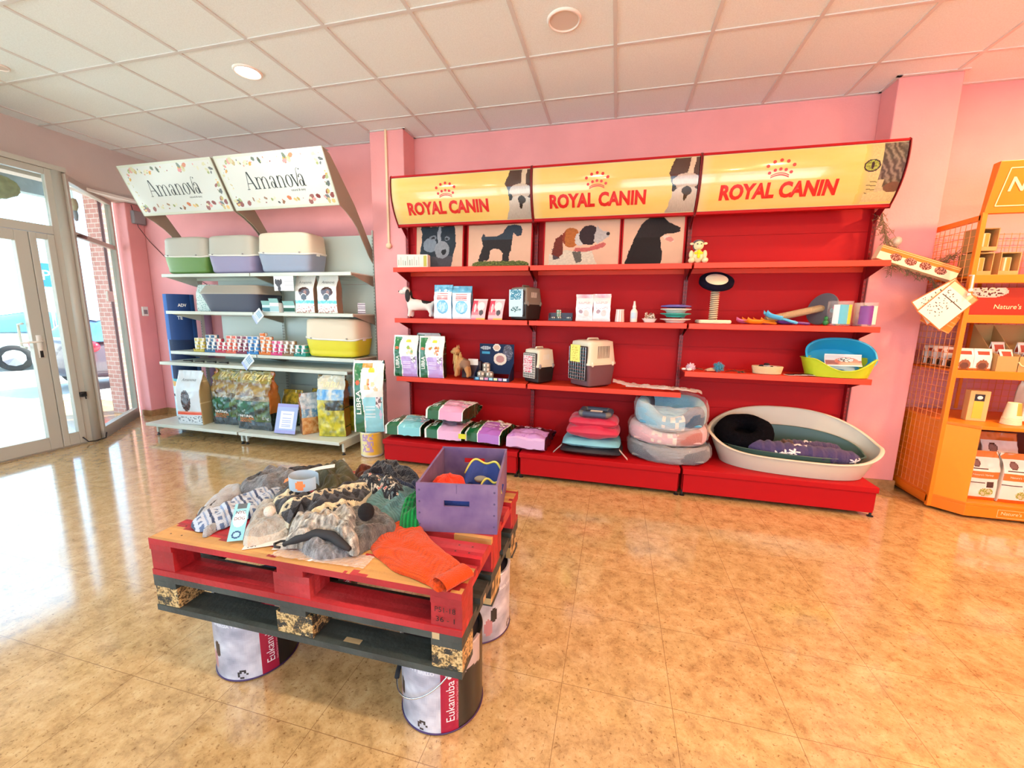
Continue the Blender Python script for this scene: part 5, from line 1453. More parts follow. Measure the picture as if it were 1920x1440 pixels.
softbed('grey soft pet bed in clear film, lowest of the wrapped beds', (.60, -.10, ZB+.002), -.12, .335, .28, .135, lambda u, v: '#6f757c', lambda u, v, s: '#8a8f94', 1.03, .1)
softbed('pink soft pet bed in clear film, middle of the wrapped beds', (.585, -.09, ZB+.145), -.1, .315, .27, .15,
        lambda u, v: ('#b5766e' if .78 < u < .9 else ('#efe4d4' if .70 < u < .78 and fbm(u*60, v*9) > 0 else '#e0b2b8')), lambda u, v, s: '#e0b8bc', 1.04, .35)
softbed('blue soft pet bed in clear film, topmost of the wrapped beds', (.60, -.085, ZB+.295), -.1, .285, .255, .19,
        lambda u, v: ('#46627c' if .80 < u < .93 else ('#efe6d6' if .73 < u < .80 and fbm(u*60, v*9) > 0 else ('#4a4048' if .36 < u < .46 else '#8fc0d4'))),
        lambda u, v, s: ('#4fa6d0' if fbm(u*6, v*30) > .0 else '#8fd0e6'), 1.05, .45, (.12, .0))
# large oval bed -------------------------------------------------------------------
mat('bed_stone', '#c9c4b2', rough=.4); mat('bed_green', '#3f5a52', rough=.35)
BX, BY, BR = 1.51, -.115, -.10
def bigh(u):
    # u .25 = back, .75 = front, 0 right, .5 left
    a = 2*PI*u; s = math.sin(a); c = math.cos(a)
    if s >= 0: return .235+.195*s**1.5
    d = -s
    return .235-.105*max(0, math.sin(d*PI/2))**2.2
t = thing('dog_bed', 'large stone-grey oval plastic dog bed holding the dark bed and cushions', 'pet bed', (BX, BY, ZB+.001), BR)
m = MB(); tub(m, .49, .245, .585, .278, 1.0, th=.006, n=2.45, rim=.014, rimz=bigh, seg=96, nv=14)
m.build('bed_shell', 'bed_stone', t, smooth=True)
MB().grid(lambda u, v: (math.cos(2*PI*u)*.47, math.sin(2*PI*u)*.23, .035*v), 72, 2, cu=True).build('foot_band', 'bed_stone', t, smooth=True)
t = thing('dog_bed', 'dark green oval plastic dog bed nested inside the large stone-grey bed', 'pet bed', (BX, BY, ZB+.012), BR)
m = MB(); tub(m, .42, .205, .50, .235, 1.0, th=.005, n=2.2, rim=.008, rimz=lambda u: .15+.12*max(0, math.sin(2*PI*u)), seg=80)
m.build('bed_shell', 'bed_green', t, smooth=True)
t = thing('donut_bed', 'round black fluffy donut bed in the left end of the large dog bed', 'pet bed', (1.20, -.03, ZB+.19), 0)
t.rotation_euler = (.45, -.12, 0)
def donut(u, v):
    a, q = 2*PI*u, 2*PI*v; r = .068*(1+.10*fbm(u*14, v*8, 4))
    return ((.13+r*math.cos(q))*math.cos(a)*1.12, (.13+r*math.cos(q))*math.sin(a), .06+r*math.sin(q)*1.05)
MB().grid(donut, 64, 24, cu=True, cv=True).build('donut_ring', mat('black_fur', '#08080e', rough=1, spec=.1, bump=1, bscale=120), t, smooth=True)
MB().lathe([(.0001, .03), (.13, .02)], 32, cap=False).build('donut_floor', 'black_fur', t)
def starry(u, v, s):
    for k in range(26):
        cx = ((k*.618) % 1); cy = ((k*.7548+.13) % 1)
        if abs(u-cx) < .06 and abs(v-cy) < .09:
            a = math.atan2((v-cy)*.6, u-cx); r = math.hypot(u-cx, (v-cy)*.6)
            if r < .026+.016*math.cos(5*a+k): return '#efe8e6'
    return '#4c4168' if fbm(u*7, v*7) > -.3 else '#3e3458'
def dark_p(u, v, s): return starry(u, v, s) if u > .2 else '#5a4440'
def roll(t, name, x0, x1, y, z, r, cf, seed, bend=.0, tilt=0):
    def f(u, v):
        a = 2*PI*v; x = x0+(x1-x0)*u; k = (1-abs(2*u-1)**6)**.5 if 0 < u < 1 else 0
        rr = r*k*(1+.10*fbm(u*22, a*.6, seed)+.05*math.sin(u*70))
        return (x, y+rr*1.25*math.cos(a)+bend*math.sin(PI*u), z+tilt*(u-.5)+rr*math.sin(a))
    MB().grid(f, 220, 80, lambda u, v: cf(u*.8, v*.9, 1), cv=True).build(name, 'fabric_print', t, smooth=True)
t = thing('patterned_cushion', 'purple cushion with white stars rolled inside the large dog bed', 'cushion', (BX, BY, ZB), BR)
roll(t, 'front_roll', -.32, .43, -.125, .165, .062, starry, 2, -.02, -.015)
roll(t, 'back_roll', -.08, .36, .015, .165, .055, dark_p, 6, .0, .01)
pillow(MB(), .60, .25, .10, dark_p, n=24, xf=Matrix.Translation((.05, -.04, .06))).build('centre_pad', 'fabric_print', t, smooth=True)
# ---------------------------------------------------------------- goods on the white shelving
W1, W2, W3, W4, W0 = 1.812, 1.402, .942, .830, .1525
mat('lb_grey', '#b9b5a6', rough=.45); mat('lb_green', '#5f8a3e', rough=.4); mat('lb_lilac', '#8f88a8', rough=.4); mat('lb_blue', '#8e98ac', rough=.4)
mat('lb_cream', '#d9cdb4', rough=.45); mat('lb_yellow', '#d8cf2c', rough=.4); mat('lb_dark', '#454a5c', rough=.45); mat('lb_taupe', '#a29a8c', rough=.5); mat('lb_edge', '#e2e0d6', rough=.4)
def litter_box(label, loc, rz, w, d, h, lid, base, hz=.47, rim='lb_edge', group='hooded litter boxes', clip=True, turn=False):
    t = thing('litter_box', label, 'litter box', loc, rz, group)
    def body(z0, z1, k0, k1, cap):
        def f(u, v):
            a = 2*PI*u; c, s = math.cos(a), math.sin(a); e = .38
            x = math.copysign(abs(c)**e, c); y = math.copysign(abs(s)**e, s)
            if v <= .6: q = v/.6; k = k0+(k1-k0)*q**1.5; z = z0+(z1-z0)*.66*q
            else: q = (v-.6)/.4; k = k1*max(0, 1-q**3.2)**.42; z = z0+(z1-z0)*(.66+.34*(1-(1-q)**2.2))
            return (x*w/2*k, y*d/2*k, z)
        return f
    MB().grid(body(h*hz, 0, 1.0, .93, 1), 72, 26, cu=True).build('litter_base', base, t, smooth=True)
    l = MB().grid(body(h*hz, h, 1.0, .97, 1), 72, 26, cu=True).build('hood', lid, t, smooth=True)
    def edge(u, v):
        p = body(h*hz, h, 1, .9, 1)(u, 0); z = h*hz+.012*math.sin(2*PI*u*2+.6)
        return (p[0]*1.025, p[1]*1.025, z-.006+.016*v)
    MB().grid(edge, 96, 1, cu=True).build('hood_edge', rim, l, solid=.004, smooth=True)
    m = MB().tube([body(h*hz, h, 1, .9, 1)(.56+.0*i, i/16*.93) for i in range(17)], .006, 6)
    m.build('front_trim', rim, l, smooth=True)
    if clip:
        for sx in (-1, 1):
            MB().box((sx*w*.505, -d*.1, h*hz), (.012, .05, .035)).build('clip', rim, l, bevel=.004)
        for xx in (-.33, .33): MB().ball((xx*w, -d*.515, h*hz+.008), (.012, .005, .006)).build('latch', 'grey_box', l, smooth=True)
    return t
litter_box('litter box with a green base and grey hood, left on the top shelf', (-4.60, .07, W1+.001), .0, .61, .33, .40, 'lb_grey', 'lb_green')
litter_box('litter box with a lilac base and grey hood, middle on the top shelf', (-3.97, .07, W1+.001), -.0, .61, .33, .40, 'lb_grey', 'lb_lilac')
litter_box('litter box with a blue-grey base and cream hood, right on the top shelf', (-3.29, .08, W1+.001), .05, .64, .34, .41, 'lb_cream', 'lb_blue')
litter_box('large litter box with a yellow base and cream hood beside the tins', (-2.79, .11, W3+.001), .06, .62, .38, .41, 'lb_cream', 'lb_yellow')
t = thing('storage_tray', 'dark slate plastic tray under a taupe tray as its lid', 'litter tray', (-4.02, .08, W2+.001), 0)
def fr(w0, d0, w1, d1, z0, z1):
    def f(u, v):
        a = 2*PI*u; c, s = math.cos(a), math.sin(a); e = .24
        return (math.copysign(abs(c)**e, c)*(w0+(w1-w0)*v)/2, math.copysign(abs(s)**e, s)*(d0+(d1-d0)*v)/2, z0+(z1-z0)*v)
    return f
m = MB().grid(fr(.66, .28, .80, .38, 0, .19), 80, 8, cu=True); m.grid(fr(.66, .28, .1, .1, 0, 0), 80, 2, cu=True); m.build('tray_base', 'lb_dark', t, smooth=True)
m = MB().grid(fr(.82, .39, .82, .39, .188, .2), 80, 1, cu=True).grid(fr(.82, .39, .72, .31, .2, .285), 80, 6, cu=True).grid(fr(.72, .31, .05, .05, .285, .29), 80, 3, cu=True)
m.build('tray_lid', 'lb_taupe', t, smooth=True)
def pale_print(face, s, v):
    return '#7fb0a8' if fbm(s*18, v*26, 3) > .33 else '#dfeae4'
bag('food_bag', 'pale bag with small teal print standing behind the slate tray', 'food bag', (-4.60, .17, W2+.001), .1, .26, .09, .31, pale_print, seed=51, material='print_matt')
t = thing('hanging_card', 'white card with a grey dog picture hanging from the top white shelf', 'card', (-3.265, -.108, 1.775), 0)
def dogcard(u, v):
    if inel(u, v, .24, .52, .13, .25) or inel(u, v, .12, .62, .06, .2) or inel(u, v, .38, .62, .06, .2) or inel(u, v, .28, .15, .08, .2): return shade('#5a5a60', .8+.6*abs(fbm(u*20, v*20)))
    if u > .55 and (v*8) % 1 < .3 and .2 < v < .85: return '#b9bcc0'
    return '#e6eaec'
MB().grid(lambda u, v: ((u-.5)*.245, -.006*math.sin(u*3), -.15+.15*v), 50, 32, dogcard).build('card_print', 'print_matt', t, solid=.001)
def amanova(face, s, v):
    if face in 'rl': return '#8f6a52' if face == 'r' else '#cfc8ba'
    if face == 'b': return '#d8d4c8'
    if v > .94: return '#e8e6de'
    if inel(s, v, .52, .56, .30, .13) and not inel(s, v, .5, .47, .14, .05): return '#4a2c26' if not inel(s, v, .58, .55, .08, .05) else '#9a6650'
    if inel(s, v, .5, .42, .16, .08): return '#2f2a2c'
    if .25 < v < .33: return '#4fc0c4' if fbm(s*14, v*40) > -.2 else '#9adade'
    if v < .2 and fbm(s*12, v*30, 2) > .25: return '#b0766a'
    return '#e9e8e0'
for i, (x, y, lab) in enumerate(((-3.075, -.0, 'white food bag with a brown dog, left of the pair on the white shelf'), (-2.80, -.0, 'white food bag with a brown dog, right of the pair on the white shelf'))):
    bag('food_bag', lab, 'food bag', (x, y, W2+.001), 0, .235, .09, .385, amanova, [('Amanova', 0.01, .315, dict(width=.15, col='#5a5e5c'))], seed=60+i, group='white bags with a dog on the white shelf', wr=.003)
mat('carton_teal', '#8fc4c0', rough=.6)
for i, (x, y, c, c2, lab, w_, h_) in enumerate(((-3.55, -.03, '#4f8a9a', '#cfe4e6', 'small blue-grey carton left of the small cartons', .10, .075), (-3.44, -.035, '#a8cdd2', '#e8ecea', 'small pale carton with its lid folded up', .11, .10), (-3.28, .0, '#2f5f52', '#d8e4e0', 'small dark green carton nearest the white bags', .15, .075))):
    t = thing('carton', lab, 'box', (x, y, W2+.001), .15-.1*i, 'small cartons on the second white shelf')
    m = MB().b2(-w_/2, w_/2, -.04, .04, 0, h_, col=c2).b2(-w_/2, w_/2, -.0412, -.04, .01, h_*.65, col=c); m.build('box_body', 'print_matt', t)
    MB().prism([(-.04, h_), (-.055, h_+.045), (-.052, h_+.045), (-.037, h_)], -w_/2, w_/2, 'X').build('lid_flap', 'carton_teal', t)
def leaflet(label, loc, ry, w_=.10, l_=.17, head='#5f96b8'):
    t = thing('price_leaflet', label, 'leaflet', loc, 0, 'leaflets clipped to the white shelf fronts')
    M = Matrix.Rotation(ry, 4, 'Y') @ Matrix.Rotation(.2, 4, 'X')
    m = MB().grid(lambda u, v: M @ Vector(((u-.5)*w_, -.004*math.sin(v*3), (v-.5)*l_)), 14, 26, lambda u, v: ('#a8b8e8' if v < .2 else (head if (v*9) % 1 < .45 and .15 < u < .85 else '#e4ecf0')))
    m.build('leaflet_print', 'print', t, solid=.001)
    MB().tube([M @ Vector((0, 0, l_/2)), M @ Vector((.0, .0, l_/2+.03))], .006, 6).build('clip', 'clear_film', t)
leaflet('small leaflet clipped at an angle to the second white shelf', (-3.60, -.135, 1.36), 1.0)
leaflet('small leaflet clipped at an angle above the green bags', (-3.65, -.262, .88), .95, .10, .2)
t = thing('price_card', 'tiny printed card at the pillar end of the second white shelf', 'card', (-2.50, .10, W2+.001), 0)
MB().grid(lambda u, v: ((u-.5)*.09, 0, v*.11), 10, 12, lambda u, v: '#8a6a78' if (v*5) % 1 < .4 else '#e6dcdc').build('card_print', 'print', t, solid=.001)
# tins -----------------------------------------------------------------------------
CANR, CANH = .0375, .038
groups = [(-4.52, '#b8a83c', '#efe6c0', 4, 4, 'olive'), (-4.355, '#2f5f86', '#e8e6e0', 5, 5, 'blue'), (-4.205, '#c03a52', '#efe2d8', 4, 3, 'red'), (-4.06, '#d8604a', '#f0e2d6', 5, 5, 'coral'),
          (-3.915, '#7a2c44', '#eedfe0', 5, 5, 'maroon'), (-3.765, '#2f7ab8', '#dfe8ee', 5, 5, 'sky blue'), (-3.60, '#d8762c', '#f2e6d4', 6, 5, 'orange'), (-3.445, '#d0407a', '#f2dfe6', 4, 4, 'pink'), (-3.295, '#8a6a4a', '#efe8de', 4, 4, 'brown'), (-3.15, '#1f8a7c', '#e2ece8', 3, 3, 'teal')]
for gi, (gx, c1, c2, na, nb, nm) in enumerate(groups):
    tr_ = thing('can_tray', nm+' cardboard tray holding two columns of tins', 'tray', (gx, -.045, W3+.001), 0, 'cardboard trays of tins')
    MB().b2(-.076, .076, -.04, .04, 0, .002).b2(-.076, .076, -.041, -.039, 0, .02).prism([(-.076, .0), (-.076, .036), (-.062, .028), (-.055, .02), (-.055, 0)], -.0415, -.039, 'Y').prism([(.076, .0), (.076, .036), (.062, .028), (.055, .02), (.055, 0)], -.0415, -.039, 'Y').b2(-.077, -.0755, -.04, .04, 0, .034).b2(.0755, .077, -.04, .04, 0, .034).build('tray_card', mat('tray_'+nm.replace(' ', '_'), c1, rough=.6), tr_)
    first = None
    for ci, (dx, n) in enumerate(((-.038, na), (.038, nb))):
        for k in range(n):
            place = ['lowest', 'second', 'third', 'fourth', 'fifth', 'sixth'][k]
            lab = '%s tin, %s from the bottom in the %s column of the %s tray' % (nm, place, ['left', 'right'][ci], nm)
            loc = (gx+dx, -.045, W3+.004+k*(CANH+.001))
            if first is None:
                first = thing('food_tin', lab, 'tin', loc, .3, 'tins stacked in the %s tray' % nm)
                MB().lathe([(CANR*.94, 0), (CANR, .002), (CANR, CANH-.002), (CANR*.95, CANH), (CANR*.92, CANH-.002), (.0001, CANH-.002)], 24, cap=False).build('can_body', 'can_silver', first)
                MB().lathe([(CANR+.0005, CANH*.10), (CANR+.0005, CANH*.88)], 28, cols=lambda u, v, k_: c1 if ((u*3) % 1 < .74) else c2, cap=False).build('paper_label', 'print', first)
            else: dup(first, loc, .3+.4*k, lab)
for k in range(4):
    t = thing('collar_roll', ['leftmost', 'second', 'third', 'rightmost'][k]+' small dark coiled collar on the lowest white shelf', 'collar', (-4.60+.17*k, -.16, W4+.001), 0, 'coiled collars on the lowest white shelf')
    MB().tube([(.045*math.cos(a*.9)*1.2, .03*math.sin(a*.9), .006+.002*a) for a in [i*.4 for i in range(20)]], .006, 6).build('strap', 'dark_rubber', t, smooth=True)
# bottom deck ----------------------------------------------------------------------
def silver(face, s, v):
    if face == 'r': return '#a39468' if (v*5) % 1 > .05 and abs(s-.5) > .03 else '#c4b88c'
    if face in 'lb': return '#c9d2d4'
    if v < .04: return '#c8d0d2'
    if .19 < v < .245: return '#e0583e' if abs(v-.217) < .02+.0*s else '#e58a70'
    if inel(s, v, .42, .45, .2, .20) or inel(s, v, .42, .58, .13, .07): return shade('#5a4644', .6+.9*abs(fbm(s*24, v*24)))
    if v < .17 and fbm(s*12, v*40, 4) > .2: return '#7f8a90'
    return '#cfd9dc'
bag('food_bag', 'silver-white food bag with a curly brown dog, standing at the left end', 'food bag', (-4.44, -.26, W0+.001), .12, .30, .15, .60, silver, [('Amanova', 0.0, .50, dict(width=.17, col='#5d666a', rot=.03))], seed=70, puff=.15)
def nature_green(face, s, v):
    if face in 'rl': return '#b06a2c' if v > .3 else '#23302c'
    if face == 'b': return '#31492e'
    n = .55*fbm(s*2.2, v*11-s*3, 1)
    if v > .80: return mixc('#a8862c', '#5c6a2c', .5+n)
    if v > .58: return mixc('#6a4a2a', '#b09a5a', .4+n*1.4)
    if v > .5: return mixc('#e0dcb8', '#3c2c1c', .3+abs(n)*1.4)
    if v > .14: return mixc('#1f6a48', '#17221a', .42+n*1.6) if s < .55 else mixc('#55702c', '#1c2216', .4+n*1.6)
    return mixc('#2d3a40', '#4a555a', .4+n)
T1_ = [('nature', .03, .565, dict(width=.36, col='#e0d28c', shear=.35, bold=.015)), ('NATURAL', -.09, .15, dict(width=.17, col='#eceae4', bold=.03)), ('GRAIN FREE', -.085, .12, dict(width=.18, col='#d87a34', bold=.01)), ('HOLISTIC', -.10, .093, dict(width=.14, col='#d87a34', bold=.01)), ('12 kg', .15, .13, dict(width=.08, col='#d8dcd8'))]
for i, (x, y, rz, lab) in enumerate(((-4.02, -.14, .06, 'large green and gold food bag, left of the two on the white deck'), (-3.60, -.22, .03, 'large green and gold food bag, right of the two at the bay joint'))):
    bag('food_bag', lab, 'food bag', (x, y, W0+.001), rz, .43, .15, .63, nature_green, T1_, seed=80+i, group='large green and gold bags', wr=.012, top=.55)
def nature_small(face, s, v):
    n = fbm(s*6, v*9, 2)
    if face in 'rl': return '#5a4a22'
    if v > .6: return mixc('#d8b43a', '#8a7a2c', .4+n)
    if v > .45: return mixc('#c0a034', '#e8dcae', .4+n)
    return mixc('#3c5a3a', '#243028', .5+n)
for i, (x, y, lab) in enumerate(((-3.36, .02, 'small gold-topped food bag behind the lilac card holder'), (-3.10, .16, 'small gold-topped food bag standing against the back panel'))):
    bag('food_bag', lab, 'food bag', (x, y, W0+.001), 0, .25, .08, .40, nature_small, [('nature', 0, .25, dict(width=.19, col='#4a5a2a', shear=.3))], seed=90+i, group='small gold-topped food bags', wr=.005)
t = thing('card_holder', 'lilac blue card holder leaning in front of the small food bag', 'card holder', (-3.16, -.36, W0+.001), .05)
MB().grid(lambda u, v: ((u-.5)*.245, .0+v*.09, .012+v*.295), 30, 36, lambda u, v: ('#eceef0' if .2 < u < .82 and .18 < v < .74 and not ((v*14) % 1 < .35 and .3 < u < .72 and v < .66) else ('#9a9ad0' if v < .12 or v > .9 else '#9fb0d8'))).build('card_print', 'print', t, solid=.004)
MB().prism([(0, 0), (.01, .0), (.13, .0), (.06, .2), (.055, .2), (.12, .006)], -.01, .01, 'X').build('back_strut', 'white_plastic', t)
def nature_br(face, s, v):
    n = fbm(s*6, v*12, 2)
    if face in 'rl': return '#9a5a2c' if (v*6) % 1 > .06 else '#3a2018'
    if v > .62: return mixc('#c9d4d8', '#8fa8b8', .4+n)
    if v > .42: return mixc('#5f94b8', '#dfe0cc', .3+n)
    return mixc('#d8a86a', '#b8702c', .4+n)
for i, (x, y, lab) in enumerate(((-2.96, -.20, 'small copper-sided food bag, nearer one beside the card holder'), (-2.86, -.03, 'small copper-sided food bag, behind its twin'))):
    bag('food_bag', lab, 'food bag', (x, y, W0+.001), .95, .20, .10, .43, nature_br, [], seed=95+i, group='small copper-sided food bags', puff=.3)
def nature_yel(face, s, v):
    n = fbm(s*5, v*9, 2)
    if face == 'r': return '#a8641c' if (v*6.5) % 1 > .05 else '#2a1a14'
    if face in 'lb': return '#6a5a2c'
    if v > .78: return mixc('#c9ccb8', '#e0dcc0', .5+n)
    if v > .60: return mixc('#5aa0d8', '#d8dcd0', max(0, .2+n+s*.4))
    if v > .44 and s > .3: return mixc('#33301c', '#a8a040', max(0, .2+n-(s-.5)))
    return mixc('#d8cc34', '#8a8a24', .32+n)
for i, (x, y, lab) in enumerate(((-2.67, -.20, 'large yellow food bag, front one beside the pillar'), (-2.585, .05, 'large yellow food bag, behind its twin'))):
    bag('food_bag', lab, 'food bag', (x, y, W0+.001), .22, .28, .14, .63, nature_yel, [('natu', -.02, .54, dict(width=.20, col='#e8e2b8', shear=.3, bold=.02))], seed=100+i, group='large yellow food bags', wr=.009)
# bucket with a bag on it, standing on the floor ------------------------------------
t = thing('food_bucket', 'yellow and white printed tin bucket on the floor between both shelvings', 'bucket', (-2.205, -.25, .0), 0)
def bk(u, v, k):
    if v < .16: return '#e6e0d8'
    if .70 < u < .85 and .25 < v < .95 and fbm(u*40, v*9) > -.1: return '#b89ac0'
    return mixc('#e9b93c', '#e8e2b0', .5+.5*math.sin(u*20)) if u > .62 else '#e4e6c8'
MB().lathe([(.105, .003), (.108, .01)]+[(.112, .012+.22*i/14) for i in range(15)]+[(.115, .24), (.115, .25)], 56, cols=bk).build('bucket_body', 'print', t, smooth=True)
MB().lathe([(.112, .25), (.112, .256), (.0001, .254)], 40, cap=False).build('bucket_lid', 'can_silver', t)
def libra_big(face, s, v):
    c = libra('#8fd4e0', 5)(face, s, v)
    if face == 'f' and v > .9 and .3 < s < .62 and v < .955: return '#e0a02c'
    return c
bag('food_bag', 'tall white food bag with a green strip standing on the printed bucket', 'food bag', (-2.205, -.25, .2575), .32, .29, .15, .70, libra_big, [('LIBRA', -.095, .30, dict(width=.24, height=.045, rot=PI/2, bold=.02, col='#eef4ea'))], seed=110, puff=.2)
# free-standing display column behind the white shelving's left end ------------------
mat('navy_print', '#1b3b70', rough=.5)
t = thing('display_column', 'tall blue cardboard display column behind the left end of the white shelving', 'display', (-5.10, .19, 0), 0)
def colm(u, v, k):
    if v > .66: return '#2f62a8' if u < .73 else '#1b3b70'
    if v > .36: return '#5f93d0' if u < .70 else '#14284a'
    if v > .30: return '#5ab0b8' if fbm(u*6, v*20) > 0 else '#d8a05a'
    if (v*9) % 1 < .12: return '#16243a'
    return '#bcd6e4' if u < .73 else '#3a4a58'
MB().lathe([(.175, .0)]+[(.175, 1.60*i/50) for i in range(1, 51)], 72, sy=.75, cols=colm).build('column_print', 'print_matt', t, smooth=False)
m = MB()
def oncol(a, b):
    th = -PI/2+a/.175; return (.1765*math.cos(th), .1765*.75*math.sin(th), b)
put_text(m, 'ADV', oncol, .17, 1.47, width=.10, bold=.03); put_text(m, 'TE', oncol, .13, 1.32, width=.06, bold=.02); put_text(m, 'ADVANCE', oncol, -.18, 1.42, width=.18, rot=PI/2, bold=.02)
m.build('lettering', 'white_plastic', t)
t = thing('cardboard_tube', 'plain mauve cardboard column beside the blue display', 'column', (-4.93, .385, 0), 0)
MB().lathe([(.05, 0), (.05, 1.36)], 30).build('tube_body', mat('mauve_card', '#a8809a', rough=.8), t, smooth=True)
# ---------------------------------------------------------------- orange display rack at the right
mat('rack_orange', '#e87f12', rough=.4); mat('rack_red', '#c2361a', rough=.4); mat('wire_orange', '#e8945a', rough=.4); mat('cream_line', '#f4e2b0', rough=.4)
RX0, RX1, RYB, RYF = 2.49, 3.75, .43, -.10
t = thing('display_rack', 'orange wire display rack with a sign header in the right corner', 'display rack', (0, 0, 0))
for x in (RX0+.015, RX1-.015):
    MB().b2(x-.015, x+.015, RYF-.015, RYF+.015, .02, 2.15).build('post', 'rack_orange', t, bevel=.003)
    MB().b2(x-.015, x+.015, RYB-.015, RYB, .02, 2.11).build('post', 'rack_orange', t, bevel=.003)
for x in (RX0+.012, RX1-.012):
    m = MB(); n = 10
    for i in range(n+1):
        y = RYF+.02+(RYB-RYF-.04)*i/n; m.tube([(x-.006, y, .12), (x-.006, y, 2.10)], .002, 5)
    for k in range(39): z = .12+.0508*k; m.tube([(x-.009, RYF+.01, z), (x-.009, RYB-.01, z)], .002, 5)
    sp = m.build('wire_side', 'wire_orange', t)
    MB().b2(x-.004, x+.006, RYF+.012, RYB-.012, .10, .69).build('side_panel', 'rack_orange', t)
    MB().b2(x-.012, x+.012, RYF, RYB, 2.10, 2.135).build('side_rail', 'rack_orange', t)
    MB().b2(x-.012, x+.012, RYF, RYB, .05, .10).build('side_rail', 'rack_orange', t)
m = MB()
for i in range(26): x = RX0+.03+i*.048; m.tube([(x, RYB-.012, .7), (x, RYB-.012, 2.1)], .002, 5)
for k in range(28): z = .72+.0508*k; m.tube([(RX0+.02, RYB-.015, z), (RX1-.02, RYB-.015, z)], .002, 5)
m.build('wire_back', 'wire_orange', t)
for x in (2.90, 3.32): MB().b2(x-.01, x+.01, RYB-.03, RYB-.018, .7, 2.1).build('back_post', 'rack_orange', t)
for z in (1.735, 1.46, 1.065):
    MB().b2(RX0+.03, RX1-.03, RYF+.02, RYB-.02, z-.015, z).b2(RX0+.03, RX1-.03, RYF-.012, RYF+.02, z-.055, z+.002).build('shelf', 'rack_orange', t, bevel=.003)
# counter with slanted ends, open cabinet below
cx0, cx1, yf = 2.64, 3.62, -.235
poly = [(RX0+.02, RYB-.02), (RX0+.02, RYF-.01), (cx0, yf), (cx1, yf), (RX1-.02, RYF-.01), (RX1-.02, RYB-.02)]
MB().prism(poly, .665, .69, 'Z').build('counter_top', 'rack_orange', t, bevel=.003)
MB().prism(poly, .10, .12, 'Z').prism([(a, b) for a, b in poly], .02, .10, 'Z').build('cabinet_base', 'rack_orange', t, bevel=.003)
MB().prism([(RX0+.02, RYF-.01), (cx0, yf), (cx0+.012, yf+.014), (RX0+.03, RYF+.008)], .12, .665, 'Z').build('slanted_panel', mat('rack_yellow', '#ee9b1c', rough=.4), t)
MB().prism([(RX1-.02, RYF-.01), (cx1, yf), (cx1-.012, yf+.014), (RX1-.03, RYF+.008)], .12, .665, 'Z').build('slanted_panel', 'rack_yellow', t)
MB().b2(RX0+.03, RX1-.03, .2, .21, .12, .665).build('cabinet_back', mat('rack_shaded', '#5a1a0c', rough=.6), t)  # dark maroon back; the rack's interior shadow is put into its colour
m = MB()
put_text(m, "Nature's Variety", lambda a, b: (a, yf-.0015, b), 2.965, .062, width=.23, shear=.1)
for (x0, x1, z0, z1) in ((2.83, 3.10, .088, .0895), (2.83, 3.10, .032, .0335), (2.83, 2.8315, .032, .089), (3.0985, 3.10, .032, .089)): m.b2(x0, x1, yf-.0015, yf, z0, z1)
m.build('base_lettering', 'cream_line', t)
# sign header
hy0, hz0, hy1, hz1 = RYF-.015, 2.14, RYF-.075, 2.455
hd = MB().prism([(hy0, hz0), (hy1, hz1), (hy1+.06, hz1), (RYF+.02, 2.15), (RYF+.02, hz0)], RX0+.005, RX1-.005, 'X').build('sign_header', 'rack_orange', t, bevel=.003)
Hl = math.hypot(hy1-hy0, hz1-hz0)
def onh(a, b):
    k = b/Hl; return (RX0+a, hy0+(hy1-hy0)*k-.0025, hz0+(hz1-hz0)*k)
m = MB()
def line(a0, b0, a1, b1, w_=.006):
    d = Vector((a1-a0, b1-b0)).normalized()*w_/2; q = Vector((-d.y, d.x))
    m.add([onh(a0+q.x, b0+q.y), onh(a1+q.x, b1+q.y), onh(a1-q.x, b1-q.y), onh(a0-q.x, b0-q.y)], [(0, 3, 2, 1)])
line(.05, .045, 1.2, .045); line(.07, .275, 1.2, .275); line(.05, .045, .07, .275); line(1.2, .045, 1.2, .275)
put_text(m, "Nature's Variety", onh, .50, .165, width=.82, bold=.014, shear=.12)
m.build('lettering', 'cream_line', hd)
# goods on the rack -------------------------------------------------------------------
mat('kraft', '#b8935a', rough=.7); mat('kraft_dark', '#5a3a22', rough=.8)
for i, (x, z, lab) in enumerate(((2.585, 1.737, 'open carton with an orange tin, left one of the lower pair on the orange rack'), (2.735, 1.737, 'open carton with an orange tin, right one of the lower pair on the orange rack'), (2.59, 1.902, 'open carton with an orange tin, stacked on the left carton'))):
    t = thing('open_carton', lab, 'carton', (x, .0, z+.001), .06, 'open cartons of orange tins')
    m = MB().b2(-.058, -.053, -.05, .08, 0, .155).b2(.053, .058, -.05, .08, 0, .155).b2(-.053, .053, -.05, .08, .15, .155).b2(-.053, .053, -.05, .08, 0, .004).b2(-.053, .053, .076, .08, .004, .15).b2(-.053, .053, -.05, -.047, 0, .03)
    m.build('carton_body', 'kraft', t)
    c = thing('food_tin', 'orange tin inside the '+['left lower', 'right lower', 'upper'][i]+' open carton of the rack', 'tin', (x-.005, .0, z+.006), .06, 'orange tins in the open cartons')
    MB().lathe([(.038, 0), (.04, .003), (.04, .115), (.037, .118), (.0001, .116)], 28, cols=lambda u, v, k: '#e0893a' if k == 1 and (u*7) % 1 < .8 else '#d8c0a0', cap=False).build('tin_body', 'print', c, smooth=False)
def poster(u, v):
    if inel(u, v, .10, .86, .10, .22):
        if not inel(u, v, .10, .86, .085, .17): return '#e6c9b4'
        return '#eed9c6' if fbm(u*50, v*12) < .15 else '#5a2018'
    if u > .45 and inel(u, v, .62, .6, .3, .5): return shade('#d8c0a8', .6+.7*abs(fbm(u*12, v*8)))
    return '#a82c16'
t = thing('rack_poster', 'red printed banner with an oval logo standing on the rack shelf', 'banner', (3.1, -.06, 1.462), 0)
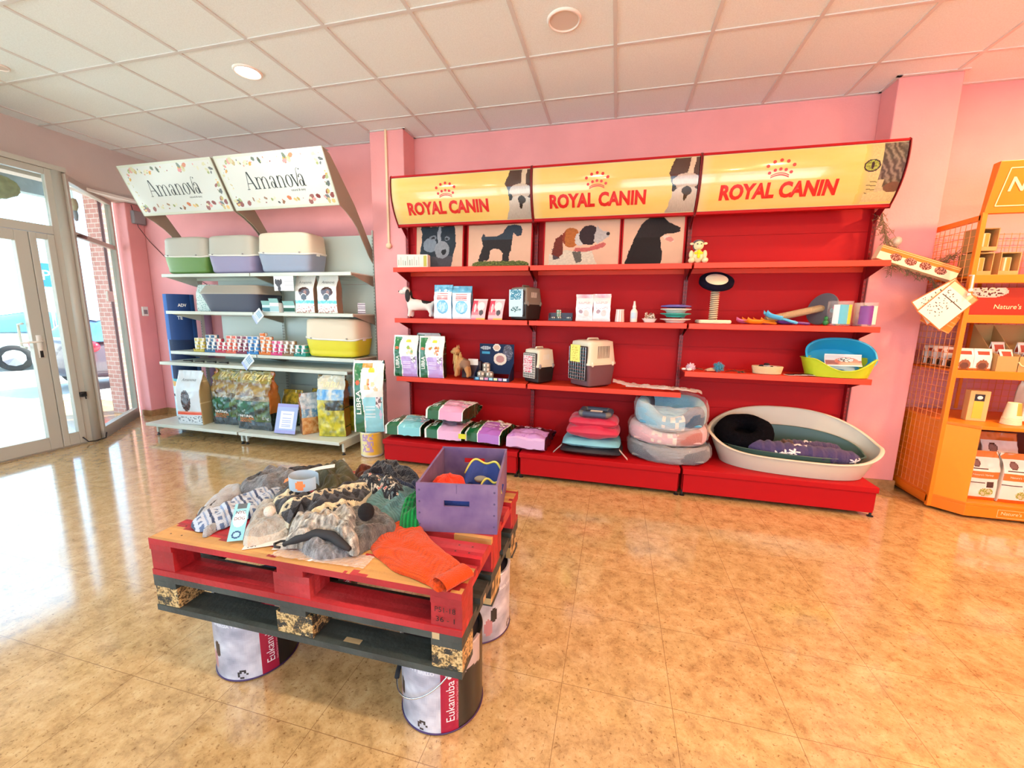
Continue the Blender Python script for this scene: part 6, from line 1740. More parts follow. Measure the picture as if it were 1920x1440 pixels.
MB().grid(lambda u, v: (-.57+1.14*u, 0, .19*v), 130, 34, poster).build('banner_print', 'print', t, solid=.004)
m = MB(); put_text(m, "Nature's Variety", lambda a, b: (a, -.002, b), -.26, .055, width=.30, shear=.1); put_text(m, 'V.O.', lambda a, b: (a, -.002, b), -.455, .175, width=.09, col=None)
m.build('lettering', 'cream_line', t)
def sachet(u, v):
    if v > .9: return '#e2d8d0'
    if v > .66 and .2 < u < .85: return '#a8402c' if (v*20) % 1 < .6 else '#e8e0d8'
    if inel(u, v, .5, .22, .36, .26): return '#5a3c2c' if inel(u, v, .5, .18, .24, .16) else '#8a5a3c'
    if v < .07: return '#d87a3c'
    return '#eee6de'
k = 0
for x, y in ((2.60, .30), (2.60, .20), (2.60, .10), (2.595, -.03), (2.70, -.03)):
    t = thing('treat_sachet', ['rearmost small sachet seen through the wire side', 'middle small sachet seen through the wire side', 'small sachet behind the front orange post', 'small sachet left of the pair beside the kraft box', 'small sachet right beside the kraft box'][k], 'sachet', (x, y, 1.068), 0, 'small sachets on the orange rack'); k += 1
    bag_mesh(.105, .035, .155, lambda f, s, v: sachet(s, v), seed=k, n1=20, nv=24, wr=.002).build('pouch', 'print_foil', t, smooth=True)
t = thing('kraft_dispenser', 'brown kraft dispenser box with slanted sides and open front', 'box', (2.90, .04, 1.066), 0)
MB().prism([(-.12, 0), (-.12, .12), (-.06, .13), (.14, .33), (.14, 0)], -.14, -.136, 'X').prism([(-.12, 0), (-.12, .12), (-.06, .13), (.14, .33), (.14, 0)], -.02, -.016, 'X').prism([(-.12, 0), (-.12, .12), (-.06, .13), (.14, .33), (.14, 0)], .176, .18, 'X').b2(-.136, .176, -.12, -.116, 0, .11).b2(-.136, .176, .136, .14, 0, .33).b2(-.136, .176, -.116, .136, 0, .004).build('box_body', 'kraft', t)
MB().tube([(-.02, -.122, .07), (0, -.122, .045), (.05, -.122, .035), (.10, -.122, .045)], .004, 6).build('white_curve', 'cream_line', t)
for i in range(4):
    s = thing('treat_sachet', 'small sachet '+['front left', 'rear left', 'front right', 'rear right'][i]+' inside the kraft dispenser box', 'sachet', (2.83+.15*(i//2), -.03+.07*(i % 2), 1.072), .2, 'sachets inside the kraft dispenser')
    bag_mesh(.09, .03, .15+.05*(i % 2), lambda f, s_, v: sachet(s_, v), seed=i+20, n1=16, nv=20, wr=.002).build('pouch', 'print_foil', s, smooth=True)
for i in range(9):
    s = thing('stick_pack', 'thin stick pack behind the kraft box, %s from the left' % ['first', 'second', 'third', 'fourth', 'fifth', 'sixth', 'seventh', 'eighth', 'ninth'][i], 'packet', (2.72+i*.034, .28, 1.27), 0, 'row of stick packs behind the kraft box')
    MB().b2(-.013, .013, -.004, .004, 0, .135).build('packet', mat('stick_%d' % (i % 3), ['#c9a0a0', '#a05a6a', '#d8c8b8'][i % 3], rough=.5), s)
    s.location.z = 1.067+.0
t = thing('leaflet_box', 'narrow kraft box with a dark window and yellow label on the counter', 'box', (2.725, -.03, .691), -.15)
MB().b2(-.055, .055, -.03, .03, 0, .225).build('box_body', mat('kraft_light', '#d8b070', rough=.7), t, bevel=.002)
MB().b2(-.028, .026, -.0315, -.03, .15, .20).build('window', 'black_plastic', t)
MB().b2(-.028, .026, -.0315, -.03, .02, .148).build('yellow_label', mat('label_yellow', '#eeb83a', rough=.5), t)
MB().ball((0, -.031, .175), (.016, .004, .014)).build('ball_logo', 'white_plastic', t, smooth=True)
t = thing('cup_stack', 'stack of cream paper cups upside down on the orange counter', 'cups', (2.895, -.10, .691), 0)
prof = [(.052, 0)]
for k in range(6): prof += [(.052-k*.0009, .001+k*.009), (.054-k*.0009, .005+k*.009), (.051-k*.0009, .008+k*.009)]
prof += [(.045, .07), (.034, .155), (.033, .158), (.0001, .156)]
MB().lathe(prof, 36, cols=lambda u, v, k: ('#e8a84a' if k > 18 and u > .72 and u < .93 and v < .97 else '#f0e2bc')).build('cups', 'print_matt', t, smooth=False)
def nv(face, s, v):
    if face != 'f': return '#e8dccb'
    if v > .88: return '#d8742c'
    if inel(s, v, .30, .76, .13, .075): return '#3a2a28' if not inel(s, v, .30, .76, .10, .055) else '#6a5450'
    if .655 < v < .67 and .1 < s < .62: return '#2a2020'
    if .46 < v < .60: return '#d8702a'
    if .36 < v < .385 and s < .6: return '#4a4040'
    if .28 < v < .40 and .66 < s < .88: return '#33242c'
    if v < .07: return '#c95c1e'
    if v < .28 and s > .42 and inel(s, v, .68, .17, .22, .09): return '#8fa04a' if fbm(s*14, v*16) > 0 else '#e0c8a0'
    return '#ece4da'
for i, (x, y, z, lab, w_, h_) in enumerate(((2.765, -.10, .121, 'white and orange food bag, left one in the open cabinet', .20, .36), (2.975, -.11, .121, 'white and orange food bag, second from the left in the open cabinet', .20, .36), (2.96, .06, .121, 'taller white and orange food bag standing behind in the cabinet', .22, .47), (3.19, -.10, .121, 'white and orange food bag, third from the left in the open cabinet', .20, .36), (3.10, -.03, .691, 'large white and orange food bag standing on the orange counter', .26, .34))):
    bag('food_bag', lab, 'food bag', (x, y, z+.001), .0, w_, .09, h_, nv, [("Nature's Variety", .0, h_*.53, dict(width=w_*.62, col='#f4e4cc'))], seed=130+i, group='white and orange food bags', wr=.004)
# hanging price cards
def pcard(u, v):
    if u < .04 or u > .96 or v < .03 or v > .97: return '#e8703a'
    if v > .84: return '#f0c8a0' if u < .8 else '#e8a070'
    if .62 < v < .635 and .1 < u < .92: return '#4a3a34'
    if fbm(u*16, v*26, 3) > .42 and .1 < u < .6 and .12 < v < .8: return '#5a4a44'
    return '#f4ead2'
for i, (rz2, dy, lab, fz) in enumerate(((-.72, .0, 'cream price card hanging in front, tied to the orange shelf', 0), (-.95, .012, 'cream price card hanging behind the front one', 1), (-.45, .02, 'orange card hanging at the back of the price cards', 2))):
    t = thing('price_card', lab, 'card', (2.475, -.135+dy*2, 1.64), 0, 'price cards hanging from the rack')
    M = Matrix.Rotation(rz2*-1*-1, 4, 'Y') if False else Matrix.Rotation(-rz2, 4, 'Y')
    MB().grid(lambda u, v: M @ Vector(((u-.5)*.205, -.004*math.sin(u*3), -.30+.29*v)), 32, 44, pcard if fz < 2 else (lambda u, v: '#e07a2c' if (v*12) % 1 > .2 else '#e8945a')).build('card_print', 'print_matt', t, solid=.001)
t = thing('card_hook', 'white plastic hook and ties holding the price cards', 'hook', (2.48, -.14, 1.64))
MB().tube([(0, .02, .09), (0, -.012, .09), (0, -.014, .01), (.0, -.01, -.02)], .006, 8).ball((0, -.012, -.01), .013, 10, 8).ball((-.004, -.01, -.04), .011, 10, 8).build('hook_body', 'white_plastic', t, smooth=True)
# cookie strip carton and twigs between pillar and rack
t = thing('treat_carton', 'long cream and orange carton printed with four round treats, tilted over the shelf end', 'box', (2.235, .03, 1.835), 0)
t.rotation_euler = (0, .34, 0)
def strip(u, v):
    for k in range(4):
        if inel(u, v, .22+.19*k, .42, .075, .26): return '#6a2c22' if fbm(u*60, v*14, 2) > -.05 else '#c98a78'
    if v > .52+.25*u*.4: return '#ea7c2c' if not ((v*16) % 1 < .25 and v > .75) else '#f0c090'
    return '#f2e6bc'
m = MB().grid(lambda u, v: (-.265+.53*u, -.035, -.05+.10*v), 120, 26, strip); m.b2(-.265, .265, -.0345, .03, -.05, .05, col='#eedcae'); m.build('carton_print', 'print_matt', t)
t = thing('dried_branch', 'dried twigs with leaves lying behind the long treat carton', 'branch', (0, 0, 0))
twigs(t, [(2.14, .08, 1.90), (2.22, .07, 1.84), (2.34, .09, 1.82), (2.44, .08, 1.85), (2.50, .07, 1.90)], 110, .6, 12, L0=.09)
t = thing('dried_branch', 'dried twigs hanging below the long treat carton beside the pillar', 'branch', (0, 0, 0))
twigs(t, [(2.16, .07, 1.82), (2.26, .06, 1.76), (2.38, .08, 1.73), (2.43, .09, 1.66), (2.43, .1, 1.60)], 90, .6, 19, L0=.08)
# ---------------------------------------------------------------- pallets on paint cans
def wood_red(bare):
    """bare(x,y,z)-> amount of bare wood"""
    def f(p):
        n = fbm(p[0]*6, p[1]*26, p[2]*20); g = fbm(p[0]*3, p[1]*60, 5)
        if bare(p)+n*.35 > .5: return shade('#cf9a58', .92+.14*g)
        return shade(mixc('#b3222a', '#c4494c', max(0, fbm(p[0]*2.2, p[1]*9, p[2]*9)*1.3)), .92+.2*g+.1*n)
    return f
def wood_black(p):
    n = fbm(p[0]*7, p[1]*20, p[2]*22); g = fbm(p[0]*5, p[1]*50, 2)
    if n > .62: return '#b8a078'
    return shade('#3c4442', .95+.3*g)
def chip(p):
    n = fbm(p[0]*130, p[1]*130, p[2]*150); s = fbm(p[0]*22, p[1]*22, p[2]*30)
    if s > .25: return '#2f302c' if n > -.2 else '#6a5a3c'
    return '#cdb07a' if n > .1 else ('#5a4a30' if n < -.25 else '#a88a58')
def cbox(m, x0, x1, y0, y1, z0, z1, cf, st=.02):
    """box with subdivided, position-coloured faces"""
    def face(o, a, b):
        o, a, b = Vector(o), Vector(a), Vector(b); na = max(1, int(a.length/st)); nb = max(1, int(b.length/st))
        m.grid(lambda u, v: o+a*u+b*v, na, nb, lambda u, v: cf(o+a*u+b*v))
    X, Y, Z = x1-x0, y1-y0, z1-z0
    face((x0, y0, z1), (X, 0, 0), (0, Y, 0)); face((x0, y1, z0), (X, 0, 0), (0, -Y, 0))
    face((x0, y0, z0), (X, 0, 0), (0, 0, Z)); face((x1, y1, z0), (-X, 0, 0), (0, 0, Z))
    face((x1, y0, z0), (0, Y, 0), (0, 0, Z)); face((x0, y1, z0), (0, -Y, 0), (0, 0, Z))
    return m
mat('paint_wood', vcol=True, rough=.55, bump=.25, bscale=60)
PT = (-.888, -2.36)
def pallet(label, z0, top, blk, dx=0, dy=0, nails=True):
    t = thing('pallet', label, 'pallet', (PT[0]+dx, PT[1]+dy, z0), .012)
    L_, W_ = 1.195, .755
    ys = [(-W_/2, .140), (-W_/2+.178, .095), (-.07, .140), (W_/2-.178-.095, .095), (W_/2-.140, .140)]
    for i, (y, wd) in enumerate(ys):
        m = cbox(MB(), -L_/2, L_/2, y, y+wd, .122, .144, (lambda p, i=i: top(p, i)), .012 if i == 0 else .018)
        if nails:
            for x in (-L_/2+.05, -L_/2+.1, -.03, .03, L_/2-.1, L_/2-.05):
                for q in (.3, .7): m.ball((x, y+wd*q, .1442), (.0035, .0035, .0008), 8, 4, col='#3a2a20')
        m.build('deck_board', 'paint_wood', t, bevel=0)
    for x in (-L_/2, -.05, L_/2-.1):
        m = cbox(MB(), x, x+.1, -W_/2, W_/2, .1, .1215, lambda p: top(p, 9), .03); m.build('stringer', 'paint_wood', t)
        for y in (-W_/2, -.07, W_/2-.14):
            ex = .0 if abs(x) > .2 else -.02
            cbox(MB(), x+ex, x+.1-ex*1.0, y+(.004 if y == -W_/2 else 0), y+(.1 if y != -.07 else .14), .0225, .0995, blk, .0035 if (y == -W_/2 and blk is blkblack) else .02).build('block', 'paint_wood', t)
    for y in (-W_/2, -.05, W_/2-.1):
        cbox(MB(), -L_/2, L_/2, y, y+.1, 0, .022, lambda p: top(p, 8), .02).build('bottom_board', 'paint_wood', t)
    return t
def topred(p, i):
    if i == 0 and p[2] > .143:
        b = .75 if p[0] < -.15 else .62
        if p[1] > -.30 + .06*fbm(p[0]*4, 1) and p[0] < .15: b = .0
        if p[1] < -.372: b = .2
        return wood_red(lambda q: b)(p)
    if i == 4 and p[2] > .143: return wood_red(lambda q: .62)(p)
    if i == 2 and p[0] > .45 and p[1] < -.04: return wood_red(lambda q: .65)(p)
    return wood_red(lambda q: .0)(p)
def topblack(p, i): return wood_black(p)
def blkblack(p): return chip(p)
pallet('dark grey worn pallet with chipboard blocks, lower of the stacked pair', .305, topblack, blkblack)
up_ = pallet('red painted pallet with a bare wood front board, upper of the stacked pair', .4495, topred, wood_red(lambda p: -.1))
m = MB()
def onf(a, b): return (a, -.755/2-.0012, b)
put_text(m, 'P51-18', onf, .545, .082, width=.066, height=.017); put_text(m, '36 - 1', onf, .545, .05, width=.06, height=.017)
m.build('stamped_numbers', mat('ink', '#1a1212', rough=.8), up_)
def paintcan(label, x, y, rz, handle=False):
    t = thing('paint_can', label, 'can', (x, y, 0), rz, 'printed metal cans carrying the pallets')
    r, h = .145, .304
    def cf(u, v, k):
        a = (u*360+180) % 360-180
        if v > .95 or v < .02: return '#3a3440'
        if abs(a) < 13: return '#a81440' if v > .1 or True else '#a81440'
        if 13 <= a < 140:
            if v > .55+.1*math.sin(a*.05) and a < 55: return '#b9b0b4'
            return '#1c1a1e'
        if a < -13:
            n = fbm(u*9, v*4, 1)
            c = mixc('#9aa0b4', '#dfe3ee', .5+n*.9)
            if inel(a, v, -78, .38, 6, .10): return '#22242c'
            if inel(a, v, -88, .22, 8, .12): return '#c08a94'
            if inel(a, v, -38, .10, 7, .05) and not inel(a, v, -38, .09, 5, .03): return '#2a2a30'
            return c
        return '#5c5460'
    prof = [(r*.97, 0), (r, .004)]+[(r, .004+(h-.01)*i/40) for i in range(1, 41)]+[(r*1.01, h-.004), (r*.99, h-.001), (r*.93, h-.001), (r*.92, h-.012), (.0001, h-.012)]
    MB().lathe(prof, 120, cols=cf, cap=False).build('can_body', mat('can_print', vcol=True, rough=.28, spec=.6, metal=.15), t, smooth=False)
    MB().tube([((r+.001)*math.cos(2*PI*i/60), (r+.001)*math.sin(2*PI*i/60), .005) for i in range(60)], .003, 6, closed=True).build('bottom_rim', mat('rim_purple', '#4a3460', rough=.35, metal=.4), t, smooth=True)
    m = MB()
    def onc(a, b): th = a/r; return ((r+.0012)*math.cos(th), (r+.0012)*math.sin(th), b)
    put_text(m, 'Eukanuba', onc, .002, .125, width=.155, height=.028, rot=PI/2, col='#f0e6ea'); put_text(m, 'Healthy Extras for your Dog and Coat', onc, .026, .12, width=.15, rot=PI/2, col='#e0a8b8')
    for dx, dy, rr in ((0, .218, .007), (-.011, .227, .004), (-.004, .233, .004), (.005, .233, .004), (.012, .227, .004)):
        n = 10; m.add([onc(dx+rr*math.cos(2*PI*i/n), dy+rr*math.sin(2*PI*i/n)) for i in range(n)], [tuple(range(n))], [lin('#f0e6ea')])
    put_text(m, 'ENERGÍA Y BRILLO', onc, -.125, .238, width=.15, height=.016, bold=.03, col='#eceef4')
    m.build('lettering', 'print_matt', t)
    if handle:
        P = []
        for i in range(25):
            th = math.radians(-185+190*i/24); z = .262-.155*math.sin(PI*i/24)**.8
            P.append(((r+.006+.012*math.sin(PI*i/24))*math.cos(th), (r+.006+.012*math.sin(PI*i/24))*math.sin(th), z))
        MB().tube(P, .0025, 8).build('wire_handle', 'chrome', t, smooth=True)
        MB().tube(P[6:12], .009, 10).build('grip', 'dark_rubber', t, smooth=True)
    else:
        P = []
        for i in range(25):
            th = math.radians(20+180*i/24); z = .262-.14*math.sin(PI*i/24)**.8
            P.append(((r+.006+.012*math.sin(PI*i/24))*math.cos(th), (r+.006+.012*math.sin(PI*i/24))*math.sin(th), z))
        MB().tube(P, .0025, 8).build('wire_handle', 'chrome', t, smooth=True)
    return t
paintcan('printed metal can under the front left corner of the pallets', -1.262, -2.54, math.radians(-28))
paintcan('printed metal can with a hanging wire handle under the front right corner', -.44, -2.53, math.radians(-57), True)
paintcan('printed metal can under the rear right corner of the pallets', -.44, -2.13, math.radians(35))
paintcan('printed metal can hidden under the rear left corner of the pallets', -1.262, -2.13, math.radians(-10))

# ---------------------------------------------------------------- violet crate with toys
PZ = .5935
mat('violet', '#5f4a7a', rough=.6, mottle=.22, mscale=9, color2='#7d688a')
t = thing('crate', 'violet wooden crate with slot handles on the red pallet', 'crate', (-.428, -2.414, PZ+.001), .18)
cw, cd, ch, th = .305, .43, .192, .009
def handled(m, y0, y1, hz):
    # panel with a slot: built from four boxes and two round ends
    hx, hh = .048, .012
    m.b2(-cw/2, cw/2, y0, y1, 0, hz-hh).b2(-cw/2, cw/2, y0, y1, hz+hh, ch).b2(-cw/2, -hx, y0, y1, hz-hh, hz+hh).b2(hx, cw/2, y0, y1, hz-hh, hz+hh)
handled_front = MB(); handled(handled_front, 0, th, .115); handled_front.build('front_panel', 'violet', t)
hb = MB(); handled(hb, cd-th, cd, .13); hb.build('rear_panel', 'violet', t)
for x in (-cw/2, cw/2-th): MB().b2(x, x+th, th, cd-th, 0, ch-.004).build('side_panel', 'violet', t)
MB().b2(-cw/2+th, cw/2-th, th, cd-th, 0, .006).build('crate_floor', 'violet', t)
m = MB()
for x in (-cw/2+.012, cw/2-.012):
    for z in (.03, .075, .12, .165): m.ball((x, -.0005, z), (.004, .0015, .004), 8, 5)
m.b2(-.001, .001, -.0005, .0, .155, .19)
m.build('staples', mat('staple', '#4f4268', rough=.5), t)['kind'] = 'stuff'
mat('toy_red', '#e2381c', rough=.6, bump=.3, bscale=90); mat('toy_blue', '#203a86', rough=.7, bump=.2, bscale=90); mat('toy_grey', '#8a8478', rough=.7); mat('toy_yellow', '#d8d060', rough=.6)
def rotv(x, y):
    c, s = math.cos(.18), math.sin(.18); return (-.428+x*c-y*s, -2.414+x*s+y*c)
x_, y_ = rotv(-.07, .16)
t = thing('plush_toy', 'red and orange spotted plush toy lying in the violet crate', 'toy', (x_, y_, PZ+.009), .3)
def ty(u, v):
    a, q = 2*PI*u, PI*v; r = 1+.15*fbm(math.cos(a)*2, math.sin(a)*2, q)
    return (.075*r*math.sin(q)*math.cos(a), .10*r*math.sin(q)*math.sin(a), .075-.075*r*math.cos(q))
def tyc(u, v):
    for k in range(9):
        if inel(u, v, (k*.37) % 1, .5+.3*math.sin(k*2.3), .035, .05): return '#c98a3c'
    return '#e2381c'
MB().grid(ty, 48, 30, tyc, cu=True).build('toy_body', 'fabric_print', t, smooth=True)
MB().prism([(-.02, .11), (.045, .05), (.0, .165)], -.05, -.02, 'Y').build('fin', 'toy_red', t, bevel=.008)
x_, y_ = rotv(.055, .26)
t = thing('plush_toy', 'blue fabric toy with a yellow edge leaning on the rear crate panel', 'toy', (x_, y_, PZ+.01), .1)
def wing(u, v):
    a = (u-.5)*2; return (a*.085, .05*v+.03*math.sin(PI*u), .05+.11*v*(1-.55*abs(a)**2)+.02*math.sin(u*9))
MB().grid(wing, 30, 16).build('toy_body', 'toy_blue', t, solid=.03, smooth=True)
MB().tube([Vector(wing(i/20, 1)) for i in range(21)], .005, 8).build('yellow_edge', 'toy_yellow', t, smooth=True)
MB().ball((0, -.005, .10), (.03, .02, .015)).build('grey_patch', 'toy_grey', t, smooth=True)
x_, y_ = rotv(.085, .12)
t = thing('plush_toy', 'blue fabric toy with a yellow edge in the near right of the crate', 'toy', (x_, y_, PZ+.01), -.2)
MB().grid(lambda u, v: (lambda p: (p[0]*.6, p[1], p[2]*.8))(wing(u, v)), 30, 16).build('toy_body', 'toy_blue', t, solid=.03, smooth=True)
MB().tube([Vector((wing(i/20, 1)[0]*.6, wing(i/20, 1)[1], wing(i/20, 1)[2]*.8)) for i in range(21)], .005, 8).build('yellow_edge', 'toy_yellow', t, smooth=True)
t = thing('plush_toy', 'dark blue toy visible through the front slot of the crate', 'toy', (*rotv(0, .07), PZ+.01), 0)
MB().ball((0, 0, .06), (.09, .04, .06)).build('toy_body', 'toy_blue', t, smooth=True)

# ---------------------------------------------------------------- pile of dog clothes
OUT = {
'fluffy': [ (-1.501, -2.344), (-1.512, -2.268), (-1.526, -2.173), (-1.470, -2.143), (-1.349, -2.183), (-1.268, -2.207), (-1.229, -2.263), (-1.282, -2.300), (-1.274, -2.350), (-1.317, -2.383), (-1.390, -2.384), (-1.463, -2.375) ],
'strap': [ (-1.492, -2.077), (-1.397, -2.062), (-1.373, -1.986), (-1.346, -2.006), (-1.344, -2.098), (-1.411, -2.118) ],
'sleeve': [ (-1.544, -2.309), (-1.587, -2.343), (-1.527, -2.445), (-1.473, -2.552), (-1.427, -2.617), (-1.383, -2.648), (-1.375, -2.617), (-1.384, -2.559), (-1.446, -2.459), (-1.458, -2.387) ],
'knit': [ (-1.415, -2.417), (-1.396, -2.363), (-1.323, -2.301), (-1.270, -2.316), (-1.243, -2.386), (-1.239, -2.490), (-1.247, -2.540), (-1.273, -2.563), (-1.268, -2.606), (-1.293, -2.649), (-1.354, -2.667), (-1.407, -2.632), (-1.397, -2.584), (-1.380, -2.531) ],
'sock': [ (-1.380, -2.602), (-1.354, -2.588), (-1.278, -2.609), (-1.286, -2.645), (-1.282, -2.683), (-1.300, -2.688), (-1.329, -2.644) ],
'pomfleece': [ (-1.180, -2.604), (-1.133, -2.670), (-1.097, -2.697), (-1.067, -2.682), (-1.017, -2.625), (-1.026, -2.574), (-1.125, -2.484), (-1.227, -2.422), (-1.270, -2.452), (-1.245, -2.519) ],
'pattern': [ (-1.208, -2.457), (-1.238, -2.403), (-1.213, -2.386), (-1.138, -2.419), (-1.065, -2.483), (-1.009, -2.451), (-0.964, -2.404), (-0.937, -2.325), (-0.946, -2.249), (-0.931, -2.204), (-0.876, -2.288), (-0.858, -2.390), (-0.839, -2.495), (-0.903, -2.542), (-0.941, -2.588), (-1.013, -2.559), (-1.007, -2.600), (-1.080, -2.564), (-1.157, -2.510) ],
'pattern2': [ (-0.989, -2.225), (-0.946, -2.180), (-0.871, -2.169), (-0.782, -2.185), (-0.711, -2.282), (-0.727, -2.340), (-0.803, -2.309), (-0.884, -2.275) ],
'olive': [ (-1.196, -2.246), (-1.202, -2.130), (-1.210, -2.067), (-1.152, -2.076), (-1.038, -2.154), (-0.977, -2.215), (-0.938, -2.334), (-0.953, -2.394), (-0.950, -2.461), (-1.018, -2.497), (-1.059, -2.459), (-1.084, -2.358), (-1.080, -2.297) ],
'beanie': [ (-1.017, -2.144), (-1.031, -2.050), (-0.990, -1.972), (-0.885, -1.981), (-0.781, -2.050), (-0.717, -2.123), (-0.727, -2.189), (-0.822, -2.176), (-0.921, -2.161), (-0.977, -2.189) ],
'brown': [ (-1.103, -2.070), (-1.102, -2.004), (-1.030, -2.022), (-0.992, -2.110), (-1.040, -2.124) ],
'teal': [ (-0.873, -2.338), (-0.909, -2.225), (-0.856, -2.239), (-0.768, -2.271), (-0.786, -2.178), (-0.725, -2.160), (-0.661, -2.276), (-0.654, -2.359), (-0.658, -2.407), (-0.695, -2.448), (-0.767, -2.407) ],
'green': [ (-0.639, -2.455), (-0.684, -2.346), (-0.690, -2.262), (-0.669, -2.237), (-0.605, -2.356), (-0.569, -2.442) ],
'greybody': [ (-0.875, -2.479), (-0.848, -2.394), (-0.778, -2.390), (-0.693, -2.427), (-0.644, -2.485), (-0.666, -2.544), (-0.681, -2.609), (-0.707, -2.651), (-0.769, -2.622) ],
'hood': [ (-0.952, -2.668), (-0.990, -2.603), (-1.013, -2.561), (-0.957, -2.552), (-0.917, -2.526), (-0.862, -2.496), (-0.835, -2.435), (-0.775, -2.500), (-0.721, -2.590), (-0.690, -2.664), (-0.769, -2.640), (-0.842, -2.637), (-0.883, -2.673), (-0.933, -2.681) ],
'hoodlow': [ (-0.915, -2.657), (-0.916, -2.622), (-0.864, -2.595), (-0.781, -2.608), (-0.738, -2.619), (-0.723, -2.659), (-0.793, -2.700), (-0.860, -2.687) ],
'orange': [ (-0.720, -2.484), (-0.671, -2.400), (-0.595, -2.386), (-0.536, -2.459), (-0.457, -2.523), (-0.380, -2.579), (-0.306, -2.642), (-0.357, -2.731), (-0.412, -2.712), (-0.532, -2.682), (-0.641, -2.620), (-0.684, -2.575) ],
}
def crp(P, u):
    n = len(P); k = (u % 1)*n; i = int(k); f = k-i
    a, b, c, d = P[(i-1) % n], P[i], P[(i+1) % n], P[(i+2) % n]
    def h(j): return .5*((2*b[j])+(-a[j]+c[j])*f+(2*a[j]-5*b[j]+4*c[j]-d[j])*f*f+(-a[j]+3*b[j]-3*c[j]+d[j])*f**3)
    return h(0), h(1)
def garment(name, label, key, z0, th, cf, material='fabric_print', fold=.012, ff=18, seed=0, tilt=(0, 0), part='fabric', grow=1.04, under=None, edge=3.4, n=150, m=44, gdir=.6, group='dog clothes piled on the pallet'):
    P = OUT[key]; cx = sum(p[0] for p in P)/len(P); cy = sum(p[1] for p in P)/len(P)
    t = thing(name, label, 'dog clothes', (cx, cy, PZ+z0+.001), 0, group)
    W_ = max(p[0] for p in P)-min(p[0] for p in P)
    def top(u, v):
        x, y = crp(P, u); x = (x-cx)*v*grow; y = (y-cy)*v*grow
        k = max(0, 1-v**edge)**.5
        wx, wy = fbm(x*7+seed, y*7, seed), fbm(x*7, y*7+seed, seed+4)
        ph = 2*PI*(x*math.cos(gdir+seed)+y*math.sin(gdir+seed))/.085+5*wx; ph2 = 2*PI*(y*math.cos(seed)-x*math.sin(seed))/.13+5*wy
        k2 = k*(.62+.20*(.5+.5*math.sin(ph))**.7+.16*(.5+.5*math.sin(ph2))+.10*wx)
        f = fbm(x*11+seed, y*11)*fold*.5 + fbm(x*30+seed, y*30)*fold*.22
        z = th*k2*.95 + f*.7*min(1, k*1.4) + tilt[0]*x+tilt[1]*y
        if under: z += under(x+cx, y+cy)
        return (x*(1+.015*math.sin(u*80+seed)), y*(1+.015*math.sin(u*80+seed)), max(z, .0015))
    def col(u, v):
        x, y, z = top(u, v); return cf(x, y, u, v)
    g = MB().grid(top, n, m, col, cu=True)
    g.grid(lambda u, v: (lambda p: (p[0]*.98, p[1]*.98, min(p[2], .004)*0+.0))(top(u, 1-v*.5)), n, 2, lambda u, v: cf(*top(u, 1)[:2], u, 1), cu=True)
    g.build(part, material, t, smooth=True)
    return t, top
def gcol(c, k=.12):
    return lambda x, y, u, v: shade(c, 1+k*fbm(x*40, y*40, 2))
def nordic(x, y, u, v):
    a = x*.5+y*.87
    r = (a*70) % 4
    s = math.sin((x*.87-y*.5)*260)
    if r < .6: return '#3c4a68'
    if 1.3 < r < 2.3 and s > .1: return '#5f7396'
    if 2.9 < r < 3.3: return '#7f95b8'
    return '#b9c2cf'
def tri(x, y, u, v):
    a, b = x*30+y*12, y*34-x*8; i, j = math.floor(a), math.floor(b); fa, fb = a-i, b-j
    k = (i*7+j*13) % 5
    if v > .965: return '#c8bfa8'
    if k == 0: return '#d8cba8' if fa > fb else '#28282c'
    if k == 1: return '#1c1c20' if fa+fb > 1 else '#4a4c52'
    if k == 2: return '#28282c' if abs(fa-.5)+abs(fb-.5) < .32 else '#b8ac90'
    return '#2a2a2e' if fa > fb else '#3f4248'
def tri2(x, y, u, v):
    if x > .19 and fbm(x*20, y*20) > .2: return '#b0303c'
    return tri(x, y, u, v)
def flowers(x, y, u, v):
    n = fbm(x*45, y*45, 3)
    return '#c0504c' if n > .5 else ('#cfc3ae' if n > .22 else ('#5a6468' if n < -.35 else '#1c1c22'))
garment('dog_coat', 'flat black strap garment at the rear left of the pile', 'strap', .0, .035, gcol('#1e1e22'), seed=3)
garment('dog_coat', 'grey fluffy rolled dog coat at the rear left of the pile', 'fluffy', .0, .095, lambda x, y, u, v: shade('#2a2b2e' if inel(x, y, -.07, -.02, .05, .035) else '#6a6c70', 1+.25*fbm(x*50, y*50)), 'fluffy_print', .016, 12, 5)  # dark ellipse paints the shaded opening of the roll into the colour
garment('dog_sweater', 'pale grey sleeve hanging at the left edge of the pile', 'sleeve', .0, .045, lambda x, y, u, v: '#2c2c30' if .38 < u < .46 else '#aeb2b8', 'fluffy_print', .01, 20, 7)
garment('dog_sweater', 'blue and white nordic knit dog sweater at the left of the pile', 'knit', .004, .062, nordic, 'fabric_print', .009, 14, 9, n=260, m=80)
garment('dog_sock', 'small pale grey fleece sock end at the front left edge', 'sock', .0, .035, gcol('#a9abae'), 'fluffy_print', .006, 20, 4)
garment('dog_coat', 'dark grey wool dog coat in the middle of the pile', 'greybody', .0, .085, lambda x, y, u, v: shade('#5a5855', 1+.35*fbm(x*70, y*70)), 'fluffy_print', .012, 10, 14)
garment('dog_coat', 'cream grey fleece dog coat with a white pompom', 'pomfleece', .0, .075, lambda x, y, u, v: '#cfc4b4' if v > .9 else shade('#aaa79f', 1+.15*fbm(x*50, y*50)), 'fluffy_print', .017, 13, 21)
garment('dog_hat', 'brown laced piece behind the olive fleece', 'brown', .0, .075, gcol('#5a2e22', .5), 'fabric_print', .02, 30, 8)
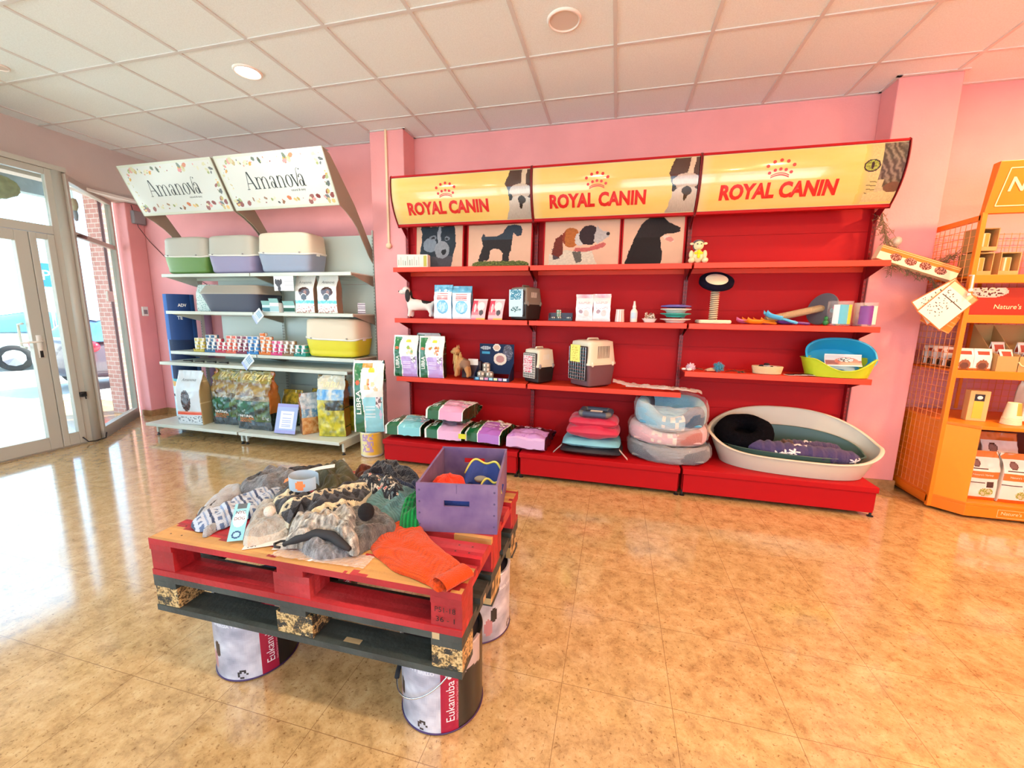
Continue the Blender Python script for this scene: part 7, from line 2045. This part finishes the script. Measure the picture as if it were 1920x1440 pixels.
garment('dog_coat', 'teal ribbed knit dog sweater next to the crate', 'teal', .0, .085, lambda x, y, u, v: shade('#5f8482', .95+.1*math.sin((x*.4+y)*500)), 'fabric_print', .012, 11, 31)
garment('dog_sweater', 'bright green knit dog sweater squeezed against the crate', 'green', .0, .10, lambda x, y, u, v: shade('#12803c', .9+.2*math.sin((x+y*.3)*420)), 'fabric_print', .008, 12, 33)
garment('dog_hat', 'navy black fleece hood at the rear right of the pile', 'beanie', .0, .12, lambda x, y, u, v: '#2a3450' if u > .45 and v > .8 else '#191a24', 'fluffy_print', .014, 12, 35)
garment('dog_scarf', 'black patterned fleece with red flowers behind the teal sweater', 'pattern2', .03, .085, flowers, 'fabric_print', .016, 16, 37, n=200, m=60)
garment('dog_coat', 'olive green fleece dog coat with a raised hood', 'olive', .0, .135, gcol('#4a4730', .15), 'fabric_print', .022, 8, 41, tilt=(-.05, .12))
garment('dog_coat', 'black and cream triangle patterned fleece dog coat across the pile', 'pattern', .03, .085, tri2, 'fabric_print', .016, 9, 43, n=300, m=90)
garment('dog_hood', 'grey fur lower fold of the hooded coat at the front edge', 'hoodlow', .0, .06, lambda x, y, u, v: shade('#77777a', 1+.4*fbm(x*80, y*80)), 'fluffy_print', .012, 14, 45)
th_, tf = garment('dog_hood', 'light grey fur dog coat with black trim at the front of the pile', 'hood', .012, .105, lambda x, y, u, v: shade('#b9b3a8', .85+.5*fbm(x*60, y*60)), 'fluffy_print', .02, 9, 47)
def trimz(x, y, z): return Vector((x-th_.location.x, y-th_.location.y, z-th_.location.z))
tr_p = [(-.955, -2.678, PZ+.02), (-.905, -2.675, PZ+.045), (-.85, -2.645, PZ+.058), (-.79, -2.645, PZ+.06), (-.735, -2.665, PZ+.05), (-.70, -2.672, PZ+.04)]
MB().tube([trimz(*p) for p in tr_p], [.008, .014, .017, .017, .014, .008], 10).build('black_trim', 'dark_rubber', th_, smooth=True)
MB().ball(trimz(-.70, -2.575, PZ+.125), (.028, .028, .032)).build('pompom', mat('black_fluff', '#101013', rough=1, bump=1, bscale=150), th_, smooth=True)
pf_ = [o for o in bpy.data.objects if o.get('label', '').startswith('cream grey fleece')][0]
MB().ball(Vector((-1.07, -2.615, PZ+.095))-pf_.location, .020).build('pompom', mat('white_fluff', '#ddd6ca', rough=1, bump=1, bscale=150), pf_, smooth=True)
t_, f_ = garment('dog_sweater', 'bright orange knit dog sweater laid flat on the right of the pallet', 'orange', .0, .030, lambda x, y, u, v: shade('#d9480f', .93+.10*math.sin((x*.55-y*.84)*620)), 'fabric_print', .004, 5, 55, n=110, m=34, edge=6, gdir=2.4)
# ribbed cuff of the orange sweater
c0 = t_.location
cuff = [(-.306, -2.642), (-.357, -2.731)]
a_, b_ = Vector((cuff[0][0]-c0.x, cuff[0][1]-c0.y, .0)), Vector((cuff[1][0]-c0.x, cuff[1][1]-c0.y, .0))
ax = (b_-a_); nrm = Vector((-ax.y, ax.x, 0)).normalized(); nrm = nrm if nrm.x < 0 else -nrm
def cf_(u, v):
    a = 2*PI*v; w_ = 1+.02*math.sin(u*180); p = a_.lerp(b_, u)+nrm*(-.004)
    return p+nrm*.026*w_*math.cos(a)*1.3+Vector((0, 0, .019+.017*w_*math.sin(a)))
MB().grid(cf_, 60, 16, lambda u, v: shade('#d9480f', .92+.12*math.sin(u*180)), cv=True).build('ribbed_cuff', 'fabric_print', t_, smooth=True)
# tags and cards
def swing(label, loc, rz, w_, l_, cf, tiltx=.0, cat='tag', curve=.0, texts=(), z=PZ):
    t = thing('swing_tag', label, cat, loc, rz, 'paper tags in the clothes pile'); t.rotation_euler = (tiltx, 0, rz)
    MB().grid(lambda u, v: ((u-.5)*w_, (v-.5)*l_, curve*math.sin(PI*v)+.0008), 26, 50, cf).build('tag_paper', 'print_matt', t, solid=.0008)
    if texts:
        m = MB()
        for s, a, b, o in texts: put_text(m, s, lambda p, q: (p, q, curve*math.sin(PI*(q/l_+.5))+.0022), a, b, **o)
        m.build('lettering', 'print_matt', t)
    return t
def aqua(u, v):
    if v > .86 and .2 < u < .8: return '#5c6468'
    if inel(u, v, .5, .58, .42, .22): return '#eae6e2'
    if inel(u, v, .5, .16, .3, .10): return '#2f4f7a' if not inel(u, v, .5, .16, .2, .06) else '#9ac4d0'
    return '#8cc4cc'
swing('aqua swing tag reading NYC DOG at the front left of the pile', (-1.175, -2.648, PZ+.056), .5, .05, .137, aqua, .75, texts=[('NYC', 0, .035, dict(width=.032, col='#4a3a5a', bold=.01)), ('DOG', 0, .012, dict(width=.034, col='#4a3a5a'))])
swing('white swing tag with a small red and black print at the pallet edge', (-1.045, -2.665, PZ+.004), -1.05, .05, .135, lambda u, v: ('#4a3a44' if .08 < v < .30 and .15 < u < .85 and fbm(u*9, v*30) > -.1 else '#e2dcd6'), .03)
swing('second white swing tag under the black hanger hook', (-.955, -2.655, PZ+.003), -1.2, .045, .10, lambda u, v: '#e2dcd6', .0)
swing('long white tag standing up between the grey coat and olive fleece', (-1.115, -2.355, PZ+.135), -.95, .04, .2, lambda u, v: ('#e0824a' if v < .1 else '#e8e2da'), .22, curve=.012)
t = thing('hanger_hook', 'black plastic hanger hook lying on the pallet edge', 'hanger', (-.985, -2.655, PZ+.008), 0)
MB().tube([(.075, .03, .02), (.04, .01, .01), (.015, .015, .002), (-.012, .006, .001), (-.02, -.014, .001), (-.005, -.028, .001), (.015, -.026, .001)], [.006, .006, .005, .0045, .0045, .0045, .004], 8).build('hook_wire', 'black_plastic', t, smooth=True)
t = thing('paper_collar', 'pale blue cardboard collar sleeve with an orange seal on the pile', 'packaging', (-1.09, -2.42, PZ+.105), .35)
def colr(u, v):
    a = PI*(.1+1.75*u); return (.058*math.cos(a), .030*math.sin(a), .052*v+.01*math.sin(u*6))
MB().grid(colr, 40, 8, lambda u, v: ('#e8824a' if inel(u, v, .78, .5, .06, .4) else '#a6b8c4')).build('sleeve_paper', 'print_matt', t, solid=.001)
t = thing('clear_pack', 'crumpled clear film on the pallet beside the orange sweater', 'plastic film', (-.80, -2.69, PZ+.0015), 0)
MB().grid(lambda u, v: ((u-.5)*.34, (v-.5)*.07+.02*u, .003+.006*abs(fbm(u*12, v*6))), 50, 12).build('film', 'clear_film', t)
